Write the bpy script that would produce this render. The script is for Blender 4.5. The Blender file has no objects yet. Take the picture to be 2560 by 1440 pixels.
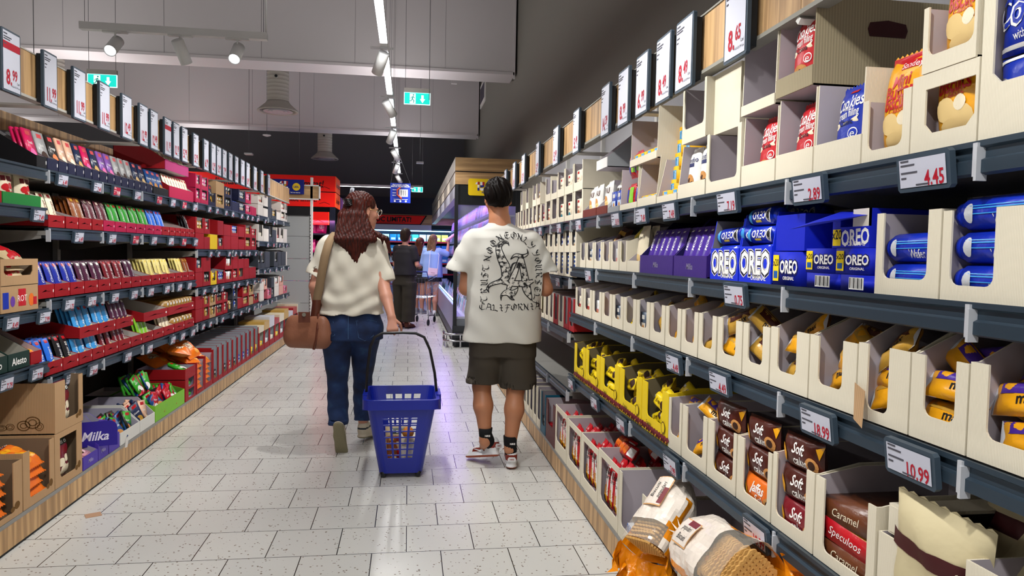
import bpy, math, random
import numpy as np
from mathutils import Vector, Matrix
from mathutils.bvhtree import BVHTree
SC = bpy.context.scene
COL = SC.collection
random.seed(7)
# ------------------------------------------------------------------ camera
F_PX, YAW, PIT, ROL, CAM_H = 1780.0, .145, .048, .019, 1.33
def cam_axes():
    fw = Vector((math.sin(YAW)*math.cos(PIT), math.cos(YAW)*math.cos(PIT), -math.sin(PIT)))
    rt = Vector((math.cos(YAW), -math.sin(YAW), 0)); up = rt.cross(fw)
    c, s = math.cos(ROL), math.sin(ROL)
    return c*rt+s*up, -s*rt+c*up, fw
CR, CU, CW = cam_axes()
CC = Vector((0, 0, CAM_H))
cd = bpy.data.cameras.new('camera'); cam = bpy.data.objects.new('camera', cd); COL.objects.link(cam)
cd.sensor_width = 36; cd.lens = F_PX/2560*36; cd.clip_start = .05; cd.clip_end = 200
m = Matrix((CR, CU, -CW)).transposed().to_4x4(); m.translation = CC
cam.matrix_world = m; SC.camera = cam
def ray(x, y): return CR*((x-1280)/F_PX)+CU*((720-y)/F_PX)+CW
def on_x(x, y, X): d = ray(x, y); return CC+d*(X/d.x)
def on_y(x, y, Y): d = ray(x, y); return CC+d*(Y/d.y)
def on_z(x, y, Z): d = ray(x, y); return CC+d*((Z-CAM_H)/d.z)
def pj(X, Y, Z):
    P = Vector((X, Y, Z))-CC; z = P.dot(CW)
    return 1280+F_PX*P.dot(CR)/z, 720-F_PX*P.dot(CU)/z
def y_of(px, X, z):      # distance along the aisle at which the line (X, z) passes column px
    lo, hi = .75, 60.
    a = pj(X, lo, z)[0]-px
    for _ in range(50):
        mm = (lo+hi)/2
        if (a < 0) == (pj(X, mm, z)[0]-px < 0): lo = mm
        else: hi = mm
    return mm
# ------------------------------------------------------------------ world, exposure
SC.view_settings.view_transform = 'Standard'; SC.view_settings.look = 'None'
SC.view_settings.exposure = 0.0; SC.view_settings.gamma = 1.0; SC.view_settings.use_curve_mapping = False
W_ = bpy.data.worlds.new('world'); SC.world = W_; W_.use_nodes = True
W_.node_tree.nodes['Background'].inputs[0].default_value = (.75, .8, .9, 1)
W_.node_tree.nodes['Background'].inputs[1].default_value = .05
SC.cycles.max_bounces = 6; SC.cycles.diffuse_bounces = 3; SC.cycles.sample_clamp_indirect = 4
TRACK_X, TRACK_Z = -.215, 2.98
SPOT_Y = [-3.2, -1.35, .5, 2.3, 4.12, 5.95, 7.8, 9.7, 11.55, 13.4, 15.3]
def spot_lamp(name, loc, tgt, power, size=70, blend=.6, col=(1, .985, .955), r=.04):
    l = bpy.data.lights.new(name, 'SPOT'); l.energy = power; l.spot_size = math.radians(size); l.spot_blend = blend
    l.color = col; l.shadow_soft_size = r
    o = bpy.data.objects.new(name, l); COL.objects.link(o); o.location = loc
    o.rotation_euler = (Vector(tgt)-Vector(loc)).to_track_quat('-Z', 'Y').to_euler(); return o
def area_lamp(name, loc, sx, sy, power, col=(1, 1, 1), rot=(0, 0, 0)):
    l = bpy.data.lights.new(name, 'AREA'); l.energy = power; l.shape = 'RECTANGLE'; l.size = sx; l.size_y = sy; l.color = col
    o = bpy.data.objects.new(name, l); COL.objects.link(o); o.location = loc; o.rotation_euler = rot; return o
LP = dict(spot=104, tube=13, side=24, fridge=12, up=20)
# light of the track line above the aisle: aimed spots and linear tubes between them
for i, y in enumerate(SPOT_Y):
    for sx in (1, -1):
        tx = 1.05 if sx > 0 else -1.85
        spot_lamp('aisle_spot_light', (TRACK_X+.06*sx, y, TRACK_Z-.22), (tx, y+(.5 if sx > 0 else .9), .95), LP['spot']*(1.0 if y > 1 else .8), 88, .7)
for i in range(len(SPOT_Y)-1):
    a, b = SPOT_Y[i]+.2, SPOT_Y[i+1]-.15
    area_lamp('aisle_tube_light', (TRACK_X, (a+b)/2, TRACK_Z-.05), .05, b-a, LP['tube'], (1, .99, .97))
# added area lights facing up, put in to brighten roof and beams
for i in range(-1, 6):
    for x in (TRACK_X, -4.6, -8.6): area_lamp('added_uplight', (x, i*3.1+1.5, 3.12), .05, 2.6, LP['up'], (1, .975, .98), (math.pi, 0, 0))
# unseen line lights added over the neighbouring aisles as ambient fill
for x in (-4.6, -8.6):
    for y in (0, 5, 10, 15):
        area_lamp('unseen_aisle_fill_light', (x, y, 3.0), .06, 4.6, LP['side']*3, (1, .98, .95))
for y in (-2.5, -6):
    area_lamp('unseen_rear_light', (-.2, y, 3.0), 2.4, .06, LP['side']*1.5, (1, .98, .95))  # unseen area lights added behind the camera
# ------------------------------------------------------------------ materials
def lin(c):
    if isinstance(c, str):
        c = c.lstrip('#'); c = [int(c[i:i+2], 16)/255 for i in (0, 2, 4)]
    return tuple((v/12.92 if v <= .04045 else ((v+.055)/1.055)**2.4) for v in c)+(1,)
MATS = {}
def mat(hexc, rough=.5, metal=0., name=None, emit=0., alpha=None, trans=0., bump=0., bscale=60., sheen=0.):
    key = (hexc, rough, metal, emit, alpha, trans, bump, bscale, sheen)
    if key in MATS: return MATS[key]
    m = bpy.data.materials.new(name or 'm_'+str(hexc).strip('#')); m.use_nodes = True
    b = m.node_tree.nodes['Principled BSDF']
    b.inputs['Base Color'].default_value = lin(hexc); b.inputs['Roughness'].default_value = rough
    b.inputs['Metallic'].default_value = metal
    if rough >= .45 and not metal: b.inputs['Specular IOR Level'].default_value = .28
    if emit: b.inputs['Emission Color'].default_value = lin(hexc); b.inputs['Emission Strength'].default_value = emit
    if alpha is not None: b.inputs['Alpha'].default_value = alpha
    if trans: b.inputs['Transmission Weight'].default_value = trans; b.inputs['IOR'].default_value = 1.1
    nt = m.node_tree; N = nt.nodes; L = nt.links
    if bump or not emit:
        # slight colour unevenness and surface relief
        tc = N.new('ShaderNodeTexCoord'); nz = N.new('ShaderNodeTexNoise'); nz.inputs['Scale'].default_value = bscale; nz.inputs['Detail'].default_value = 3
        L.new(tc.outputs['Object'], nz.inputs['Vector'])
        if bump:
            bp = N.new('ShaderNodeBump'); bp.inputs['Strength'].default_value = bump; bp.inputs['Distance'].default_value = .01
            L.new(nz.outputs['Fac'], bp.inputs['Height']); L.new(bp.outputs[0], b.inputs['Normal'])
        mr = N.new('ShaderNodeMapRange'); mr.inputs[3].default_value = max(0, rough-.06); mr.inputs[4].default_value = min(1, rough+.06)
        L.new(nz.outputs['Fac'], mr.inputs[0]); L.new(mr.outputs[0], b.inputs['Roughness'])
    MATS[key] = m; return m
def foil(h, bump=.25): return mat(h, .30, 0, bump=bump, bscale=35)
def paper(h): return mat(h, .6)
def ramp(N, stops):
    r = N.new('ShaderNodeValToRGB'); e = r.color_ramp.elements
    e[0].position, e[0].color = stops[0][0], lin(stops[0][1]); e[1].position, e[1].color = stops[-1][0], lin(stops[-1][1])
    for p, c in stops[1:-1]: x = e.new(p); x.color = lin(c)
    return r
def node_mat(name):
    m = bpy.data.materials.new(name); m.use_nodes = True; nt = m.node_tree
    return m, nt.nodes, nt.links, nt.nodes['Principled BSDF']
def wood_mat(name, axis, c1='#a8845a', c2='#cfa876', c3='#8a6a46', scale=1.):
    m, N, L, b = node_mat(name)
    tc = N.new('ShaderNodeTexCoord'); mp = N.new('ShaderNodeMapping'); L.new(tc.outputs['Object'], mp.inputs[0])
    s = [14*scale]*3; s[axis] = .9*scale; mp.inputs['Scale'].default_value = s
    nz = N.new('ShaderNodeTexNoise'); nz.inputs['Scale'].default_value = 1.6; nz.inputs['Detail'].default_value = 6; nz.inputs['Distortion'].default_value = .6
    L.new(mp.outputs[0], nz.inputs['Vector'])
    r = ramp(N, [(.28, c3), (.46, c1), (.62, c2), (.85, c2)]); L.new(nz.outputs['Fac'], r.inputs[0])
    L.new(r.outputs[0], b.inputs['Base Color']); b.inputs['Roughness'].default_value = .5; return m
def board_mat(name, c, c2, axis=0, freq=260., rough=.75):
    """fluted cardboard: fine ribs running upwards"""
    m, N, L, b = node_mat(name)
    tc = N.new('ShaderNodeTexCoord'); sp = N.new('ShaderNodeSeparateXYZ'); L.new(tc.outputs['Object'], sp.inputs[0])
    ad = N.new('ShaderNodeMath'); ad.operation = 'ADD'; L.new(sp.outputs[0], ad.inputs[0]); L.new(sp.outputs[1], ad.inputs[1])
    mu = N.new('ShaderNodeMath'); mu.operation = 'MULTIPLY'; mu.inputs[1].default_value = freq*6.283/2; L.new(ad.outputs[0], mu.inputs[0])
    sn = N.new('ShaderNodeMath'); sn.operation = 'SINE'; L.new(mu.outputs[0], sn.inputs[0])
    mr = N.new('ShaderNodeMapRange'); mr.inputs[1].default_value = -1; mr.inputs[3].default_value = 0; mr.inputs[4].default_value = 1; L.new(sn.outputs[0], mr.inputs[0])
    mx = N.new('ShaderNodeMix'); mx.data_type = 'RGBA'; mx.inputs[6].default_value = lin(c2); mx.inputs[7].default_value = lin(c); L.new(mr.outputs[0], mx.inputs[0])
    nz = N.new('ShaderNodeTexNoise'); nz.inputs['Scale'].default_value = 9; L.new(tc.outputs['Object'], nz.inputs['Vector'])
    hv = N.new('ShaderNodeHueSaturation'); mr2 = N.new('ShaderNodeMapRange'); mr2.inputs[3].default_value = .93; mr2.inputs[4].default_value = 1.05
    L.new(nz.outputs['Fac'], mr2.inputs[0]); L.new(mr2.outputs[0], hv.inputs['Value']); L.new(mx.outputs[2], hv.inputs['Color'])
    L.new(hv.outputs[0], b.inputs['Base Color']); b.inputs['Roughness'].default_value = rough
    bp = N.new('ShaderNodeBump'); bp.inputs['Strength'].default_value = .12; bp.inputs['Distance'].default_value = .001
    L.new(sn.outputs[0], bp.inputs['Height']); L.new(bp.outputs[0], b.inputs['Normal']); return m
M_CREAM = board_mat('cream_cardboard', '#e9e1cd', '#d6ccb4', freq=640.)
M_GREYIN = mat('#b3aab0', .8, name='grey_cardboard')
M_KRAFT = board_mat('kraft_cardboard', '#b8946c', '#ab875f', freq=280)
M_WOOD_Y = wood_mat('oak_laminate', 2)
M_WOOD_X = wood_mat('oak_laminate_along', 0, scale=.6)
M_WOOD_L = wood_mat('oak_laminate_long', 1, scale=.6)
M_SLATE = mat('#33424f', .38, .35, name='slate_rail'); M_DARK = mat('#15181c', .6, name='dark_plastic')
M_TAGF = mat('#3a4855', .45, name='tag_frame'); M_TAGW = mat('#dcdce6', .4, name='tag_screen')
M_TXR = mat('#b0122a', .6, name='red_ink'); M_TXK = mat('#15151a', .6, name='black_ink'); M_TXW = mat('#f4f2ee', .55, name='white_ink')
M_SHELFM = mat('#8f8d88', .45, .2, name='shelf_metal'); M_WHITE = mat('#dedcd6', .5, name='white_paint')
# ------------------------------------------------------------------ mesh helpers
class MB:
    def __init__(s): s.v = []; s.f = []; s.m = []; s.mats = []
    def mi(s, mt):
        if mt not in s.mats: s.mats.append(mt)
        return s.mats.index(mt)
    def add(s, vs, fs, mt):
        o = len(s.v); s.v += [tuple(v) for v in vs]; k = s.mi(mt)
        for f in fs: s.f.append(tuple(i+o for i in f)); s.m.append(k)
        return s
    def box(s, a, b, mt):
        x0, y0, z0 = a; x1, y1, z1 = b
        v = [(x0, y0, z0), (x1, y0, z0), (x1, y1, z0), (x0, y1, z0), (x0, y0, z1), (x1, y0, z1), (x1, y1, z1), (x0, y1, z1)]
        return s.add(v, [(3, 2, 1, 0), (4, 5, 6, 7), (0, 1, 5, 4), (1, 2, 6, 5), (2, 3, 7, 6), (3, 0, 4, 7)], mt)
    def rbox(s, a, b, mt, r=.01):
        """box with rounded upright edges"""
        x0, y0, z0 = a; x1, y1, z1 = b; pts = []
        for cx, cy, t0 in ((x1-r, y0+r, -90), (x1-r, y1-r, 0), (x0+r, y1-r, 90), (x0+r, y0+r, 180)):
            for k in range(5): t = math.radians(t0+k*22.5); pts.append((cx+r*math.cos(t), cy+r*math.sin(t)))
        return s.prism(pts, z0, z1, mt)
    def prism(s, pts, z0, z1, mt, fn=None, mt2=None):
        """polygon (a,b) extruded along the third axis; fn maps (a,b,c) to xyz"""
        fn = fn or (lambda a, b, c: (a, b, c)); n = len(pts)
        s.add([fn(a, b, z0) for a, b in pts], [tuple(range(n))[::-1]], mt)
        s.add([fn(a, b, z1) for a, b in pts], [tuple(range(n))], mt2 or mt)
        v = [fn(a, b, z0) for a, b in pts]+[fn(a, b, z1) for a, b in pts]
        return s.add(v, [(i, (i+1) % n, n+(i+1) % n, n+i) for i in range(n)], mt)
    def tube(s, P, r, mt, n=8, cap=True):
        P = [Vector(p) for p in P]; rr = r if isinstance(r, (list, tuple)) else [r]*len(P); rings = []
        up = Vector((0, 0, 1)); t0 = (P[1]-P[0]).normalized()
        if abs(t0.dot(up)) > .95: up = Vector((1, 0, 0))
        a = t0.cross(up).normalized()
        for i, p in enumerate(P):
            t = (P[min(i+1, len(P)-1)]-P[max(i-1, 0)]).normalized()
            a = (a-t*a.dot(t)).normalized(); b = t.cross(a)
            rings.append([p+(a*math.cos(2*math.pi*k/n)+b*math.sin(2*math.pi*k/n))*rr[i] for k in range(n)])
        v = [q for rg in rings for q in rg]; f = []
        for i in range(len(P)-1):
            for k in range(n): f.append((i*n+k, i*n+(k+1) % n, (i+1)*n+(k+1) % n, (i+1)*n+k))
        if cap: f += [tuple(range(n))[::-1], tuple((len(P)-1)*n+k for k in range(n))]
        return s.add(v, f, mt)
    def lathe(s, prof, mt, n=24, c=(0, 0), axis=2, o=(0, 0, 0)):
        v = []; f = []
        for r, z in prof:
            for k in range(n):
                t = 2*math.pi*k/n; p = [r*math.cos(t), r*math.sin(t)]; p.insert(axis, z)
                v.append((p[0]+o[0], p[1]+o[1], p[2]+o[2]))
        for i in range(len(prof)-1):
            for k in range(n): f.append((i*n+k, i*n+(k+1) % n, (i+1)*n+(k+1) % n, (i+1)*n+k))
        f += [tuple(range(n))[::-1], tuple((len(prof)-1)*n+k for k in range(n))]
        return s.add(v, f, mt)
    def text(s, st, cx, cz, h, mt, fn, bold=0., rot=0., sx=1., shear=0., al='C', arc=None):
        vs, fs, w = glyphs(st, bold); k = h/.72
        ox = -w/2 if al == 'C' else (0 if al == 'L' else -w); c, sn = math.cos(rot), math.sin(rot); out = []
        for x, y in vs:
            x, y = (x+ox)*k*sx+shear*y*k, (y-.36)*k
            out.append(fn(cx+x*c-y*sn, cz+x*sn+y*c))
        return s.add(out, fs, mt)
    def mesh(s, name, smooth=False):
        me = bpy.data.meshes.new(name); me.from_pydata(s.v, [], s.f)
        for mt in s.mats: me.materials.append(mt)
        me.polygons.foreach_set('material_index', s.m)
        if smooth: me.polygons.foreach_set('use_smooth', [True]*len(s.f))
        me.update(); return me
    def build(s, name, parent=None, smooth=False):
        return link(s.mesh(name, smooth), name, parent)
_G = {}
def glyphs(st, bold=0.):
    k = (st, bold)
    if k not in _G:
        cu = bpy.data.curves.new('t', 'FONT'); cu.body = st; cu.resolution_u = 2; cu.offset = bold; cu.dimensions = '2D'; cu.fill_mode = 'BOTH'
        ob = bpy.data.objects.new('t', cu); COL.objects.link(ob)
        dg = bpy.context.evaluated_depsgraph_get(); me = bpy.data.meshes.new_from_object(ob.evaluated_get(dg))
        vs = [(v.co.x, v.co.y) for v in me.vertices]; fs = [tuple(p.vertices) for p in me.polygons]
        bpy.data.objects.remove(ob); bpy.data.curves.remove(cu); bpy.data.meshes.remove(me)
        w = max([v[0] for v in vs], default=0); _G[k] = (vs, fs, w)
    return _G[k]
def link(me, name, parent=None):
    o = bpy.data.objects.new(name, me); COL.objects.link(o)
    if parent is not None: o.parent = parent
    return o
def empty(name, loc=(0, 0, 0), rz=0.):
    o = bpy.data.objects.new(name, None); o.empty_display_size = .1; COL.objects.link(o); o.location = loc; o.rotation_euler = (0, 0, rz); return o
def tag(o, label=None, cat=None, group=None, kind=None):
    if label: o['label'] = label
    if cat: o['category'] = cat
    if group: o['group'] = group
    if kind: o['kind'] = kind
    return o
def dup(o, parent=None):
    c = o.copy()
    for k in ('label', 'group'):
        if k in c and parent is None: del c[k]
    COL.objects.link(c)
    if parent is not None: c.parent = parent
    for ch in [x for x in KIDS.get(o.name, [])]:
        dup(bpy.data.objects[ch], c)
    return c
KIDS = {}
def reg(o, *ch): KIDS[o.name] = [c.name for c in ch]; return o
ORD = ['first', 'second', 'third', 'fourth', 'fifth', 'sixth', 'seventh', 'eighth', 'ninth', 'tenth', 'eleventh', 'twelfth', 'thirteenth', 'fourteenth', 'fifteenth', 'sixteenth', 'seventeenth', 'eighteenth', 'nineteenth', 'twentieth'] + ['%d%s' % (n, {1: 'st', 2: 'nd', 3: 'rd'}.get(n % 10, 'th')) for n in range(21, 80)]
XR, XL, XPR, XPL = .985, -1.78, .90, -1.69     # shelf fronts and plinth fronts
RZ = {'R': -math.pi/2, 'L': math.pi/2}
def put(o, side, Y, z, X, back=0.):
    """stand an object on a shelf: its front towards the aisle"""
    o.rotation_euler = (0, 0, RZ[side]); o.location = (X+(back if side == 'R' else -back), Y, z); return o
# ------------------------------------------------------------------ room shell
def struct(o): o['kind'] = 'structure'; return o
def floor_mat():
    m, N, L, b = node_mat('speckled_floor_tiles')
    tc = N.new('ShaderNodeTexCoord'); mp = N.new('ShaderNodeMapping'); L.new(tc.outputs['Object'], mp.inputs[0])
    mp.inputs['Location'].default_value = (.900+.151+30.2, -3.13+30.2*2, 0)
    br = N.new('ShaderNodeTexBrick'); br.offset = .5; br.inputs['Scale'].default_value = 1; br.inputs['Mortar Size'].default_value = .0021
    br.inputs['Mortar Smooth'].default_value = 0; br.inputs['Brick Width'].default_value = .302; br.inputs['Row Height'].default_value = .302
    br.inputs['Color1'].default_value = lin('#cac9c4'); br.inputs['Color2'].default_value = lin('#d2d1cb'); br.inputs['Mortar'].default_value = lin('#2a2725'); br.inputs['Bias'].default_value = 0
    L.new(mp.outputs[0], br.inputs['Vector'])
    vo = N.new('ShaderNodeTexVoronoi'); vo.inputs['Scale'].default_value = 48; L.new(tc.outputs['Object'], vo.inputs['Vector'])
    th = N.new('ShaderNodeMath'); th.operation = 'LESS_THAN'; th.inputs[1].default_value = .21; L.new(vo.outputs['Distance'], th.inputs[0])
    nz = N.new('ShaderNodeTexNoise'); nz.inputs['Scale'].default_value = 31; nz.inputs['Detail'].default_value = 2; L.new(tc.outputs['Object'], nz.inputs['Vector'])
    t2 = N.new('ShaderNodeMath'); t2.operation = 'GREATER_THAN'; t2.inputs[1].default_value = .5; L.new(nz.outputs['Fac'], t2.inputs[0])
    mu = N.new('ShaderNodeMath'); mu.operation = 'MULTIPLY'; L.new(th.outputs[0], mu.inputs[0]); L.new(t2.outputs[0], mu.inputs[1])
    mu2 = N.new('ShaderNodeMath'); mu2.operation = 'MULTIPLY'; mu2.inputs[1].default_value = .85; L.new(mu.outputs[0], mu2.inputs[0])
    mx = N.new('ShaderNodeMix'); mx.data_type = 'RGBA'; mx.inputs[7].default_value = lin('#6e5a48'); L.new(mu2.outputs[0], mx.inputs[0]); L.new(br.outputs['Color'], mx.inputs[6])
    L.new(mx.outputs[2], b.inputs['Base Color']); b.inputs['Roughness'].default_value = .24
    inv = N.new('ShaderNodeMath'); inv.operation = 'SUBTRACT'; inv.inputs[0].default_value = 1; L.new(br.outputs['Fac'], inv.inputs[1])
    bp = N.new('ShaderNodeBump'); bp.inputs['Strength'].default_value = .5; bp.inputs['Distance'].default_value = .002
    L.new(inv.outputs[0], bp.inputs['Height']); L.new(bp.outputs[0], b.inputs['Normal'])
    return m
M_WALL = mat('#7a766e', .85, name='grey_wall', bump=.05); M_WALLB = mat('#6c6a6c', .9, name='dark_back_wall')
M_BEAM = mat('#ccc6c6', .8, name='beam_cladding', bump=.04, bscale=20); M_DECK = mat('#8d8a8e', .6, .3, name='roof_deck')
struct(MB().box((-14, -9, -.2), (1.7, 21.2, 0), floor_mat()).build('floor'))
struct(MB().box((1.57, -9, 0), (1.75, 21.2, 6.2), M_WALL).build('wall_right'))
b = MB(); b.box((-14, 21, 0), (1.6, 21.2, 6.2), M_WALLB); b.box((-14, 20.9, 0), (1.57, 21, 2.9), mat('#484652', .9)); struct(b.build('wall_back'))
# trapezoid roof deck, ridges along the aisle
b = MB(); pts = []; x = -14.0
while x < 1.7:
    pts += [(x, 5.32), (x+.08, 5.62), (x+.20, 5.62), (x+.28, 5.32)]; x += .36
vs = [(p[0], -9, p[1]) for p in pts]+[(p[0], 21.2, p[1]) for p in pts]; n = len(pts)
b.add(vs, [(i, i+1, n+i+1, n+i) for i in range(n-1)], M_DECK); b.box((-14, -9, 5.7), (1.7, 21.2, 5.8), M_DARK); struct(b.build('ceiling'))
for yb in (-.6, 5.05, 10.65, 16.3):
    b = MB(); x1 = 1.53
    b.box((-14, yb, 4.02), (x1, yb+.5, 5.4), M_BEAM)
    b.box((-14, yb-.012, 3.99), (x1, yb+.51, 4.03), mat('#cfc8c8', .6)); b.box((x1-.02, yb-.012, 3.93), (x1+.01, yb+.01, 5.4), mat('#cfc8c8', .6))
    for k in range(12): b.box((-13.8+k*1.3, yb-.002, 4.03), (-13.797+k*1.3, yb, 5.4), mat('#55515a', .8))
    o = b.build('beam'); struct(o)
# sloped bracing post at the far end of the roof, wall vent frame
p = MB(); a0 = on_y(1135, 205, 15.6); a1 = on_y(1142, 182, 15.6)
p.box((a0.x-.06, 15.5, a0.z-.05), (a0.x+.06, 15.62, 5.5), M_BEAM); struct(p.build('trim_1'))
v = MB(); q0, q1 = on_x(1208, 205, 1.56), on_x(1203, 270, 1.56)
v.box((1.545, q0.y-.5, q1.z), (1.572, q0.y+.5, q0.z), M_WHITE); v.box((1.54, q0.y-.42, q1.z+.08), (1.55, q0.y+.42, q0.z-.08), mat('#4a4450', .7))
tag(v.build('wall_vent'), 'white framed ventilation grille high on the grey side wall', 'vent')
# ------------------------------------------------------------------ shelving
def rail_mesh(L_, side):
    b = MB()
    prof = [(0, .002), (.012, .004), (.012, -.006), (.004, -.010), (.004, -.026), (.012, -.030), (.012, -.052), (.002, -.056), (-.006, -.05), (-.006, 0)]
    s = -1 if side == 'R' else 1
    b.prism([(x*s, z) for x, z in prof], 0, L_, M_SLATE, fn=lambda a, c, d: (a, d, c)); return b
def clip_mesh(s):
    b = MB(); b.box((min(0, s*.017), -.005, -.058), (max(0, s*.017), .005, .0), mat('#c9ccd2', .35, .2)); b.box((min(0, s*.021), -.009, -.066), (max(0, s*.021), -.003, -.008), mat('#c9ccd2', .35, .2)); return b
SHELVES = {}
def shelf(side, X, y0, y1, z, desc, depth=.496):
    s = 1 if side == 'R' else -1
    r = MB(); a, c = sorted((0.0, s*depth))
    r.box((a, 0, -.034), (c, y1-y0, -.012), M_SHELFM)
    r.box((s*.0 if s > 0 else -.02, .001, -.05), (.02 if s > 0 else 0, y1-y0-.001, -.03), M_DARK)
    for yy in (0.004, y1-y0-.004):   # bracket at each end, deeper at the back
        pts = [(0, -.012), (depth, -.012), (depth, -.11), (depth*.8, -.11), (0.02, -.05)]
        r.prism([(s*p, q) for p, q in pts], yy-.002, yy+.002, M_SHELFM, fn=lambda a_, b_, c_: (a_, c_, b_))
    o = r.build('shelf_board'); o.location = (X, y0, z)
    tag(o, desc, 'shelf')
    rail_mesh(y1-y0-.004, side).build('price_rail', o, ).location = (0, .002, 0)
    for k in (0, .5):
        c_ = clip_mesh(-s).build('rail_clip', o); c_.location = (-s*.0, (y1-y0)*k+.01, 0)
    return o
def unit(side, Xp, Xs, y0, y1, desc, top, header=None):
    """one bay: plinth, base deck, back panel, uprights, header panel on brackets"""
    s = 1 if side == 'R' else -1; Xb = Xs+s*.53
    e = empty('shelving_unit', (Xs, y0, 0)); tag(e, desc, 'shelving'); L_ = y1-y0
    def rb(x0, x1): return tuple(sorted((x0-Xs, x1-Xs)))
    a, c = rb(Xp, Xp+s*.02); MB().box((a, 0, .014), (c, L_-.002, .118), M_WOOD_Y).build('kick_board', e)
    a, c = rb(Xp+s*.004, Xp+s*.03); MB().box((a, 0, 0.001), (c, L_, .014), M_DARK).build('toe_strip', e)
    a, c = rb(Xp-s*.001, Xb); MB().box((a, 0, .118), (c, L_-.001, .135), M_SHELFM).build('base_deck', e)
    a, c = rb(Xb, Xb+s*.02); MB().box((a, 0, .12), (c, L_, top), mat('#b9b9bd' if side == 'R' else '#3a3632', .6)).build('back_panel', e)
    for yy in (0, L_-.02):
        a, c = rb(Xb-s*.03, Xb); MB().box((a, yy, .13), (c, yy+.02, top-.05), M_WHITE).build('upright', e)
    return e
R_BAYS = [(-.77, .48), (.48, 1.73), (1.73, 2.98), (2.98, 4.23), (4.23, 5.48), (5.48, 6.73), (6.73, 7.98)]
ZR = {0: [1.537, 1.257, .98, .605], 1: [1.537, 1.19, .86, .50]}
NM = ['nearest the camera', 'next to the woman with the basket'] 
for i, (a, c) in enumerate(R_BAYS):
    unit('R', XPR, XR, a, c, 'oak fronted biscuit shelving bay with white back, %s from the camera end' % ORD[i], 2.42)
    for k, z in enumerate(ZR[0 if i < 4 else 1]):
        shelf('R', XR, a, c, z, 'grey metal shelf with slate rail, %s from the top, %s biscuit bay' % (['highest', 'second', 'third', 'lowest'][k], ORD[i]))
L_BAYS = [(1.33, 2.58), (2.58, 3.83), (3.83, 5.08), (5.08, 6.33), (6.33, 7.58), (7.58, 8.83), (8.83, 10.0), (10.0, 11.1)]
def ZL(i): return [1.70, 1.508, 1.015, .75] if i < 2 else ([1.70, 1.412, 1.058, .668] if i < 4 else ([1.71, 1.312, .985, .685] if i < 6 else [1.73, 1.42, 1.09, .685]))
for i, (a, c) in enumerate(L_BAYS):
    unit('L', XPL, XL, a, c, 'oak plinthed chocolate shelving bay, %s from the camera end' % ORD[i], 2.0)
    for k, z in enumerate(ZL(i)):
        shelf('L', XL, a, c, z, 'grey metal shelf with slate rail, %s from the top, %s chocolate bay' % (['highest', 'second', 'third', 'lowest'][k], ORD[i]))
# wooden back boards above the chocolate shelves
for i, (a, c) in enumerate(L_BAYS):
    o = MB().box((-2.30, a+.002, 1.72), (-2.27, c-.002, 2.08), M_WOOD_Y).build('back_board')
    tag(o, 'oak board above the chocolate shelves, %s bay from the camera end' % ORD[i], 'board')
# header boards on brackets
def header(side, X, y0, y1, z0, z1, desc):
    s = 1 if side == 'R' else -1
    o = MB().box((0 if s > 0 else -.018, 0, 0), (.018 if s > 0 else 0, y1-y0-.003, z1-z0), M_WOOD_Y).build('header_board'); o.location = (X, y0, z0)
    tag(o, desc, 'sign board'); L_ = y1-y0
    wt = mat('#8f8d84' if side == 'R' else '#b9b6ae', .5)
    MB().box((-s*.006 if s > 0 else -.04, 0, -.012), (.04 if s > 0 else .006, L_, 0), wt).build('lower_trim', o)
    MB().box((-.004 if s > 0 else -.02, 0, z1-z0), (.02 if s > 0 else .004, L_, z1-z0+.006), wt).build('upper_trim', o)
    b = MB(); D = .484*s
    b.tube([(0, .01, -.02), (D, .01, -.02)], .012, M_WHITE, 4); b.tube([(D, .01, -.02), (D, .01, -.25)], .012, M_WHITE, 4); b.tube([(D*.62, .01, -.02), (D, .01, -.16)], .009, M_WHITE, 4)
    b.build('bracket', o)
    return o
for i, (a, c) in enumerate(R_BAYS): header('R', XR, a, c, 1.965, 2.15, 'oak header board over the biscuit shelves, %s bay from the camera end' % ORD[i])
for i, (a, c) in enumerate(L_BAYS): header('L', XL, a, c, 2.03, 2.235, 'oak header board over the chocolate shelves, %s bay from the camera end' % ORD[i])
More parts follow.
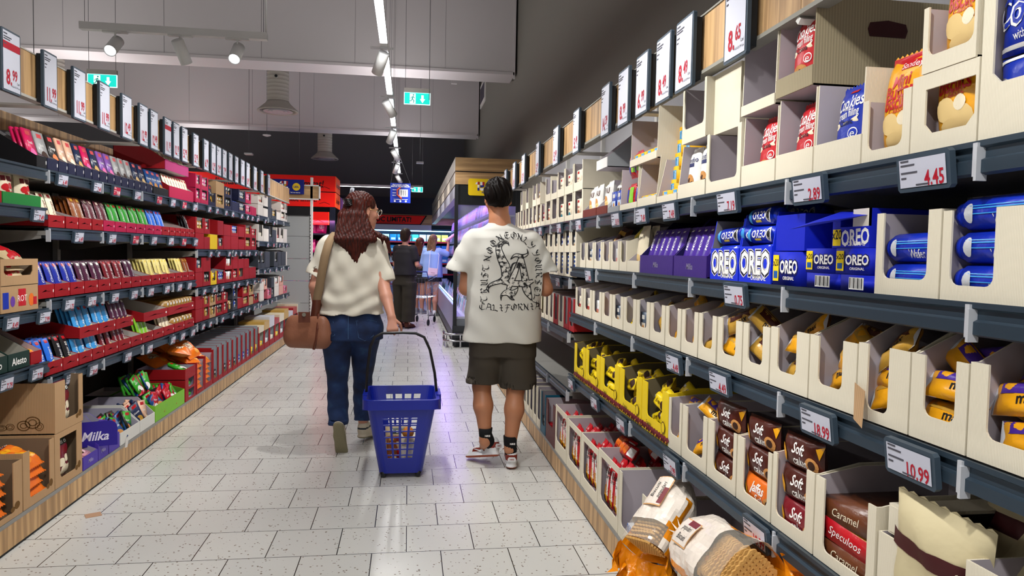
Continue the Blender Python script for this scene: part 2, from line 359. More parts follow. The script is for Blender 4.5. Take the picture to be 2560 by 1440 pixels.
# ------------------------------------------------------------------ price tags
def tag_mesh(w, h, price, red, portrait, lean):
    """frame (root) and screen (child); origin centre of the back, front towards -y"""
    key = ('tag', round(w, 3), round(h, 3), price, red, portrait)
    if key in _TM: return _TM[key]
    f = MB(); t = .012
    f.rbox((-w/2, -t, -h/2), (w/2, 0, h/2), M_TAGF, .003) if False else f.prism([(-w/2, -h/2+.006), (-w/2+.006, -h/2), (w/2-.006, -h/2), (w/2, -h/2+.006), (w/2, h/2-.006), (w/2-.006, h/2), (-w/2+.006, h/2), (-w/2, h/2-.006)], 0, t, M_TAGF, fn=lambda a, b, c: (a, -c, b))
    if portrait: f.box((-w/2+.004, .0, -h/2+.02), (w/2-.004, .02, h/2-.02), M_DARK)
    s = MB(); e = .009; scr = mat('#c4c6d4', .35) if red != 2 else mat('#b8203c', .4)
    fn = lambda a, b, d=.0015: (a, -t-d, b)
    g = lambda a, b: (a, -t-.0022, b)
    s.add([fn(-w/2+e, -h/2+e), fn(w/2-e, -h/2+e), fn(w/2-e, h/2-e), fn(-w/2+e, h/2-e)], [(0, 1, 2, 3)], scr)
    txc = M_TXR if red != 2 else M_TXW
    if portrait:
        if red == 1: s.add([g(-w/2+e, h*.18), g(w/2-e, h*.18), g(w/2-e, h*.30), g(-w/2+e, h*.30)], [(0, 1, 2, 3)], M_TXR)
        lei, ban = (price.split('.')+[''])[:2]
        W = w-.04
        s.text(lei+'.', (0 if len(lei) < 2 else .008), -h*.25, h*.24, M_TXR, g, .03, sx=.72 if len(lei) < 2 else .5, al='R')
        s.text(ban, .004 if len(lei) < 2 else .012, -h*.20, h*.17, M_TXR, g, .03, sx=.62, al='L')
        s.text('Lei', w/2-.016, -h*.315, h*.045, M_TXK, g, al='R'); s.text('1 KG=23.99 Lei', w/2-.014, -h*.385, h*.03, M_TXK, g, al='R')
        for q, (z, l) in enumerate(((.42, .25), (.37, .55), (.335, .45), (.26, .2), (.2, .12))):
            if red == 1 and q == 4: continue
            s.box((-w/2+.014, -t-.0024, h*z-.0025), (-w/2+.014+(w-.04)*l, -t-.0015, h*z+.0025), mat('#4c4c55', .6))
    else:
        if price == '..': s.box((w*.1, -t-.0024, -h*.3), (w*.36, -t-.0015, 0), txc)
        else: s.text(price, w/2-.014, -h*.16, h*.40, txc, g, .018, sx=.74, al='R')
        for q, (z, l) in enumerate(((.33, .2), (.22, .34), (.02, .4), (-.12, .12))):
            s.box((-w/2+.014, -t-.0024, h*z-.0016), (-w/2+.014+(w-.03)*l, -t-.0015, h*z+.0016), mat('#4c4c55', .6) if red != 2 else M_TXW)
        s.box((-w*.12, -t-.0024, -h*.34), (w*.12, -t-.0015, -h*.30), mat('#4c4c55', .6))
    _TM[key] = (f.mesh('price_tag'), s.mesh('screen')); return _TM[key]
_TM = {}
COUNT = {}
def price_tag(side, X, Y, z, w, h, price, red, portrait, where, grp, tilt=.0):
    fm, sm = tag_mesh(w, h, price, red, portrait, 0)
    o = link(fm, 'price_sign' if portrait else 'price_tag'); link(sm, 'screen', o)
    s = 1 if side == 'R' else -1
    o.rotation_euler = (tilt, 0, RZ[side]); o.location = (X-s*(.028 if portrait else .016), Y, z)
    n = COUNT[where] = COUNT.get(where, 0)+1
    col = {0: 'white screened', 1: 'red banded', 2: 'red'}[red]
    if len(where.split()) > 4 and not portrait: tag(o, '%s price tag on %s, %s along it' % (price if len(price) > 2 else 'small '+col, where, ORD[n-1]), 'price tag', grp); return
    tag(o, '%s %s price %s on %s, %s from the camera end' % (col if len(where) < 34 else col.split()[0], price if len(price) > 2 else 'small', 'sign' if portrait else 'tag', where, ORD[n-1]), 'price tag', grp)
def tags_row(side, X, z, items, where, grp, w=None, h=.066):
    for it in items:
        px, price = it[0], it[1]; red = it[2] if len(it) > 2 else 0
        Y = y_of(px, X, z-.03)
        price_tag(side, X, Y, z-.036, w or .115, h, price, red, False, where, grp, .12)
def signs_row(side, X, zc, h, items, where, grp):
    for a, c, price, red in items:
        Y0, Y1 = y_of(a, X, zc), y_of(c, X, zc); w = min(max(abs(Y1-Y0), .12), .19)
        price_tag(side, X, (Y0+Y1)/2, zc, w*.98, h, price, red, True, where, grp)
signs_row('R', XR, 2.04, .25, [(1842, 1903, '8.65', 0), (1715, 1761, '8.49', 0), (1664, 1703, '8.49', 0), (1612, 1644, '6.99', 0), (1566, 1594, '8.99', 0), (1522, 1544, '14.39', 0), (1449, 1465, '5.49', 0), (1397, 1411, '5.49', 0), (1352, 1361, '5.99', 0), (1315, 1324, '5.99', 0), (1292, 1299, '6.49', 0), (1270, 1276, '6.49', 0)], 'the biscuit header board', 'signs along the biscuit header')
signs_row('L', XL, 2.13, .27, [(-22, 28, '8.99', 1), (85, 122, '11.99', 0), (162, 195, '11.99', 0), (229, 257, '11.99', 0), (287, 313, '12.49', 0), (332, 354, '12.99', 0), (360, 380, '12.49', 0), (396, 414, '11.19', 1), (419, 435, '12.19', 0), (441, 456, '5.99', 0), (470, 484, '5.99', 0), (497, 510, '6.99', 0), (516, 528, '12.49', 0), (530, 542, '12.49', 0), (545, 556, '7.49', 0), (561, 571, '7.49', 0), (577, 586, '9.99', 0), (592, 602, '9.99', 0), (606, 615, '8.49', 0), (625, 633, '8.49', 0), (643, 650, '7.99', 0), (661, 667, '7.99', 0)], 'the chocolate header board', 'signs along the chocolate header')
GR = 'price tags on the biscuit rails'; GL = 'price tags on the chocolate rails'
tags_row('R', XR, 1.537, [(2340, '4.45'), (2045, '2.89'), (1838, '7.19'), (1690, '7.49'), (1618, '7.49'), (1553, '8.19'), (1458, '9.49'), (1408, '6.49'), (1360, '5.49')], 'the highest biscuit rail', GR, .14, .072)
tags_row('R', XR, 1.257, [(1857, '0.75'), (1483, '3.49')], 'the second biscuit rail', GR, .14, .072)
tags_row('R', XR, 1.19, [(1405, '2.99'), (1345, '2.99')], 'the lowered second biscuit rail', GR, .14, .072)
tags_row('R', XR, .98, [(2305, '10.99'), (2067, '18.99'), (1817, '4.49'), (1700, '4.49')], 'the third biscuit rail', GR, .14, .072)
tags_row('R', XR, .605, [(1910, '10.99'), (1693, '7.99'), (1566, '8.99'), (1498, '8.49'), (1438, '5.49')], 'the lowest biscuit rail', GR, .14, .072)
tags_row('L', XL, 1.70, [(143, '6.49'), (231, '7.49'), (280, '9.99', 2), (333, '6.49'), (388, '9.99', 2), (423, '7.49'), (452, '8.99', 2), (479, '6.99')], 'the highest chocolate rail', GL)
tags_row('L', XL, 1.71, [(516, '..'), (535, '..'), (558, '..'), (575, '..'), (598, '..'), (613, '..'), (625, '..'), (638, '..'), (658, '..'), (680, '..')], 'the highest far chocolate rail', GL, .1, .06)
tags_row('L', XL, 1.412, [(184, '6.49'), (269, '6.49'), (328, '9.49', 2), (375, '6.49'), (418, '6.49'), (451, '9.49', 2), (481, '6.49')], 'the second chocolate rail', GL)
tags_row('L', XL, 1.312, [(519, '..'), (539, '..'), (566, '..'), (582, '..'), (596, '..'), (617, '..'), (633, '..'), (647, '..')], 'the second far chocolate rail', GL, .1, .06)
tags_row('L', XL, 1.42, [(664, '..'), (679, '..', 2), (694, '..'), (712, '..')], 'the second hindmost chocolate rail', GL, .1, .06)
tags_row('L', XL, 1.058, [(160, '1.75'), (217, '1.75'), (276, '4.99'), (325, '5.29'), (367, '5.29'), (408, '4.49'), (440, '4.49'), (465, '6.49')], 'the third chocolate rail', GL)
tags_row('L', XL, .985, [(503, '..'), (527, '..'), (549, '..'), (578, '..'), (590, '..'), (612, '..'), (630, '..'), (647, '..')], 'the third far chocolate rail', GL, .1, .06)
tags_row('L', XL, 1.09, [(656, '..'), (669, '..'), (685, '..'), (698, '..'), (716, '..')], 'the third hindmost chocolate rail', GL, .1, .06)
tags_row('L', XL, .668, [(162, '9.65'), (221, '28.49'), (309, '8.19'), (364, '7.49'), (423, '5.49'), (448, '6.49'), (474, '6.49')], 'the lowest chocolate rail', GL)
tags_row('L', XL, .685, [(500, '..'), (518, '..'), (549, '..'), (576, '..'), (596, '..'), (616, '..'), (630, '..'), (646, '..'), (674, '..'), (712, '..')], 'the lowest far chocolate rail', GL, .1, .06)
tags_row('L', XL, 1.508, [(82, '7.49')], 'the rail under the green snack carton', GL)
tags_row('L', XL, 1.015, [(15, '8.49'), (97, '7.99', 0)], 'the rail under the nut cartons', GL)
tags_row('L', XL, .75, [(0, '7.79'), (78, '7.79')], 'the rail under the dark nut cartons', GL)
# ------------------------------------------------------------------ packs
# decals: ('r',u0,v0,u1,v1,mat) ('e',cu,cv,ru,rv,mat) ('t',text,cu,cv,h,mat[,rot,bold,sx,shear]) ('p',[(u,v)..],mat); u in -1..1, v in 0..1
def add_decals(b, w, h, surf, decals, lift=.0008):
    for n, d in enumerate(decals):
        L_ = lift+n*.00012; P = lambda x, z: (x, surf(x, z)-L_, z)
        if d[0] == 'r':
            u0, v0, u1, v1 = d[1:5]; nu = 12 if (u1-u0)*w > .1 and w > .19 else 5; vs = []; 
            for j in range(nu+1):
                for i in range(nu+1): vs.append(P((u0+(u1-u0)*i/nu)*w/2, (v0+(v1-v0)*j/nu)*h))
            b.add(vs, [(j*(nu+1)+i, j*(nu+1)+i+1, (j+1)*(nu+1)+i+1, (j+1)*(nu+1)+i) for j in range(nu) for i in range(nu)], d[5])
        elif d[0] == 'e':
            cu, cv, ru, rv = d[1:5]; x, z = cu*w/2, cv*h; n_ = 14
            vs = [P(x, z)]
            for k in (.55, 1.):
                for i in range(n_): t = 6.283*i/n_; vs.append(P(x+ru*w/2*k*math.cos(t), z+rv*h*k*math.sin(t)))
            fs = [(0, 1+i, 1+(i+1) % n_) for i in range(n_)]+[(1+i, 1+n_+i, 1+n_+(i+1) % n_, 1+(i+1) % n_) for i in range(n_)]
            b.add(vs, fs, d[5])
        elif d[0] == 'p':
            vs = [P(u*w/2, v*h) for u, v in d[1]]; c = [sum(q[i] for q in d[1])/len(d[1]) for i in (0, 1)]
            vs.append(P(c[0]*w/2, c[1]*h)); k = len(d[1])
            b.add(vs, [(k, i, (i+1) % k) for i in range(k)], d[2])
        elif d[0] == 't':
            st, cu, cv, hh, mt = d[1:6]; rot, bold, sx, sh = (list(d[6:])+[0, .0, 1., 0.][len(d[6:]):])[:4]
            b.text(st, cu*w/2, cv*h, hh, mt, P, bold, rot, sx, sh)
def pouch(w, h, t, base, decals=(), back=None, crimp=.045, seed=1, wr=.05, horiz=False):
    """filled film bag, sealed at top and bottom; stands on its lower seal, front towards -y"""
    rnd = random.Random(seed); ph = [rnd.uniform(0, 6.3) for _ in range(6)]
    def thick(x, z):
        u = max(-1., min(1., 2*x/w)); v = max(0., min(1., z/h)); q = max(0., (v-crimp)/(1-2*crimp)); q = min(1., q)
        if horiz: a = max(0., 1-abs(2*v-1)**3)**.5; uu = min(1, abs(u)/(1-crimp)); c = max(0., 1-uu**4)**.6
        else: a = max(0., 1-abs(u)**3)**.5; c = max(0., 1-abs(2*q-1)**4)**.6
        n = 1+wr*(math.sin(u*5+ph[0]+v*3)+math.sin(v*9+ph[1]+u*2)*.8+math.sin((u+v)*11+ph[2])*.5)
        return t/2*a*c*n+.0006
    b = MB(); nu, nv = 12, 16
    for sgn, mt in ((-1, base), (1, back or base)):
        vs = []
        for j in range(nv+1):
            for i in range(nu+1):
                u = -1+2*i/nu; v = j/nv
                vs.append((u*w/2*(1-.03*math.sin(v*3.14)), sgn*thick(u*w/2, v*h), v*h))
        fs = [(j*(nu+1)+i, j*(nu+1)+i+1, (j+1)*(nu+1)+i+1, (j+1)*(nu+1)+i) for j in range(nv) for i in range(nu)]
        b.add(vs, fs if sgn < 0 else [f[::-1] for f in fs], mt)
    ks = 9   # toothed seals
    for z0, z1 in ((0, -.006), (h, h+.006)) if not horiz else ():
        for k in range(ks):
            x0 = -w/2+w*k/ks; b.add([(x0, 0, z0), (x0+w/ks, 0, z0), (x0+w/ks/2, 0, z1)], [(0, 1, 2)], base)
    add_decals(b, w, h, lambda x, z: -thick(x, z), decals)
    return b
def cbox(w, h, d, base, decals=(), side=None, top=None):
    b = MB(); b.box((-w/2, 0, 0), (w/2, d, h), base)
    if side: b.box((-w/2-.0004, .001, .001), (w/2+.0004, d-.001, h-.001), side)
    if top: b.box((-w/2+.001, .001, h), (w/2-.001, d-.001, h+.0006), top)
    add_decals(b, w, h, lambda x, z: 0, decals); return b
def roll(L_, r, base, decals=(), ends=None):
    """round packet lying along x, twisted seals at the ends"""
    b = MB(); prof = [(r*.75, -L_/2-.018), (r*.8, -L_/2-.006), (r*.55, -L_/2), (r, -L_/2+.008), (r, L_/2-.008), (r*.55, L_/2), (r*.8, L_/2+.006), (r*.75, L_/2+.018)]
    b.lathe(prof, base, 18, axis=0, o=(0, 0, r))
    add_decals(b, L_, 2*r, lambda x, z: -math.sqrt(max(1e-9, r*r-(z-r)**2)), [(d if d[0] != 'r' else d) for d in decals]); return b
# colours
BLU = foil('#1030a8'); RED = foil('#c01420'); YEL = foil('#f0a818'); ORA = foil('#e8701c'); BRN = foil('#4a1c12'); DRD = foil('#7a1420'); PUR = foil('#4a2a98'); GRN = foil('#2f9a2c'); LBL = foil('#3d9be0')
LGR = foil('#86c832'); CRE = foil('#efe2c4'); SIL = foil('#c4c6cc'); WHF = foil('#eceae4'); DPU = foil('#4a1838'); NVY = foil('#14205c'); GLD = foil('#c89a3c'); PNK = foil('#e0489a'); YEW = foil('#f2d21c'); BLK = foil('#16161a')
CK = mat('#c58a4c', .7, bump=.4, bscale=90); CKD = mat('#3a2014', .6); CKL = mat('#e8c98a', .7)
W, K, R_ = M_TXW, M_TXK, M_TXR
def cookie(u, v, ru, rv, seed=3):
    rnd = random.Random(seed); out = [('e', u, v, ru, rv, CK)]
    for _ in range(6):
        a, q = rnd.uniform(0, 6.3), rnd.uniform(.1, .75); out.append(('e', u+math.cos(a)*q*ru, v+math.sin(a)*q*rv, ru*.16, rv*.16, CKD))
    return out
def filled_cookie(base, sub):
    return pouch(.115, .185, .05, base, [('r', -.15, .90, .35, .97, RED), ('t', 'Cookies', 0, .78, .030, W, .12, .014, .66, .15), ('t', 'with', 0, .70, .010, W), ('t', 'cream filling', 0, .64, .019, W, .1, .01, .6, .1),
        ('p', [(-.8, .46), (.7, .52), (.62, .56), (.7, .60), (-.8, .54), (-.7, .5)], CRE), ('t', sub, -.05, .53, .013, K, .05, .01), ('e', .45, .38, .24, .07, W), ('e', .45, .38, .2, .055, base)]+cookie(-.1, .15, .75, .17)+[('t', 'e', .45, .38, .02, W)], seed=2)
def butter():
    return pouch(.13, .215, .06, YEL, [('p', [(-1, 1), (-1, .8), (0, .88), (1, .78), (1, 1)], RED), ('r', -.1, .82, .9, .9, RED), ('t', 'Sondey', .35, .86, .014, W), ('t', 'Mini', 0, .72, .026, RED, .05, .02, .9, .2), ('t', 'Butter', 0, .62, .03, RED, .05, .025, .78), ('t', 'biscuits', 0, .52, .03, RED, .05, .025, .66),
        ('t', 'Classic', 0, .44, .015, RED, .05, 0, 1, .3), ('e', -.3, .3, .4, .11, CKL), ('e', .35, .22, .4, .11, CKL), ('e', -.1, .12, .45, .1, CKL), ('e', .3, .34, .25, .07, CRE)], seed=5)
def bigcookie():
    return pouch(.24, .135, .05, BLU, [('r', -1, .92, 1, .97, W), ('r', -1, .05, 1, .1, W), ('r', -.1, .8, .4, .95, RED), ('t', 'Sondey', .15, .87, .012, W), ('t', 'Cookies', -.05, .52, .052, W, 0, .05, 1, .1), ('t', 'Cookies', -.05, .52, .05, BLU, 0, .012, 1, .1), ('t', 'with 40% Chocolate', .1, .22, .014, W, .03, .01)]+cookie(.75, .4, .3, .34), horiz=True, seed=8)
def soft(base, col, t1='Soft', t2='cakes'):
    return pouch(.2, .085, .05, base, [('p', [(-1, .1), (-.4, .0), (-.6, .5), (-.3, 1), (-1, .9)], col), ('p', [(.5, 1), (.9, .5), (1, .9)], YEL), ('t', t1, .05, .66, .028, W, 0, .02, .95, .2), ('t', t2, .15, .3, .024, W, 0, .014, .95, .2), ('e', .68, .28, .22, .25, CK), ('e', .7, .3, .12, .14, CKD), ('e', -.72, .4, .2, .3, YEL)], horiz=True, wr=.07, seed=11)
def oreo_box(w=.135, h=.085, d=.2, back=False):
    if back: return cbox(w, h, d, paper('#1024c0'), [('r', -.45, .12, .45, .85, W)]+[('r', -.42+k*.085, .2, -.42+k*.085+(.02 if k % 3 else .05), .82, K) for k in range(10)])
    return cbox(w, h, d, paper('#1024c0'), [('r', -.96, .12, -.5, .9, paper('#f4d416')), ('t', 'x20', -.73, .68, .018, K, 0, .015, .8), ('r', -.88, .2, -.58, .42, paper('#1e5aa8')), ('t', 'OREO', .27, .55, .034, paper('#0a1050'), 0, .09, .74), ('t', 'OREO', .27, .56, .032, W, 0, .03, .74), ('t', 'ORIGINAL', .3, .22, .009, W, 0, .01)])
def oreo_roll(): return roll(.13, .026, foil('#1230b8'), [('e', .75, .5, .2, .4, W), ('e', .75, .5, .14, .28, K), ('t', 'OREO', -.05, .55, .022, W, 0, .02, .9, .1), ('r', -.4, .16, .1, .28, YEW), ('e', -.85, .5, .12, .4, LBL)])
def wafer(): return roll(.20, .030, foil('#1230b8'), [('r', -.8, .62, .7, .66, LBL), ('r', -.8, .70, .7, .73, LBL), ('r', -.8, .46, .7, .49, LBL), ('t', 'Wafer', .2, .3, .018, W, 0, .01, 1, .3), ('e', -.7, .5, .12, .3, SIL)])
def gold_bar(c1, c2, seed): return pouch(.17, .065, .035, c1, [('r', -1, .6, 1, .98, c2), ('p', [(-1, 0), (-.5, 0), (-.8, 1), (-1, 1)], SIL), ('t', 'max', .2, .5, .022, K, .1, .02), ('p', [(.7, 0), (1, 0), (1, 1), (.85, 1)], SIL)], horiz=True, wr=.12, seed=seed)
def sandwich(): return pouch(.065, .23, .06, RED, [('r', -1, .25, 1, .85, WHF), ('r', -.9, .88, .6, .96, RED), ('t', 'Sondey', -.1, .91, .012, W), ('t', 'SANDWICH', 0, .72, .0125, K, 0, .02, .8), ('t', 'BISCUITS', 0, .63, .0125, K, 0, .02, .8), ('e', .1, .38, .65, .09, CK), ('e', -.1, .2, .7, .1, YEL), ('e', -.1, .2, .5, .06, CKD)], seed=4)
def check_box():
    d = [('r', -1+k*.25, 0, -1+k*.25+.125, 1, paper('#2d5fc0')) for k in range(8)]+[('r', -1, q*.25, 1, q*.25+.09, paper('#7fa4dc')) for q in range(4)]
    return cbox(.15, .04, .2, paper('#e8ecf4'), d+[('r', -.3, .3, .3, .7, RED), ('e', .6, .5, .3, .4, ORA)])
def eugenia(): return pouch(.13, .06, .04, YEW, [('p', [(-1, 0), (-.3, 0), (-.1, 1), (-1, 1)], BRN), ('t', 'Eugenia', .2, .5, .017, BRN, .05, .01, .9, .1), ('e', .75, .5, .2, .4, CKD), ('r', -.95, .5, -.5, .7, SIL)], horiz=True, wr=.12, seed=9)
def red_rolls(): return pouch(.16, .07, .06, RED, [('e', -.35, .5, .3, .42, ORA), ('e', .25, .5, .28, .4, ORA), ('r', .6, .2, .95, .8, W)], horiz=True, seed=6)
def choc(base, tagc, tx, img, tcol=None, w=.062, h=.165, t=.016):
    return pouch(w, h, t, base, [('r', -.45, .86, .45, .96, tagc), ('t', tx, 0, .52, w*.32, tcol or W, 1.57, .01, .9, .15), ('e', .0, .16, .7, .12, img), ('e', .35, .25, .4, .06, CKL)], crimp=.03, seed=3, wr=.03)
def slab(base, tx, img, w=.09, h=.18, d=.012, tc=None): return cbox(w, h, d, base, [('r', -.5, .82, .5, .94, RED), ('t', tx, 0, .62, w*.17, tc or W, 0, .01), ('e', .1, .28, .7, .18, img), ('e', -.3, .2, .4, .1, CKD)])
def nutbag(base, img, tx='Alesto', w=.15, h=.22): return pouch(w, h, .06, base, [('r', -.6, .78, .6, .94, mat('#122a20', .4)), ('t', tx, 0, .86, .024, W, 0, .015), ('r', -.8, .58, .8, .72, DRD), ('e', -.4, .4, .35, .1, img), ('e', .35, .45, .3, .09, img), ('e', 0, .22, .45, .12, img), ('e', -.5, .12, .3, .08, img), ('e', .55, .2, .3, .1, img)], wr=.09, seed=13)
def amber(): return pouch(.16, .2, .07, ORA, [('e', -.4, .7, .4, .1, YEL), ('e', .3, .6, .42, .11, foil('#f08a1c')), ('e', -.2, .4, .45, .11, YEL), ('e', .4, .3, .4, .1, YEL), ('e', -.4, .18, .35, .09, foil('#f08a1c')), ('r', -1, .84, 1, .97, DPU), ('t', 'Alesto', 0, .9, .018, W)], wr=.14, seed=17)
def mini(c1, c2, w=.07, h=.1): return cbox(w, h, .16, c1, [('r', -.8, .1, .8, .55, c2), ('r', -.5, .7, .5, .88, WHF), ('e', 0, .32, .4, .15, CK)])
def plainbag(c1, c2, w=.12, h=.16, tx=None): return pouch(w, h, .05, c1, [('e', 0, .35, .6, .2, c2), ('r', -.6, .7, .6, .85, c2)]+([('t', tx, 0, .78, .02, W)] if tx else []), wr=.08, seed=21)
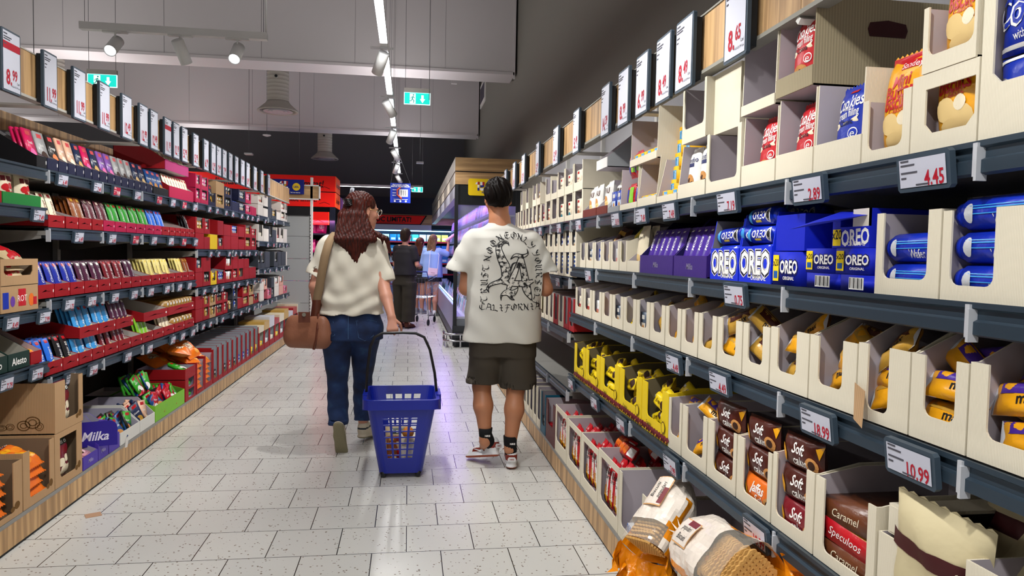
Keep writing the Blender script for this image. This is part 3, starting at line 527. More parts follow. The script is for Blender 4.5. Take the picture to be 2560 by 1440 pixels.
PACK = {
 'cookie_blue': (lambda: filled_cookie(BLU, 'Classic'), 'cookie_bag', 'blue filled cookie bag', 'bag', .115, .05, .185),
 'cookie_red': (lambda: filled_cookie(RED, 'Cocoa'), 'cookie_bag', 'red filled cookie bag', 'bag', .115, .05, .185),
 'butter': (butter, 'biscuit_bag', 'yellow and red biscuit bag', 'bag', .13, .06, .215),
 'bigcookie': (bigcookie, 'cookie_bag', 'big blue chocolate cookie bag', 'bag', .24, .05, .135),
 'soft': (lambda: soft(BRN, ORA), 'cake_packet', 'brown and orange soft cake packet', 'cake', .2, .05, .085),
 'soft_o': (lambda: soft(ORA, BRN, 'Jaffas', 'Soft'), 'cake_packet', 'orange soft cake packet', 'cake', .2, .05, .085),
 'soft_r': (lambda: soft(DRD, BRN, 'Soft', 'cakes'), 'cake_packet', 'dark red soft cake packet', 'cake', .2, .05, .085),
 'oreo_roll': (oreo_roll, 'cookie_roll', 'blue round packet of sandwich cookies', 'cookies', .17, .052, .052),
 'oreo_box': (oreo_box, 'cookie_box', 'blue cookie box with yellow x20 panel', 'box', .135, .2, .085),
 'oreo_back': (lambda: oreo_box(back=True), 'cookie_box', 'blue cookie box showing its barcode', 'box', .135, .2, .085),
 'wafer': (wafer, 'wafer_roll', 'blue wafer packet lying on its side', 'wafers', .24, .06, .06),
 'gold': (lambda: gold_bar(YEL, GLD, 3), 'snack_bar', 'yellow and silver snack bar', 'snack', .17, .035, .065),
 'gold_p': (lambda: gold_bar(YEL, PUR, 4), 'snack_bar', 'yellow and purple snack bar', 'snack', .17, .035, .065),
 'gold_b': (lambda: gold_bar(GLD, BRN, 6), 'snack_bar', 'gold and brown snack bar', 'snack', .17, .035, .065),
 'sandwich': (sandwich, 'biscuit_packet', 'red and white sandwich biscuit packet', 'biscuits', .065, .06, .23),
 'check': (check_box, 'biscuit_box', 'blue and white checked biscuit box', 'box', .15, .2, .04),
 'eugenia': (eugenia, 'snack_cake', 'yellow and brown snack cake', 'cake', .13, .04, .06),
 'redroll': (red_rolls, 'biscuit_packet', 'red round biscuit packet', 'biscuits', .16, .06, .07),
 'butterbox': (lambda: cbox(.07, .045, .16, paper('#f0b820'), [('r', -.55, .1, .55, .92, paper('#58a8e0')), ('t', 'Butter', 0, .68, .010, W, 0, .01, .8), ('t', 'Biscuits', 0, .4, .008, K, 0, .01, .8)]), 'biscuit_box', 'yellow and blue butter biscuit box', 'box', .07, .16, .045),
 'redgreen': (lambda: pouch(.085, .11, .04, RED, [('r', -.7, .15, .1, .75, foil('#1c2c9c')), ('r', .2, .2, .9, .85, LGR), ('e', -.8, .8, .3, .12, YEL)]), 'biscuit_packet', 'red biscuit packet with blue and green labels', 'biscuits', .085, .04, .11),
 'whitebag': (lambda: pouch(.10, .17, .045, WHF, [('t', 'Tondino', 0, .75, .02, NVY, 0, .01, .9), ('r', -.6, .6, .4, .68, NVY)]+cookie(-.1, .25, .7, .2)), 'cookie_bag', 'white cookie bag with navy lettering', 'bag', .1, .045, .17),
 'hazel': (lambda: pouch(.11, .19, .05, CRE, [('t', 'Sandwich', 0, .72, .016, K, .2, .0, 1, .2), ('p', [(-1, 0), (1, 0), (1, .35), (-1, .3)], BRN), ('e', 0, .22, .5, .12, CKL), ('e', -.3, .12, .4, .09, CK)]), 'cookie_bag', 'cream and brown hazelnut cookie bag', 'bag', .11, .05, .19),
 'nutsw': (lambda: pouch(.10, .16, .05, WHF, [('t', 'NU', .2, .7, .03, BRN, 0, .02), ('e', -.1, .35, .6, .18, CK), ('e', .3, .25, .4, .12, CKL), ('r', -1, 0, 1, .1, BRN)]), 'nut_bag', 'white and brown nut biscuit bag', 'bag', .1, .05, .16),
 'cinn': (lambda: slab(paper('#e6d8c0'), 'Biscuit', paper('#2f7f8f'), .085, .12, .03, K), 'biscuit_box', 'cream biscuit box with blue picture', 'box', .085, .03, .12),
 'cinr': (lambda: slab(paper('#e6d8c0'), 'Biscuit', paper('#b06848'), .085, .12, .03, R_), 'biscuit_box', 'cream biscuit box with rose picture', 'box', .085, .03, .12),
 'purpbar': (lambda: pouch(.055, .17, .02, PUR, [('t', 'Milka', 0, .62, .018, W, 1.57, .01, 1, .2), ('e', 0, .15, .6, .13, GLD), ('r', -.3, .9, .3, .97, W)], seed=2), 'chocolate_bar', 'purple chocolate biscuit bar', 'chocolate', .055, .02, .17),
 'bluesq': (lambda: cbox(.05, .16, .05, paper('#e8e4d4'), [('r', -.8, .05+k*.16, .8, .13+k*.16, foil('#1c4a9c')) for k in range(6)]), 'biscuit_packet', 'cream packet with blue squares', 'biscuits', .05, .05, .16),
 'teal': (lambda: pouch(.06, .17, .05, foil('#1c8a90'), [('r', -.7, .4, .7, .6, W), ('e', 0, .2, .5, .12, CKL)]), 'biscuit_packet', 'teal biscuit packet', 'biscuits', .06, .05, .17),
 'greenbag': (lambda: plainbag(foil('#a8b23c'), YEW), 'snack_bag', 'olive and yellow snack bag', 'bag', .12, .05, .16),
 'brownbag': (lambda: plainbag(BRN, GLD), 'snack_bag', 'brown and gold snack bag', 'bag', .12, .05, .16),
 'specul': (lambda: cbox(.2, .05, .24, RED, [('t', 'Speculoos', -.1, .5, .02, W, 0, .0, 1, .3)], top=foil('#c88a2c')), 'biscuit_packet', 'red speculoos biscuit packet with golden top', 'biscuits', .2, .24, .05),
 'brownpk': (lambda: cbox(.2, .05, .24, foil('#6a3a20'), [('t', 'Caramel', -.1, .5, .02, CRE, 0, .0, 1, .3)]), 'biscuit_packet', 'brown biscuit packet', 'biscuits', .2, .24, .05),
 # chocolate side
 'c_gold': (lambda: choc(CRE, RED, 'Orange', foil('#b8602c'), foil('#7a3c14')), 'chocolate_bar', 'cream and gold chocolate bar', 'chocolate', .062, .016, .165),
 'c_green': (lambda: choc(GRN, RED, 'Hazel', CK), 'chocolate_bar', 'green chocolate bar', 'chocolate', .062, .016, .165),
 'c_blue': (lambda: choc(foil('#1e6ad8'), RED, 'Yogurt', CRE), 'chocolate_bar', 'bright blue chocolate bar', 'chocolate', .062, .016, .165),
 'c_maroon': (lambda: choc(foil('#5a1828'), foil('#e8d0c0'), 'Cream', CRE), 'chocolate_bar', 'maroon chocolate bar', 'chocolate', .062, .016, .165),
 'c_navy': (lambda: choc(foil('#1a2c9c'), RED, 'Milk Chocolate', CKL), 'chocolate_bar', 'royal blue milk chocolate bar', 'chocolate', .062, .016, .165),
 'c_plum': (lambda: choc(DPU, WHF, 'Truffle', CK), 'chocolate_bar', 'plum coloured chocolate bar', 'chocolate', .062, .016, .165),
 'c_red': (lambda: choc(foil('#701020'), RED, 'MINT BITS', CKD), 'chocolate_bar', 'dark red chocolate bar', 'chocolate', .062, .016, .165),
 'c_yell': (lambda: choc(foil('#e8d888'), YEW, 'White', CRE, foil('#806010')), 'chocolate_bar', 'pale yellow white chocolate bar', 'chocolate', .062, .016, .165),
 'c_lblue': (lambda: choc(LBL, RED, 'Alpine', CKL), 'chocolate_bar', 'light blue chocolate bar', 'chocolate', .062, .016, .165),
 'c_lime': (lambda: choc(LGR, W, 'Pistachio', GRN), 'chocolate_bar', 'lime green chocolate bar', 'chocolate', .062, .016, .165),
 'c_black': (lambda: choc(BLK, RED, 'Noir 85', GLD), 'chocolate_bar', 'black and gold chocolate bar', 'chocolate', .062, .016, .165),
 'c_copper': (lambda: choc(foil('#8a4a1c'), GLD, 'Caramel', CK), 'chocolate_bar', 'copper brown chocolate bar', 'chocolate', .062, .016, .165),
 's_pink': (lambda: slab(foil('#d81c5c'), 'Fresh', PNK), 'chocolate_tablet', 'pink boxed chocolate tablet', 'chocolate', .09, .012, .18),
 's_orng': (lambda: slab(foil('#2c2420'), 'Orange', ORA), 'chocolate_tablet', 'black and orange chocolate tablet', 'chocolate', .09, .012, .18),
 's_skin': (lambda: slab(foil('#e8b89a'), 'Praline', CRE), 'chocolate_tablet', 'peach coloured chocolate tablet', 'chocolate', .09, .012, .18),
 's_lila': (lambda: slab(foil('#8a5ab0'), 'Violet', PNK), 'chocolate_tablet', 'lilac chocolate tablet', 'chocolate', .09, .012, .18),
 's_grey': (lambda: slab(foil('#a8a8a8'), 'Dark', CKD), 'chocolate_tablet', 'silver grey chocolate tablet', 'chocolate', .09, .012, .18),
 's_navy': (lambda: slab(foil('#1c2a4c'), 'Cocoa', GLD), 'chocolate_tablet', 'navy chocolate tablet', 'chocolate', .09, .012, .18),
 'milka': (lambda: slab(foil('#5a3ab4'), 'Milka', W, .09, .16, .012), 'chocolate_tablet', 'purple chocolate tablet', 'chocolate', .09, .012, .16),
 'milkap': (lambda: slab(foil('#d89aa8'), 'Milka', foil('#f0c8cc'), .09, .16, .012), 'chocolate_tablet', 'rose pink chocolate tablet', 'chocolate', .09, .012, .16),
 'gtab': (lambda: slab(foil('#3cac2c'), 'Nuss', W, .09, .16, .012), 'chocolate_tablet', 'bright green chocolate tablet', 'chocolate', .09, .012, .16),
 'rtab': (lambda: slab(foil('#c41830'), 'Alpen', W, .09, .16, .012), 'chocolate_tablet', 'red chocolate tablet', 'chocolate', .09, .012, .16),
 'btab': (lambda: slab(foil('#1c4c8c'), 'Noisette', CK, .09, .16, .012), 'chocolate_tablet', 'dark blue chocolate tablet', 'chocolate', .09, .012, .16),
 'alesto': (lambda: nutbag(foil('#6a1428'), CRE), 'nut_bag', 'dark red and cream cranberry nut bag', 'bag', .15, .06, .22),
 'amber': (amber, 'nut_bag', 'amber and orange dried fruit bag', 'bag', .16, .07, .2),
 'nutred': (lambda: nutbag(foil('#c8b088'), RED), 'nut_bag', 'kraft and red nut bag', 'bag', .15, .06, .22),
 'orbag': (lambda: pouch(.17, .19, .07, foil('#f07818'), [('e', 0, .55, .6, .2, CRE), ('t', 'Choco', 0, .55, .03, DRD, .2, .02), ('e', .4, .2, .4, .12, foil('#f8a83c'))], wr=.14), 'sweet_bag', 'orange sweet bag', 'bag', .17, .07, .19),
 'snack': (lambda: nutbag(CRE, RED, 'Rice', .11, .16), 'snack_bag', 'cream snack bag with red print', 'bag', .11, .06, .16),
}
for n_, (c1, c2, nm) in {'m_pink': ('#d05088', '#f0d8e0', 'pink and white'), 'm_red': ('#b01020', '#f0e4d8', 'red and cream'), 'm_gold': ('#a07830', '#f0d890', 'gold'), 'm_blue': ('#1c3c9c', '#c8d8f0', 'blue and white'), 'm_dark': ('#1c2028', '#806850', 'black'), 'm_cream': ('#e8dcc8', '#c03040', 'cream and red'), 'm_white': ('#e4e4e4', '#e09088', 'white and rose'), 'm_yel': ('#f0c818', '#18181c', 'yellow and black'), 'm_slate': ('#4c5868', '#e8e0d0', 'slate grey')}.items():
    PACK[n_] = ((lambda a=c1, b_=c2: mini(foil(a), foil(b_))), 'chocolate_box', nm+' chocolate box', 'box', .07, .16, .10)
_PM = {}
def pack_mesh(k):
    if k not in _PM: _PM[k] = PACK[k][0]().mesh(PACK[k][1], True)
    return _PM[k]
def smooth_ok(me): pass
def pack(kind, side, M_local, base_mat, desc, grp):
    me = pack_mesh(kind); nm_ = PACK[kind][1]
    if nm_ == 'chocolate_box' and side == 'R': nm_ = 'biscuit_carton'
    o = link(me, nm_); o.matrix_world = base_mat @ M_local
    nm = PACK[kind][2]; l = '%s %s' % (nm, desc)
    if len(l.split()) > 16: nm = nm.split(' with')[0]; l = '%s %s' % (nm, desc)
    if len(l.split()) > 16: nm = ' '.join(nm.split()[:1]+nm.split()[-2:]); l = '%s %s' % (nm, desc)
    tag(o, l, PACK[kind][3], grp); return o
def T(x, y, z, rx=0., ry=0., rz=0.): return Matrix.Translation((x, y, z)) @ Matrix.Rotation(rz, 4, 'Z') @ Matrix.Rotation(ry, 4, 'Y') @ Matrix.Rotation(rx, 4, 'X')
# ------------------------------------------------------------------ display cartons
TH = .004
def panel(b, pts, fn0, t, outer, inner):
    """flat board: polygon pts mapped by fn0(a,b,c) with c from 0 (outer skin) to t (inner skin)"""
    n = len(pts)
    b.add([fn0(p, q, 0) for p, q in pts], [tuple(range(n))], outer); b.add([fn0(p, q, t) for p, q in pts], [tuple(range(n))[::-1]], inner)
    v = [fn0(p, q, 0) for p, q in pts]+[fn0(p, q, t) for p, q in pts]
    b.add(v, [(i, n+i, n+(i+1) % n, (i+1) % n) for i in range(n)], outer)
def arc(cx, cz, r, a0, a1, n=4): return [(cx+r*math.cos(math.radians(a0+(a1-a0)*k/n)), cz+r*math.sin(math.radians(a0+(a1-a0)*k/n))) for k in range(n+1)]
def carton(w, d, hf, hb, style='U', outer=None, inner=None, cut=(.22, .78, .42), slope=.3, prints=(), lipmat=None, side_decal=None, handle=False):
    outer = outer or M_CREAM; inner = inner or M_GREYIN; b = MB(); t = TH; w2 = w/2-.0015; lm = lipmat or outer
    F = lambda a, z, c: (a, c, z)
    u0, u1, v0 = -w2+cut[0]*2*w2, -w2+cut[1]*2*w2, cut[2]*hf; r = min(.018, (u1-u0)*.3)
    if style == 'U':
        pts = [(-w2, 0), (w2, 0), (w2, hf), (u1, hf)]+[(p, q) for p, q in arc(u1-r, v0+r, r, 0, -90)]+[(p, q) for p, q in arc(u0+r, v0+r, r, -90, -180)]+[(u0, hf), (-w2, hf)]
        panel(b, pts, F, t, lm, inner)
    elif style == 'W':
        v1 = hf-.03
        for pts in ([(-w2, 0), (w2, 0), (w2, v0), (-w2, v0)], [(-w2, v0), (u0, v0), (u0, v1), (-w2, v1)], [(u1, v0), (w2, v0), (w2, v1), (u1, v1)], [(-w2, v1), (w2, v1), (w2, hf), (-w2, hf)]): panel(b, pts, F, t, lm, inner)
        for cx, s in ((u0, 1), (u1, -1)): b.prism([(cx, v0), (cx+s*r, v0), (cx, v0+r)][::s], 0, t, lm, fn=lambda a, z, c: (a, c, z))
    elif style == 'L': panel(b, [(-w2, 0), (w2, 0), (w2, hf), (-w2, hf)], F, t, lm, inner)
    elif style == 'B': b.box((-w2, 0, 0), (w2, d, hb), outer); hf = hb
    if style != 'B':
        s0 = .03*d if style in 'UW' else 0
        sp = [(t, 0), (d, 0), (d, hb), (slope*d+s0, hb), (s0+t, hf), (t, hf)]
        for s in (-1, 1):
            panel(b, sp if s < 0 else sp[::-1], (lambda a, z, c, s=s: (s*(w2-c), a, z)), t, outer, inner)
        panel(b, [(-w2, 0), (w2, 0), (w2, hb), (-w2, hb)][::-1], lambda a, z, c: (a, d-c, z), t, outer, inner)
        b.box((-w2, t, 0), (w2, d, t), inner)
    if handle:
        pts = [(x*.055+.5*d, z*.018+hb*.66) for x, z in [(-1, 0), (-.9, .9), (0, 1.3), (.9, .9), (1, 0), (.9, -1), (-.9, -1)]]
        b.add([(w2+.0012, p, q) for p, q in pts], [tuple(range(7))], mat('#3a0c10', .7))
    add_decals(b, w, hf, lambda x, z: 0, prints, .0006)
    return b
C_NAMES = {}
def short_where(w): return w
def carton_label(colour, contents, what, ordn, where):
    k = contents if isinstance(contents, str) else (contents[0] if contents else None)
    cont = what or (SHORT.get(k) or PACK[k][2].split(' with')[0]+'s' if k else 'nothing')
    l = '%s carton of %s, %s on %s' % (colour, cont, ordn, where) if k or what else 'empty %s carton, %s on %s' % (colour, ordn, where)
    ws = l.replace(',', '').split()
    if len(ws) > 16: l = '%s carton of %s, %s on %s' % (colour.split()[0], ' '.join(cont.split()[-2:]), ordn, where)
    return l
SHORT = {}
def fill(side, M, w, d, hf, hb, kind, mode, desc, grp, n=None):
    """stand, stack or heap packs inside a carton"""
    if not kind: return
    kinds = kind if isinstance(kind, (list, tuple)) else [kind]; rnd = random.Random(hash_(desc))
    pw, pt, ph = PACK[kinds[0]][4:7]; wi = w-2*TH-.006
    if mode == 'stand':
        nx = max(1, int(wi/pw)); sc = min(1.0, wi/(pw*nx+.002)); ny = n or 3
        for i in range(nx):
            for j in range(ny):
                k = kinds[(i+j) % len(kinds)] if len(kinds) > 1 else kinds[0]
                x = -wi/2+wi*(i+.5)/nx
                bx = k[0] in 'm' and k[1] == '_' or k in ('butterbox', 'cinn', 'cinr', 'check', 'bluesq', 'oreo_box')
                pack(k, side, T(x, TH+.012+(0 if bx else pt*.55)+j*(pt+.004), TH+(.001 if bx else .009), 0 if bx else rnd.uniform(-.1, -.02), 0, 0 if bx else rnd.uniform(-.03, .03)) @ Matrix.Diagonal((sc*.97, 1, 1, 1)), M, desc, grp)
    elif mode == 'bars':   # thin bars leaning back, several ranks
        nx = max(1, int(wi/(pw*.98))); sc = min(1.12, wi/(pw*nx)); ny = n or 4
        for i in range(nx):
            k = kinds[i*len(kinds)//nx]
            for j in range(ny):
                x = -wi/2+wi*(i+.5)/nx
                pack(k, side, T(x, .022+j*.023, TH+.010+j*.001, -.28, 0, 0) @ Matrix.Diagonal((sc*.96, 1, 1, 1)), M, desc, grp)
    elif mode == 'lie':
        nz = n or max(1, int((hf*.8)/ph)); sc = min(1.15, wi/pw)
        for j in range(nz):
            k = kinds[j % len(kinds)]
            pack(k, side, T(0, TH+.006+(pt/2 if k not in ('specul', 'brownpk', 'check', 'oreo_box', 'oreo_back') else 0), TH+.003+j*(ph+.001), 0, rnd.uniform(-.05, .05) if j else 0, rnd.uniform(-.04, .04)) @ Matrix.Diagonal((sc*.97, 1, 1, 1)), M, desc, grp)
    elif mode == 'heap':
        nn = n or 4; wide = wi > PACK[kinds[0]][4]*1.6; cnt_ = nn*(2 if wide else 1)
        for j in range(cnt_):
            k = kinds[(j*7//3) % len(kinds)]; t = (j//(2 if wide else 1))/max(1, nn-1); ln = PACK[k][4] if PACK[k][4] > PACK[k][6] else PACK[k][6]; sc = min(1., wi*1.25/ln)
            roll_ = rnd.uniform(-.9, .9) if sc > .75 else rnd.choice((-1, 1))*rnd.uniform(.3, 1.1)
            hv = sc*.46*(PACK[k][6]*abs(math.cos(roll_*.6))*.85+PACK[k][4]*abs(math.sin(roll_*.6)))+.012; zc = TH+hv+t*max(.0, hf*.85-hv*.8); x_ = rnd.uniform(-.12, .12)*wi+((wi*.22 if j % 2 else -wi*.22) if wide else 0)
            pack(k, side, T(x_, .044+.045*(j % 3)*.8, zc, rnd.uniform(-.7, -.15), roll_*.6, rnd.uniform(-.3, .3)) @ Matrix.Scale(sc*.92, 4) @ Matrix.Translation((0, 0, -PACK[k][6]/2)), M, desc, grp)
    elif mode == 'flat':   # pouches lying on top of each other, faces up
        for j in range(n or 4):
            k = kinds[j % len(kinds)]; sc = min(1., wi/PACK[k][4])
            pack(k, side, T(rnd.uniform(-.05, .05)*wi, TH+.01, TH+.03+j*PACK[k][5]*.62, -1.2+rnd.uniform(-.1, .1), 0, rnd.uniform(-.1, .1)) @ Matrix.Scale(sc*.95, 4), M, desc, grp)
def hash_(s): return sum((i+1)*ord(c) for i, c in enumerate(s)) % 99991
SHELFN = {}
def put_carton(side, X, z, px0, px1, ytop, style, where, contents=None, mode='stand', n=None, outer=None, inner=None, d=.36, hb=None, cut=(.22, .78, .42), slope=.3, prints=(), lipmat=None, colour='cream', back=.0, h=None, handle=False, name='display_carton', what=None, y01=None):
    if y01: Y0, Y1 = y01
    else: Y0, Y1 = y_of(px0, X+(back if side == 'R' else -back), z), y_of(px1, X+(back if side == 'R' else -back), z)
    w = abs(Y1-Y0); Yc = (Y0+Y1)/2; s = 1 if side == 'R' else -1
    if h is None: h = on_x((px0+px1)/2, ytop, X+s*back).z-z
    h = max(h, .03); hb_ = h*(1.0 if hb is None else hb)
    b = carton(w, d, h, hb_, style, outer, inner, cut, slope, prints, lipmat, handle=handle)
    o = b.build(name); o.location = (X+s*(back+.002), Yc, z); o.rotation_euler = (0, 0, RZ[side])
    k = C_NAMES[where] = C_NAMES.get(where, 0)+1
    ordn = ORD[k-1]
    cont = what or (PACK[(contents if isinstance(contents, str) else contents[0])][2]+'s' if contents else 'nothing inside')
    tag(o, carton_label(colour, contents, what, ordn, where), 'carton', 'cartons on '+where)
    M = Matrix.Translation(o.location) @ Matrix.Rotation(RZ[side], 4, 'Z')
    fill(side, M, w, d, h, hb_, contents, mode, ('in the %s carton on %s' % (ordn, where)).replace(' top tier', ' upper tier'), 'packs in the %s carton on %s' % (ordn, where), n)
    return o, w, Yc, h
# ------------------------------------------------------------------ biscuit side, filled from the camera end
H1, H2, H2b, H3, H3b, H4, H4b, H5 = 'the highest biscuit shelf', 'the second biscuit shelf', 'the far second biscuit shelf', 'the third biscuit shelf', 'the far third biscuit shelf', 'the lowest biscuit shelf', 'the far lowest biscuit shelf', 'the biscuit base deck'
def R(z, px0, px1, ytop, style, where, contents=None, mode='stand', n=None, **k):
    X = k.pop('X', XR); return put_carton('R', X, z, px0, px1, ytop, style, where, contents, mode, n, **k)
A = 1.54
# highest shelf
R(A, 2440, 2720, -60, 'W', H1, 'bigcookie', 'lie', 3, cut=(.12, .9, .26), h=.37, d=.34)
_t = A+.002+R(A, 2271, 2438, 172, 'W', H1, 'butter', 'stand', 2, cut=(.22, .96, .24), d=.34)[3]
R(_t, 2300, 2438, -5, 'U', H1+' top tier', 'butter', 'stand', 1, cut=(.1, .95, .25), d=.34)
R(A, 2150, 2270, 238, 'U', H1, 'butter', 'stand', 2, cut=(.12, .85, .2), d=.34)
R(A, 2030, 2148, 385, 'L', H1, 'cookie_blue', 'stand', 2, h=.07, hb=3.1, slope=.02)
R(A, 1936, 2028, 410, 'L', H1, ['cookie_red', 'cookie_blue'], 'stand', 2, h=.07, hb=3.1, slope=.02)
R(A, 1850, 1934, 430, 'L', H1, 'cookie_red', 'stand', 2, h=.065, hb=3.2, slope=.02)
R(A+.225, 1936, 2028, 250, 'L', H1+' top tier', 'cookie_red', 'stand', 2, h=.05, hb=4.4, slope=.02, handle=True, outer=board_mat('brown_grey_cardboard', '#a5987a', '#93876b'), colour='tall brown grey handled', d=.40)
R(A+.215, 1850, 1934, 330, 'L', H1+' top tier', None, h=.02, hb=9, slope=.02)
R(A, 1762, 1848, 355, 'U', H1, None, h=.20, cut=(.08, .9, .2), d=.34)
R(A+.203, 1764, 1848, 210, 'B', H1+' top tier', None, h=.2, d=.26, back=.03)
R(A, 1692, 1760, 380, 'L', H1, 'whitebag', 'stand', 2, h=.055, hb=3.6, slope=.05)
R(A+.2, 1703, 1762, 255, 'U', H1+' top tier', None, h=.2, cut=(.08, .92, .25))
R(A, 1640, 1690, 400, 'L', H1, 'butterbox', 'stand', 1, h=.03, hb=6, slope=.1)
_M = Matrix.Translation((XR, y_of(1667, XR, A), A)) @ Matrix.Rotation(RZ['R'], 4, 'Z')
for j in range(5):
    for i in (-1, 1): pack('butterbox', 'R', T(i*.045, .06+.008*j, .045+j*.053, 0, 1.5708) @ Matrix.Translation((-.02, 0, -.08)) @ Matrix.Scale(.98, 4), _M, 'heaped high beside the second empty carton on the highest biscuit shelf', 'butter biscuit boxes heaped on the highest shelf')
R(A, 1592, 1638, 410, 'L', H1, 'butterbox', 'stand', 1, h=.04, hb=5, slope=.05)
R(A+.19, 1573, 1640, 300, 'L', H1+' top tier', 'butterbox', 'stand', 2, h=.03, hb=7, slope=.02)
R(A, 1548, 1590, 400, 'L', H1, 'redgreen', 'stand', 2, h=.03, hb=6.5, slope=.02)
_M = Matrix.Translation((XR+.01, y_of(1569, XR, A), A+.15)) @ Matrix.Rotation(RZ['R'], 4, 'Z')
pack('redgreen', 'R', T(-.03, .03, 0), _M, 'stacked on others on the highest biscuit shelf', 'stacked red packets'); pack('redgreen', 'R', T(.045, .03, 0), _M, 'stacked on others on the highest biscuit shelf', 'stacked red packets')
GREYC = mat('#8e9092', .7)
R(A, 1518, 1546, 470, 'L', H1, 'm_blue', 'stand', 1, h=.03, hb=11, slope=.75, outer=GREYC, colour='tall grey')
R(A, 1490, 1516, 470, 'L', H1, 'nutsw', 'stand', 2, h=.045, hb=5, slope=.5, outer=M_WHITE, lipmat=mat('#6a2a20', .5), colour='white and brown')
R(A, 1456, 1489, 500, 'L', H1, 'nutsw', 'stand', 2, h=.045, hb=5, slope=.5, outer=M_WHITE, lipmat=mat('#6a2a20', .5), colour='white and brown')
R(A+.24, 1490, 1516, 430, 'L', H1+' top tier', None, h=.05, hb=4.4, slope=.6, outer=GREYC, lipmat=mat('#e8e4e0', .5), colour='grey slanted')
far = [1456, 1432, 1410, 1392, 1376, 1362, 1350, 1340, 1330, 1321, 1313, 1306, 1300, 1294, 1288]
for i in range(len(far)-1):
    k = ['cinr', 'cinn', 'cinn', 'nutsw', 'cinr', 'm_red', 'm_gold', 'm_cream', 'm_dark', 'm_cream', 'm_red', 'm_white', 'm_gold', 'm_cream'][i]
    R(A, far[i+1]+.5, far[i]-.5, 0, 'U', H1, k, 'stand', 1, h=.17, cut=(.12, .88, .22), d=.3)
    if i in (0, 1, 2, 3, 4, 6, 7, 9, 11): R(A+.172, far[i+1]+.5, far[i]-.5, 0, 'U', H1+' top tier', None if i in (3, 4) else k, 'stand', 1, h=.17 if i not in (3,) else .14, cut=(.06, .94, .3), d=.24)
# second shelf
B = 1.26
R(B, 2345, 2600, 530, 'U', H2, 'wafer', 'lie', 3, cut=(.1, .56, .17), h=.165, d=.36)
R(B, 2182, 2343, 545, 'U', H2, 'wafer', 'lie', 2, cut=(.12, .82, .2), h=.17, d=.36)
def boxes(px0, px1, z, kind, k, rows='R', X=XR, depth=0., desc='stacked'):
    Y0, Y1 = y_of(px0, X, z), y_of(px1, X, z); w = abs(Y1-Y0)-.003; pw = PACK[kind][4]
    M = Matrix.Translation((X+.004+depth, (Y0+Y1)/2, z)) @ Matrix.Rotation(RZ['R'], 4, 'Z')
    return pack(kind, 'R', Matrix.Diagonal((w/pw, 1.7 if 'oreo' in kind else 1, k, 1)), M, desc, 'cookie boxes stacked on the second biscuit shelf')
hB = on_x(2050, 683, XR).z-B
for a, c in ((2012, 2095), (2096, 2180)): boxes(a, c, B, 'oreo_back', hB/.085, desc='in the bottom layer, %s the wafer cartons' % ('farther from' if a == 2012 else 'beside'))
hC = on_x(2050, 622, XR).z-B-hB
for a, c in ((2010, 2083), (2084, 2172)): boxes(a, c, B+hB+.001, 'oreo_box', hC/.085, desc='in the middle layer of the stack, %s' % ('under open space' if a == 2010 else 'carrying the opened box'))
# opened tall box on top
Y0, Y1 = y_of(2076, XR, 1.4), y_of(2168, XR, 1.4); zt = B+hB+hC+.002; w = abs(Y1-Y0); hT = on_x(2110, 525, XR).z-zt
b = cbox(w, hT*.55, .34, paper('#1024c0'), [('r', -.96, .1, -.5, .9, paper('#f4d416')), ('t', 'x20', -.73, .66, .022, K, 0, .015, .8), ('t', 'OREO', .27, .52, .036, W, .05, .03, .74), ('t', 'ORIGINAL', .35, .2, .01, W)])
blu = paper('#1024c0'); b.box((w/2-.004, 0, hT*.55), (w/2, .34, hT), blu); b.box((-w/2, .2, hT*.55), (-w/2+.004, .34, hT), blu); b.box((-w/2, .1, hT*.98), (w/2, .34, hT), blu)
b.box((-w/2, 0, hT*.55), (-w/2+.03, .004, hT*.8), blu); b.box((w/2-.06, 0, hT*.55), (w/2, .004, hT), mat('#d8d0c0', .8))
b.add([(-w/2, .02, hT), (w/2, .1, hT+.002), (w/2-.02, -.12, hT-.035), (-w/2-.02, -.10, hT-.045)], [(0, 1, 2, 3), (3, 2, 1, 0)], blu)
o = b.build('cookie_box'); put(o, 'R', (Y0+Y1)/2, zt, XR, .006); tag(o, 'opened tall blue cookie box with raised flap, topmost of the blue boxes', 'box')
boxes(1927, 1992, B, 'oreo_box', 1.05, desc='standing in front beside the big opened carton')
Y0, Y1 = y_of(1928, XR, B), y_of(1998, XR, B)
o = cbox(abs(Y1-Y0), .095, .3, blu).build('cookie_box'); put(o, 'R', (Y0+Y1)/2, B+.092, XR, .01); tag(o, 'plain blue cookie box turned backwards on top of an x20 box', 'box')
BC = mat('#1432d8', .45); OREO = [('t', 'OREO', 0, .55, .070, W, .0, .09, .68), ('t', 'OREO', 0, .55, .070, mat('#0a0a30', .5), .0, .065, .68), ('t', 'OREO', 0, .56, .066, W, .0, .03, .70), ('t', 'ORIGINAL', .25, .14, .014, W, 0, .01)]
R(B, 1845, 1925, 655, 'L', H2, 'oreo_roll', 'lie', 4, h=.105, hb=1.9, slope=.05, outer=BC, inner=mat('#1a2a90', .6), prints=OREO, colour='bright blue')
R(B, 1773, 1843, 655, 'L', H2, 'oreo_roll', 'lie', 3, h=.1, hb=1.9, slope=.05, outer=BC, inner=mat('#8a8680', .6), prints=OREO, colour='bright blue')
_M = Matrix.Translation((XR, y_of(1885, XR, B), B+.11)) @ Matrix.Rotation(RZ['R'], 4, 'Z')
for j, (x, y, z) in enumerate(((-.02, .10, .04), (.03, .06, .0), (-.05, .05, .005), (.0, .16, .075))): pack('oreo_roll', 'R', T(x, y, z+.0, .3, .12, .2), _M, 'heaped above the big blue carton', 'loose cookie rolls above the blue carton')
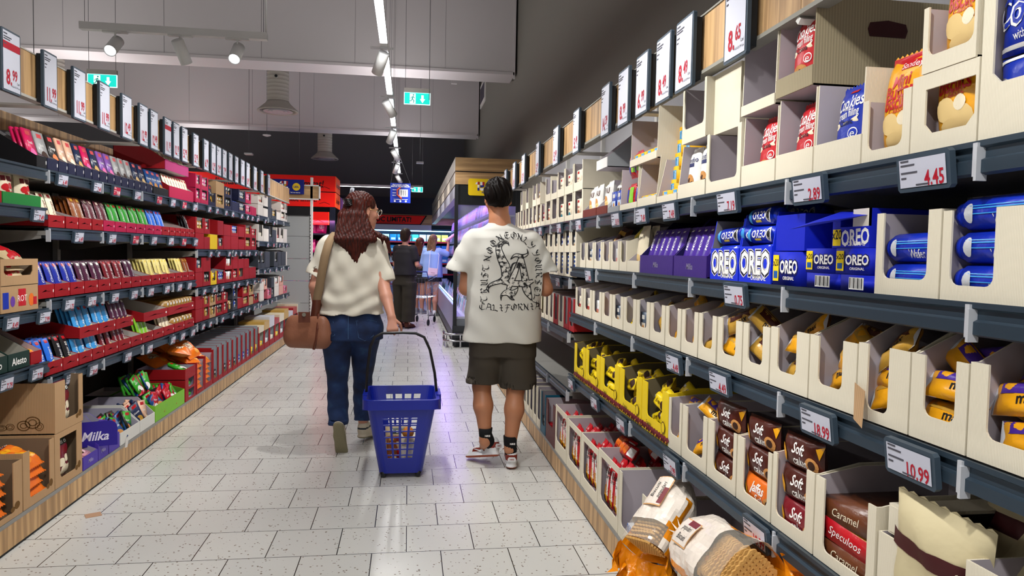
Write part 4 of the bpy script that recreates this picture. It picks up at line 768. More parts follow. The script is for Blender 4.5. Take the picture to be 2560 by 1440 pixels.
PC = mat('#3c2478', .5); PI = mat('#1c1450', .6)
for a, c in ((1682, 1764), (1598, 1680)):
    R(B, a, c, 655, 'L', H2, 'purpbar', 'bars', 3 if a > 1650 else 4, h=.075, hb=2.9, slope=.4, outer=PC, inner=PI, prints=[('t', 'Milka', 0, .5, .022, mat('#8a84a0', .5), 0, .01, .9, .2)], colour='purple')
R(B, 1566, 1596, 600, 'L', H2, 'hazel', 'stand', 2, h=.05, hb=4, slope=.5)
pk = [1566, 1546, 1524, 1503, 1483, 1463, 1448]
for i in range(len(pk)-1): R(B, pk[i+1]+1, pk[i]-1, 600, 'U', H2, ['greenbag', 'm_white', 'brownbag', 'm_blue', 'm_slate', 'm_slate'][i], 'heap' if i in (0, 2) else 'stand', 2, h=.14, hb=1.25, cut=(.15, .85, .3), d=.32)
pk = [1440, 1424, 1409, 1395, 1382, 1370, 1359, 1349, 1340, 1331, 1323, 1316, 1310, 1304]
for i in range(len(pk)-1):
    k = ['m_slate', 'm_blue', 'm_blue', 'm_slate', 'teal', 'teal', 'm_cream', 'teal', 'm_gold', 'm_red', 'm_white', 'm_cream', 'm_blue'][i]
    R(1.195, pk[i+1]+.5, pk[i]-.5, 0, 'U', H2b, 'bluesq', 'stand', 1, h=.15, cut=(.2, .8, .1), d=.3); R(1.347, pk[i+1]+.5, pk[i]-.5, 0, 'U', H2b+' top tier', k, 'stand', 1, h=.16, cut=(.2, .8, .25), d=.3)
# third shelf
Cc = .985
R(Cc, 2412, 2640, 800, 'U', H3, 'gold_p', 'heap', 6, h=.17, hb=1.32, cut=(.22, .8, .25))
R(Cc, 2268, 2410, 845, 'U', H3, ['gold', 'gold_p'], 'heap', 6, h=.165, hb=1.3, cut=(.25, .8, .3))
R(Cc, 2137, 2266, 810, 'U', H3, ['gold', 'gold_p', 'gold_b'], 'heap', 7, h=.165, hb=1.35, cut=(.2, .62, .15))
o = MB(); o.add([(0, 0, 0), (.055, -.012, -.01), (.075, -.03, -.085), (.03, -.02, -.075)], [(0, 1, 2, 3), (3, 2, 1, 0)], M_KRAFT); o = o.build('torn_cardboard_flap'); o.location = (XR-.002, y_of(2150, XR, 1.0)+.02, Cc+.075); o.rotation_euler = (0, 0, RZ['R']); tag(o, 'torn brown cardboard flap hanging from a cream carton over the third rail', 'cardboard')
R(Cc, 2018, 2135, 780, 'U', H3, ['gold', 'gold', 'gold_b'], 'heap', 6, h=.16, hb=1.3, cut=(.2, .72, .28))
R(Cc, 1921, 2016, 765, 'U', H3, ['gold_b', 'gold'], 'heap', 5, h=.16, hb=1.3, cut=(.2, .7, .28))
R(Cc, 1853, 1919, 765, 'U', H3, 'gold_b', 'heap', 4, h=.155, hb=1.3, cut=(.2, .75, .28))
R(Cc, 1790, 1851, 760, 'U', H3, ['gold', 'gold_b'], 'heap', 4, h=.155, hb=1.3, cut=(.2, .75, .28))
pk = [1788, 1742, 1700, 1660, 1622, 1588, 1556, 1528, 1502, 1478, 1456, 1436]
for i in range(len(pk)-1): R(Cc, pk[i+1]+1, pk[i]-1, 0, 'U', H3, ['gold_b', 'gold', 'gold', 'gold_b', 'm_slate', 'eugenia', 'm_slate', 'gold', 'm_white', 'm_cream', 'm_cream'][i], 'heap' if i in (0, 1, 2, 3, 5, 7) else 'stand', 3, h=.155, hb=1.2, cut=(.2, .78, .28))
pk = [1434, 1420, 1407, 1394, 1382, 1371, 1360, 1350, 1341]
for i in range(len(pk)-1): R(.865, pk[i+1]+.5, pk[i]-.5, 0, 'U', H3b, ['m_red', 'm_red', 'm_white', 'm_red', 'nutsw', 'm_cream', 'greenbag', 'greenbag'][i], 'stand', 2, h=.2, cut=(.2, .8, .15), outer=mat('#a81c24', .5) if i in (0, 1, 3) else None, colour='red' if i in (0, 1, 3) else 'cream')
# lowest shelf
D4 = .608
R(D4, 2398, 2660, 0, 'L', H4, None, h=.195, d=.36)
R(D4, 2186, 2396, 0, 'U', H4, None, h=.155, cut=(.35, .92, .3), d=.36)
R(D4, 2030, 2180, 1130, 'U', H4, ['brownpk', 'specul'], 'lie', 3, h=.2, hb=1.1, cut=(.16, .88, .14), d=.36)
R(D4, 1925, 2028, 1080, 'U', H4, ['soft_r', 'soft', 'soft'], 'lie', 3, h=.2, hb=1.12, cut=(.1, .82, .18))
R(D4, 1838, 1923, 1035, 'U', H4, ['soft_o', 'soft', 'soft'], 'lie', 3, h=.19, hb=1.12, cut=(.2, .9, .18))
R(D4, 1765, 1836, 1005, 'U', H4, ['soft', 'soft', 'soft'], 'lie', 3, h=.19, hb=1.12, cut=(.22, .9, .2))
R(D4, 1702, 1763, 975, 'U', H4, 'gold_p', 'heap', 2, h=.19, hb=1.05, cut=(.2, .85, .22))
R(D4, 1668, 1700, 950, 'U', H4, 'gold_p', 'heap', 2, h=.19, hb=1.05, cut=(.15, .85, .3))
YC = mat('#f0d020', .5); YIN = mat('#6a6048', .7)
dots = []
for k in range(11):
    for q, cc in ((0, '#5a1418'), (1, '#7a2030')): dots.append(('e', -.95+k*.19+(q*.09), .06+q*.06, .09, .045, mat(cc, .5)))
dots += [('e', -.95+k*.38, .06, .035, .02, mat('#e8a030', .5)) for k in range(6)]
for a, c in ((1602, 1667), (1546, 1601), (1498, 1545), (1462, 1497), (1434, 1461)):
    R(D4, a, c, 0, 'U', H4, 'eugenia', 'heap', 6, h=.2, hb=1.1, cut=(.2, .78, .32), outer=YC, inner=YIN, colour='yellow', prints=dots+[('t', 'Eugenia', -.35, .2, .018, mat('#5a3a10', .5), 0, .01, .8), ('e', .72, .3, .14, .12, mat('#5a3a10', .5)), ('e', .72, .3, .11, .1, YC)])
# fallen paper biscuit bags and a lying carton at the camera end
PBAG = mat('#d6c8a0', .6, bump=.5, bscale=14); PBR = mat('#4a1a1c', .55)
def paperbag(w, h, t, band, label, loc, rot, prints=()):
    b = pouch(w, h, t, PBAG, [('r', -.97, band, .97, band+.16, PBR)]+list(prints), crimp=.02, seed=int(w*1000+h*77), wr=.13)
    o = b.build('biscuit_bag', smooth=True); o.location = loc; o.rotation_euler = rot; tag(o, label, 'bag'); return o
paperbag(.20, .23, .07, .50, 'crumpled beige paper biscuit bag with dark red band, bulging out of the carton', (XR+.05, 1.225, D4+.03), (.15, .12, RZ['R']+.25), [('r', .2, .46, .6, .50, mat('#d8c8b0', .5))])
paperbag(.22, .22, .06, .30, 'beige paper biscuit bag with dark brown band, upright behind the crumpled one', (XR+.17, 1.22, D4+.12), (-.5, -.08, RZ['R']-.2))
paperbag(.24, .26, .07, .02, 'beige paper biscuit bag with black curly script, leaning back', (XR+.09, 1.06, D4+.09), (-.75, .05, RZ['R']+.1), [('t', 'Petitki', 0, .6, .05, K, 0, .0, 1, .3), ('r', -.1, .38, .5, .46, RED)])
o = MB(); o.box((0, 0, 0), (.062, .30, .062), M_CREAM); o.box((.004, .0, .004), (.058, -.001, .058), M_CREAM); o.box((.0625, .02, .005), (.063, .28, .055), mat('#1c1814', .8))
o = o.build('display_carton'); put(o, 'R', 1.33, D4+.158, XR, .012); tag(o, 'small cream ribbed carton lying on the rim beside the crumpled paper bag', 'carton')
# base deck
E5 = .137
R(E5, 1700, 1790, 1290, 'U', H5, 'check', 'lie', 2, X=XPR, h=.27, cut=(.1, .7, .2), d=.34)
R(E5, 1612, 1699, 1225, 'U', H5, 'check', 'lie', 2, X=XPR, h=.27, cut=(.12, .9, .2), d=.34)
R(E5, 1543, 1611, 1160, 'U', H5, 'check', 'lie', 2, X=XPR, h=.28, cut=(.1, .85, .2), d=.34)
R(E5, 1492, 1542, 1110, 'W', H5, 'sandwich', 'stand', 4, X=XPR, h=.285, cut=(.14, .95, .2), d=.36)
R(E5, 1450, 1491, 1060, 'W', H5, 'sandwich', 'stand', 4, X=XPR, h=.27, cut=(.14, .95, .2), d=.36)
R(E5, 1415, 1449, 1025, 'W', H5, 'sandwich', 'stand', 4, X=XPR, h=.27, cut=(.14, .95, .2), d=.36)
R(E5, 1386, 1414, 1005, 'W', H5, 'sandwich', 'stand', 2, X=XPR, h=.28, cut=(.1, .95, .25), d=.36)
R(E5, 1363, 1385, 985, 'U', H5, 'm_red', 'stand', 2, X=XPR, h=.26, outer=mat('#5a1014', .5), colour='dark red')
pk = [1362, 1350, 1340, 1331, 1322, 1314, 1307, 1300, 1294, 1288, 1282]
for i in range(len(pk)-1): R(E5, pk[i+1]+.5, pk[i]-.5, 0, 'U', H5, ['m_slate', 'm_blue', 'm_slate', 'm_blue', 'teal', 'teal', 'm_cream', 'm_blue', 'm_slate', 'm_cream'][i], 'stand', 2, X=XPR, h=.27, cut=(.2, .85, .2), outer=mat('#14607c', .5) if i == 0 else None, colour='teal' if i == 0 else 'cream')
_M = Matrix.Translation((XPR+.02, y_of(1500, XPR, .4), E5+.29)) @ Matrix.Rotation(RZ['R'], 4, 'Z')
for j, (x, y, z, q) in enumerate(((0, .1, -.045, .1), (.04, .22, -.04, -.2), (-.10, .12, -.045, .2), (.0, .26, -.03, .3))): pack('redroll', 'R', T(x, y, z, -.6, 0, q), _M, 'lying on top of the sandwich biscuit cartons', 'red round packets on the base deck')
# two torn bags of square biscuits lying in front
def torn_bag(tail, mouth, up, label, r=.10, seed=1, flip=1):
    """origin in the middle; local -y is the torn mouth, +y the sealed end, z up"""
    rnd = random.Random(seed); e = empty('biscuit_bag'); tag(e, label, 'bag'); L_ = (tail-mouth).length; y = (tail-mouth).normalized(); z = Vector(up); z = (z-y*z.dot(y)).normalized(); x = y.cross(z)
    m_ = Matrix((x, y, z)).transposed().to_4x4(); m_.translation = (tail+mouth)/2; e.matrix_world = m_
    b = MB(); n, mz = 40, 30; vs = []
    for j in range(mz+1):
        t = j/mz; rr = r*(1-.80*max(0, (t-.6)/.4)**1.6)
        for i in range(n):
            a = 6.283*i/n; k = 1+.035*math.sin(5*a+j*.35)+.03*math.sin(11*a-j*.5)*t+rnd.uniform(-.012, .012); sq = .92+.10*abs(math.sin(2*a))
            vs.append((rr*1.12*k*sq*math.cos(a), (t-.5)*L_, rr*.80*k*sq*math.sin(a)))
    white, orange, clear = mat('#f2e6d8', .28, bump=.45, bscale=22), mat('#f0900c', .25, bump=.5, bscale=25), mat('#f8f0e0', .08, alpha=.22)
    fo = lambda j, i: (j*n+i, (j+1)*n+i, (j+1)*n+(i+1) % n, j*n+(i+1) % n)
    for j in range(mz):
        t = j/mz
        for i in range(n):
            a = 360*i/n; w_ = 12*math.sin(t*9)
            mt = white
            if t < .24 and 20 < a < 160: mt = clear
            elif 150+w_ < a < 205+w_ and t < .8: mt = orange
            elif -1 < a < 24+w_ and .1 < t < .7: mt = orange
            elif 205 < a < 360 and t < .3: mt = orange
            b.add([vs[q] for q in fo(j, i)], [(0, 1, 2, 3)], mt)
    for q in range(9):    # pleated sealed end
        a0, a1 = 6.283*q/9, 6.283*(q+.5)/9; b.add([(r*.2*math.cos(a0), L_/2, r*.16*math.sin(a0)), (r*.2*math.cos(a1), L_/2, r*.16*math.sin(a1)), (r*.42*math.cos(a0), L_/2+.05, r*.3*math.sin(a0)), ], [(0, 1, 2)], white)
    b.build('wrapper', e, True)
    s = MB(); sf = lambda x_, y_: (x_, y_, r*.80*1.0*math.sqrt(max(.04, 1-(x_/(r*1.12))**2))+.0045)
    s.add([sf(-.045+.09*i/4, -.02+.13*j/4) for j in range(5) for i in range(5)], [(j*5+i, j*5+i+1, j*5+i+6, j*5+i+5) for j in range(4) for i in range(4)], mat('#e8b070', .4))
    s.v = [(a, b_, c+.0) for a, b_, c in s.v]; s.add([tuple(Vector(sf(-.041+.082*i/4, -.016+.122*j/4))+Vector((0, 0, .0008))) for j in range(5) for i in range(5)], [(j*5+i, j*5+i+1, j*5+i+6, j*5+i+5) for j in range(4) for i in range(4)], white)
    g = lambda a, b_: tuple(Vector(sf(a, b_))+Vector((0, 0, .002)))
    s.text('Biscuiti', -.012, .045, .020, K, lambda a, b_: g(b_-.057 if 0 else (a+.012)*0+(-(b_-.045))*flip-.018, .045+(a+.012)*flip), .0, 0, .85, .3)
    s.text('populari', 0, .045, .018, K, lambda a, b_: g((-(b_-.045))*flip+.014, .045+a*flip), .0, 0, .85, .3)
    s.add([g(.024, -.01), g(.044, -.01), g(.044, .06), g(.024, .06)], [(0, 1, 2, 3)], mat('#7a1420', .4)); s.build('lettering', e)
    # crumpled torn film hanging from the open mouth
    f = MB(); m_n = 44; vs = []
    for j in range(7):
        q = j/6
        for i in range(m_n+1):
            a = math.radians(150+200*i/m_n); rr = r*(1.02+.10*math.sin(q*2.2))+(.012*math.sin(i*.9+j)+.008*math.sin(i*2.3-j*1.3))*q
            ln = (.05+.05*abs(math.sin(i*.37+seed))+.03*math.sin(i*1.1))*q
            vs.append((rr*1.1*math.cos(a)+rnd.uniform(-.004, .004)*q, -L_/2-ln+.012*math.sin(i*.7)*q, rr*.8*math.sin(a)-.05*q*q+.012*math.sin(i*1.3+2*j)*q))
    f.add(vs, [(j*(m_n+1)+i, j*(m_n+1)+i+1, (j+1)*(m_n+1)+i+1, (j+1)*(m_n+1)+i) for j in range(6) for i in range(m_n)], orange); f.build('torn_edge', e, True)
    bis = mat('#d2a25c', .75, bump=.5, bscale=120); pit = mat('#8a5c2a', .8)
    for q in range(14):
        c = MB(); pts = []
        for k in range(56):
            a = 6.283*k/56; s_ = .060/(max(abs(math.cos(a)), abs(math.sin(a)))**.85)*(1+.035*math.cos(a*28)); pts.append((s_*math.cos(a)*1.15, s_*math.sin(a)*.86))
        c.prism(pts, 0, .0075, bis, fn=lambda a_, b_, z_: (a_, z_, b_))
        if q < 3:
            for u in range(-4, 5):
                for v in range(-3, 4): c.box((u*.013-.0018, -.0008, v*.013-.0018), (u*.013+.0018, 0, v*.013+.0018), pit)
        o = c.build('biscuit', e); o.location = (rnd.uniform(-.006, .006), -L_/2+.008+q*.0135, rnd.uniform(-.005, .005)); o.rotation_euler = (rnd.uniform(-.06, .06)+(.15 if q == 0 else 0), rnd.uniform(-.08, .08), rnd.uniform(-.06, .06))
    return e
torn_bag(on_x(1715, 1205, 1.04), on_x(1612, 1375, .84), (-.75, -.15, .62), 'torn biscuit bag tilted mouth down over the checked biscuit box cartons', .098, 1)
torn_bag(on_x(1700, 1330, .93), on_x(1875, 1455, .885), (-.72, -.2, .68), 'torn biscuit bag lying lengthwise with its mouth towards the 10.99 tag', .098, 5, -1)
# ------------------------------------------------------------------ chocolate side, filled from the camera end
G1, G2, G3, G4, G5 = 'the highest chocolate shelf', 'the second chocolate shelf', 'the third chocolate shelf', 'the lowest chocolate shelf', 'the chocolate base deck'
def Lc(z, px0, px1, style, where, contents=None, mode='bars', n=None, **k):
    X = k.pop('X', XL); return put_carton('L', X, z, px0, px1, 0, style, where, contents, mode, n, **k)
RC = mat('#960c16', .55, name='red_carton'); RC2 = mat('#b01444', .55, name='magenta_carton'); NC = mat('#141838', .55, name='navy_carton'); BKC = mat('#101014', .6)
WAVE = [('p', [(-.6, .45), (-.1, .6), (.3, .4), (.6, .5), (.3, .48), (-.1, .66)], mat('#7a0c14', .5)), ('e', .85, .5, .05, .12, M_TXW)]
# first two bays at the camera end
z = 1.708
for a, c in ((-45, -4),): Lc(1.70, a, c, 'L', 'the shelf at the picture-side end of the chocolate bays' if 0 else 'the near chocolate shelf', 'snack', 'stand', 2, h=.06, hb=2, slope=.5, outer=RC, colour='red')
Lc(1.51, 8, 104, 'L', 'the near second chocolate shelf', 'snack', 'stand', 3, h=.055, hb=2.4, slope=.7, outer=mat('#1c7a34', .5), inner=mat('#d8d8d0', .7), colour='green')
Lc(1.51, -60, 6, 'L', 'the near second chocolate shelf', 'snack', 'stand', 2, h=.055, hb=2.4, slope=.7, outer=RC, inner=mat('#d8d8d0', .7), colour='red')
hk = .118
for q in range(2):
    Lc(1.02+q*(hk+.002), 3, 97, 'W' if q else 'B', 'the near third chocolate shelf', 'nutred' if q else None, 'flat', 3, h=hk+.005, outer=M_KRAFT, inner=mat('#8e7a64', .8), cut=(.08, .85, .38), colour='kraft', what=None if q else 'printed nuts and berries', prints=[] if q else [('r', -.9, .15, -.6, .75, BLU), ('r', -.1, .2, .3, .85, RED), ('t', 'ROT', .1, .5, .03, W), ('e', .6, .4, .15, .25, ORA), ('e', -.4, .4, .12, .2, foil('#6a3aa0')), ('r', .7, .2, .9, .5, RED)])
for a, c in ((-50, 20), (22, 76)):
    Lc(.755, a, c, 'L', 'the near lowest chocolate shelf', 'alesto' if a < 0 else None, 'flat', 2, h=.075, hb=2.4, slope=.5, outer=mat('#16302a', .5), inner=mat('#a8a498', .8), prints=[('t', 'Alesto', 0, .5, .034, W, .0, .015)], colour='dark green')
Lc(.755, 78, 106, 'L', 'the near lowest chocolate shelf', 'amber', 'flat', 1, h=.06, hb=3, slope=.6, outer=RC, colour='red')
# highest shelf: slanted navy trays of tablets
px = [92, 119, 147, 171, 191, 212, 231, 250, 270, 288, 305, 322, 337, 352, 367, 382]
kd = ['s_pink', 's_grey', 's_orng', 's_skin', 's_skin', 's_navy', 's_pink', 's_navy', 's_lila', 's_lila', 's_grey', 's_grey', 's_grey', 's_navy', 's_navy']
for i in range(len(px)-1):
    Lc(1.708, px[i]+.5, px[i+1]-.5, 'L', G1, kd[i], 'bars', 3 if i % 4 != 3 else 2, h=.055, hb=3.6, slope=.8, outer=NC if i else BKC, inner=mat('#8a8788', .7), colour='navy' if i else 'black', prints=[('e', .82, .5, .07, .18, M_TXW)], d=.3)
Lc(1.708, 384, 422, 'L', G1, 'btab', 'bars', 3, h=.05, hb=3.2, slope=.8, outer=BKC, colour='black')
Lc(1.708, 424, 484, 'L', G1, 'c_gold', 'bars', 3, h=.085, hb=2.3, slope=.5, outer=RC, lipmat=RC2, colour='deep red')
Lc(1.905, 414, 472, 'L', G1+' top tier', 'c_gold', 'bars', 3, h=.075, hb=2.5, slope=.5, outer=RC, lipmat=mat('#b03070', .5), colour='deep red')
# second shelf
z = 1.42
px = [(122, 163, 'c_gold', 3, RC), (166, 197, None, 0, RC), (198, 230, 'c_copper', 5, RC), (232, 259, 'c_maroon', 2, RC), (260, 288, 'c_maroon', 1, RC2), (289, 316, 'c_green', 3, RC2), (317, 341, 'c_green', 2, RC2), (342, 364, 'c_green', 1, RC2), (365, 385, 'c_green', 2, RC2), (386, 405, 'c_blue', 3, RC2), (406, 424, 'c_blue', 3, RC), (425, 438, None, 0, RC), (439, 451, None, 0, RC), (452, 463, None, 0, RC), (464, 474, None, 0, RC), (475, 486, 'c_black', 3, RC)]
for a, c, k, n, cm in px: Lc(z, a, c, 'L', G2, k, 'bars', n or None, h=.062, hb=2.3, slope=.75, outer=RC, inner=mat('#b8b2ae', .7), lipmat=cm, prints=WAVE, colour='red' if cm is RC else 'magenta fronted')
# third shelf
z = 1.065
px = [(97, 137, 'c_navy', 3), (138, 176, 'c_navy', 5), (177, 212, 'c_navy', 5), (213, 246, 'c_plum', 5), (247, 277, 'c_plum', 4), (278, 304, 'c_red', 5), (305, 329, 'c_red', 4), (330, 353, 'c_plum', 2), (354, 378, None, 0), (379, 401, 'c_yell', 5), (402, 420, 'c_yell', 5), (421, 438, 'c_yell', 4), (439, 455, None, 0), (456, 471, 'c_yell', 3), (472, 486, 'c_copper', 2)]
for a, c, k, n in px: Lc(z, a, c, 'L', G3, k, 'bars', n or None, h=.068, hb=2.3, slope=.75, outer=RC, inner=mat('#b8b2ae', .7), prints=WAVE, colour='red')
# lowest shelf: two tiers
z = .675
px = [(112, 158, 'c_blue', 4), (159, 198, 'c_black', 5), (199, 232, 'c_lblue', 3), (233, 262, 'c_lblue', 2), (263, 296, 'c_red', 5), (297, 328, 'c_red', 4), (329, 356, None, 0), (357, 384, 'c_lime', 2), (385, 410, None, 0), (411, 436, 'c_gold', 2), (437, 462, 'm_gold', 2), (463, 486, 'm_gold', 2)]
for a, c, k, n in px: Lc(z, a, c, 'L', G4, k, 'stand' if k and k[0] == 'm' else 'bars', n or None, h=.065, hb=2.1, slope=.75, outer=RC, inner=mat('#c8c2bc', .7), prints=WAVE, colour='red')
px = [(200, 248, 'c_lblue', 4), (249, 290, 'c_lblue', 2), (291, 334, 'c_plum', 3), (360, 420, None, 0), (421, 486, 'm_gold', 2)]
for a, c, k, n in px: Lc(z+.142, a, c, 'L', G4+' top tier', k, 'stand' if k and k[0] == 'm' else 'bars', n or None, h=.062, hb=2., slope=.75, outer=RC, inner=mat('#c8c2bc', .7), prints=WAVE, colour='red')
# base deck
z = .137
def K_(z, a, c, st, cont, mode, n, h, **k): return Lc(z, a, c, st, k.pop('where', G5), cont, mode, n, X=XPL, h=h, **k)
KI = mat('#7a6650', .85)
NUTS = [('e', .55, .16, .10, .05, mat('#6a4a20', .8)), ('e', .75, .2, .12, .07, mat('#6a4a20', .8))]
K_(z, -60, 58, 'U', 'amber', 'flat', 5, .24, outer=M_KRAFT, inner=KI, cut=(.1, .8, .1), prints=NUTS, colour='kraft')
K_(z, 60, 138, 'U', 'amber', 'flat', 4, .26, outer=M_KRAFT, inner=KI, cut=(.2, .85, .15), prints=NUTS, colour='kraft')
K_(z, 139, 207, 'W', 'alesto', 'stand', 2, .27, outer=M_KRAFT, inner=KI, cut=(.18, .8, .15), prints=NUTS, colour='kraft')
o = K_(z+.272, 139, 209, 'U', 'alesto', 'stand', 3, .25, outer=M_KRAFT, inner=KI, cut=(.35, .85, .2), prints=NUTS, colour='kraft', d=.42, where=G5+' top tier')[0]
b = MB()     # nuts printed on the side towards the camera
nm = mat('#5a3c18', .8)
for (y, zz, ry, rz_) in ((.10, .06, .035, .03), (.14, .045, .03, .025), (.07, .04, .02, .02), (.24, .035, .028, .014), (.20, .04, .02, .016)):
    n = 16
    for k1, k2 in ((1., .86), (.55, .44)):
        vs = [(-.0008, y+ry*q*math.cos(6.283*k/n), zz+rz_*q*math.sin(6.283*k/n)) for q in (k1, k2) for k in range(n)]
        b.add(vs, [(k, (k+1) % n, n+(k+1) % n, n+k) for k in range(n)], nm)
w_ = abs(y_of(139, XPL, .4)-y_of(209, XPL, .4)); q = b.build('printed_nuts', o); q.location = (-w_/2, 0, 0)
MK = mat('#4a34a0', .5, name='purple_carton'); MKI = mat('#a8a4b4', .7)
K_(z, 209, 246, 'L', 'milkap', 'flat', 6, .07, outer=MK, inner=MKI, hb=2.6, slope=.7, prints=[('t', 'Milka', 0, .5, .02, mat('#b0a8d0', .5), 0, .01, 1, .2)], colour='purple', d=.36)
K_(z, 247, 272, 'L', 'milka', 'flat', 5, .09, outer=MK, inner=MKI, hb=2.5, slope=.4, prints=[('t', 'Milka', 0, .5, .02, mat('#b0a8d0', .5), 0, .01, 1, .2)], colour='purple', d=.3)
K_(z, 273, 300, 'L', 'milka', 'stand', 4, .09, outer=MK, inner=MKI, hb=2.3, slope=.5, colour='purple', d=.34)
o = MB(); n = 20; pts = [(-.11, 0), (.11, 0), (.11, .1)]+[(p, q) for p, q in arc(.07, .10, .04, 0, 90)]+[(-.11, .14)]; panel(o, pts, lambda a, z_, c: (a, c, z_), .003, mat('#2a1c88', .5), MKI)
o.text('Milka', .0, .06, .05, mat('#d8d4e8', .5), lambda a, z_: (a, -.001, z_), .02, 0, .9, .25); o = o.build('carton_sign'); o.location = (XPL-.02, y_of(247, XPL, .2)+.0, z+.08); o.rotation_euler = (0, 0, .35); tag(o, 'upright purple card with white script between the purple chocolate cartons', 'card sign')
K_(z, 302, 350, 'L', ['btab', 's_orng', 'gtab'], 'heap', 8, .075, outer=mat('#d8d6d0', .6), inner=MKI, hb=2.2, slope=.3, colour='white')
K_(z, 351, 388, 'L', ['s_navy', 's_skin'], 'heap', 6, .075, outer=mat('#d8d6d0', .6), inner=MKI, hb=2.4, slope=.3, colour='white')
K_(z, 389, 462, 'L', ['rtab', 'gtab', 'btab', 'rtab'], 'heap', 14, .11, outer=mat('#78b82c', .5), inner=mat('#5a8c28', .6), hb=1.4, slope=.4, colour='lime green')
K_(z+.14, 350, 392, 'L', ['gtab', 'btab', 'rtab', 'gtab'], 'heap', 8, .03, where=G5+' top tier', outer=mat('#16161a', .6), hb=1.1, colour='black', back=.12)
for q in range(3): K_(z+q*.085, 464, 490, 'L' if q == 2 else 'U', 'gtab', 'flat', 5 if q == 2 else 3, .083, cut=(.3, .85, .2), outer=RC, inner=MKI, hb=1, colour='red', where=G5 if q == 0 else G5+(' second tier' if q == 1 else ' third tier'))
K_(z, 492, 512, 'U', 'orbag', 'flat', 5, .26, outer=RC, inner=MKI, cut=(.1, .9, .1), colour='red')
K_(z, 513, 532, 'U', 'orbag', 'flat', 5, .28, outer=RC, inner=MKI, cut=(.1, .9, .15), colour='red')
_M = Matrix.Translation((XPL-.02, y_of(505, XPL, .4), z+.27)) @ Matrix.Rotation(RZ['L'], 4, 'Z')
for j in range(9): pack('orbag', 'L', T(random.uniform(-.22, .22), .02+.1*(j % 3), -.02+.045*(j//3), -1.1+random.uniform(-.3, .3), random.uniform(-.2, .2), random.uniform(-.5, .5)), _M, 'piled above the red cartons on the chocolate base deck', 'orange bags piled on the base deck')
px = [533, 546, 558, 570, 582, 594, 605, 616, 626, 637, 647]
kk = ['m_dark', 'orbag', 'm_dark', 'm_red', 'm_dark', 'm_blue', 'm_blue', 'm_blue', 'm_yel', 'm_yel']
for i in range(10): K_(z, px[i]+.4, px[i+1]-.4, 'U', kk[i], 'stand', 1, .30, outer=RC, inner=mat('#9aa0a8', .7), cut=(.12, .92, .12), colour='red', d=.42, slope=0, hb=1.05)
px = [648, 661, 674, 687, 699, 711, 722, 733, 743, 751]
for i in range(9): K_(z, px[i]+.4, px[i+1]-.4, 'U', ['m_yel', 'm_white', 'm_cream', 'm_yel', 'm_white', 'm_dark', 'm_dark', 'm_red', 'm_dark'][i], 'stand', 1, .22, outer=RC, inner=mat('#9aa0a8', .7), cut=(.12, .92, .3), colour='red', d=.4); K_(z+.222, px[i]+.4, px[i+1]-.4, 'B', None, None, None, .07+.03*(i % 3), outer=foil(['#e8dcc0', '#c8a050', '#d0d0d8', '#a8141e'][i % 4]), colour='mixed', where=G5+' top tier', what='stacked wafers', d=.3)
# far bays: small cartons in two tiers
def far_row(z, px0, px1, where, palette, tiers, h, step):
    rnd = random.Random(hash_(where)); p = px0; i = 0
    while p < px1-2:
        q = min(px1, p+step*(.8+.5*rnd.random()))*1.0
        k, cm, cn = palette[i % len(palette)]
        for t in range(tiers if rnd.random() < .8 else 1):
            if where.count('hindmost') and rnd.random() < .1: continue
            Lc(z+t*(h+.002), p+.3, q-.3, 'U' if rnd.random() < .7 else 'L', where+(' top tier' if t else ''), k, 'stand', 1, h=h*(1 if rnd.random() < .7 else .8), hb=1.1, cut=(.14, .86, .3), outer=cm, inner=mat('#9a9698', .7), colour=cn, d=.34)
        p = q; i += 1; step *= .985
YCt = mat('#e8c414', .5); WCt = mat('#d8d0c8', .6); GCt = mat('#383c44', .5)
P1 = [('m_pink', RC2, 'magenta'), ('m_pink', RC2, 'magenta'), ('s_navy', NC, 'navy'), ('m_gold', M_KRAFT, 'kraft'), ('m_dark', NC, 'navy'), ('m_blue', NC, 'navy'), ('m_slate', NC, 'navy')]
P2 = [('m_gold', RC, 'red'), ('m_red', RC, 'red'), ('m_yel', YCt, 'yellow'), ('m_slate', RC, 'red'), ('m_white', RC, 'red'), ('m_blue', RC, 'red'), ('m_cream', RC, 'red')]
P3 = [('m_slate', RC, 'red'), ('m_dark', RC, 'red'), ('m_yel', YCt, 'yellow'), ('m_blue', RC, 'red'), ('m_white', RC, 'red'), ('m_red', RC, 'red'), ('amber', RC, 'red')]
P4 = [('m_red', RC, 'red'), ('m_gold', RC, 'red'), ('m_gold', M_KRAFT, 'kraft'), ('m_dark', RC, 'red'), ('m_red', RC, 'red'), ('m_gold', BKC, 'black'), ('m_blue', GCt, 'charcoal')]
P5 = [('m_cream', WCt, 'pale'), ('m_white', WCt, 'pale'), ('m_dark', GCt, 'charcoal'), ('m_gold', GCt, 'charcoal'), ('m_red', WCt, 'pale')]
far_row(1.715, 489, 642, 'the highest far chocolate shelf', P1, 2, .12, 17)
far_row(1.32, 489, 642, 'the second far chocolate shelf', P2, 2, .135, 17)
far_row(.993, 489, 642, 'the third far chocolate shelf', P3, 2, .125, 17)
far_row(.692, 489, 648, 'the lowest far chocolate shelf', P4, 2, .11, 15)
far_row(1.735, 645, 718, 'the highest hindmost chocolate shelf', P5, 2, .13, 11)
far_row(1.427, 645, 718, 'the second hindmost chocolate shelf', P5, 1, .2, 11)
far_row(1.097, 645, 718, 'the third hindmost chocolate shelf', [('m_dark', GCt, 'charcoal'), ('m_dark', GCt, 'charcoal'), ('m_red', GCt, 'charcoal'), ('m_white', WCt, 'pale')], 1, .2, 10)
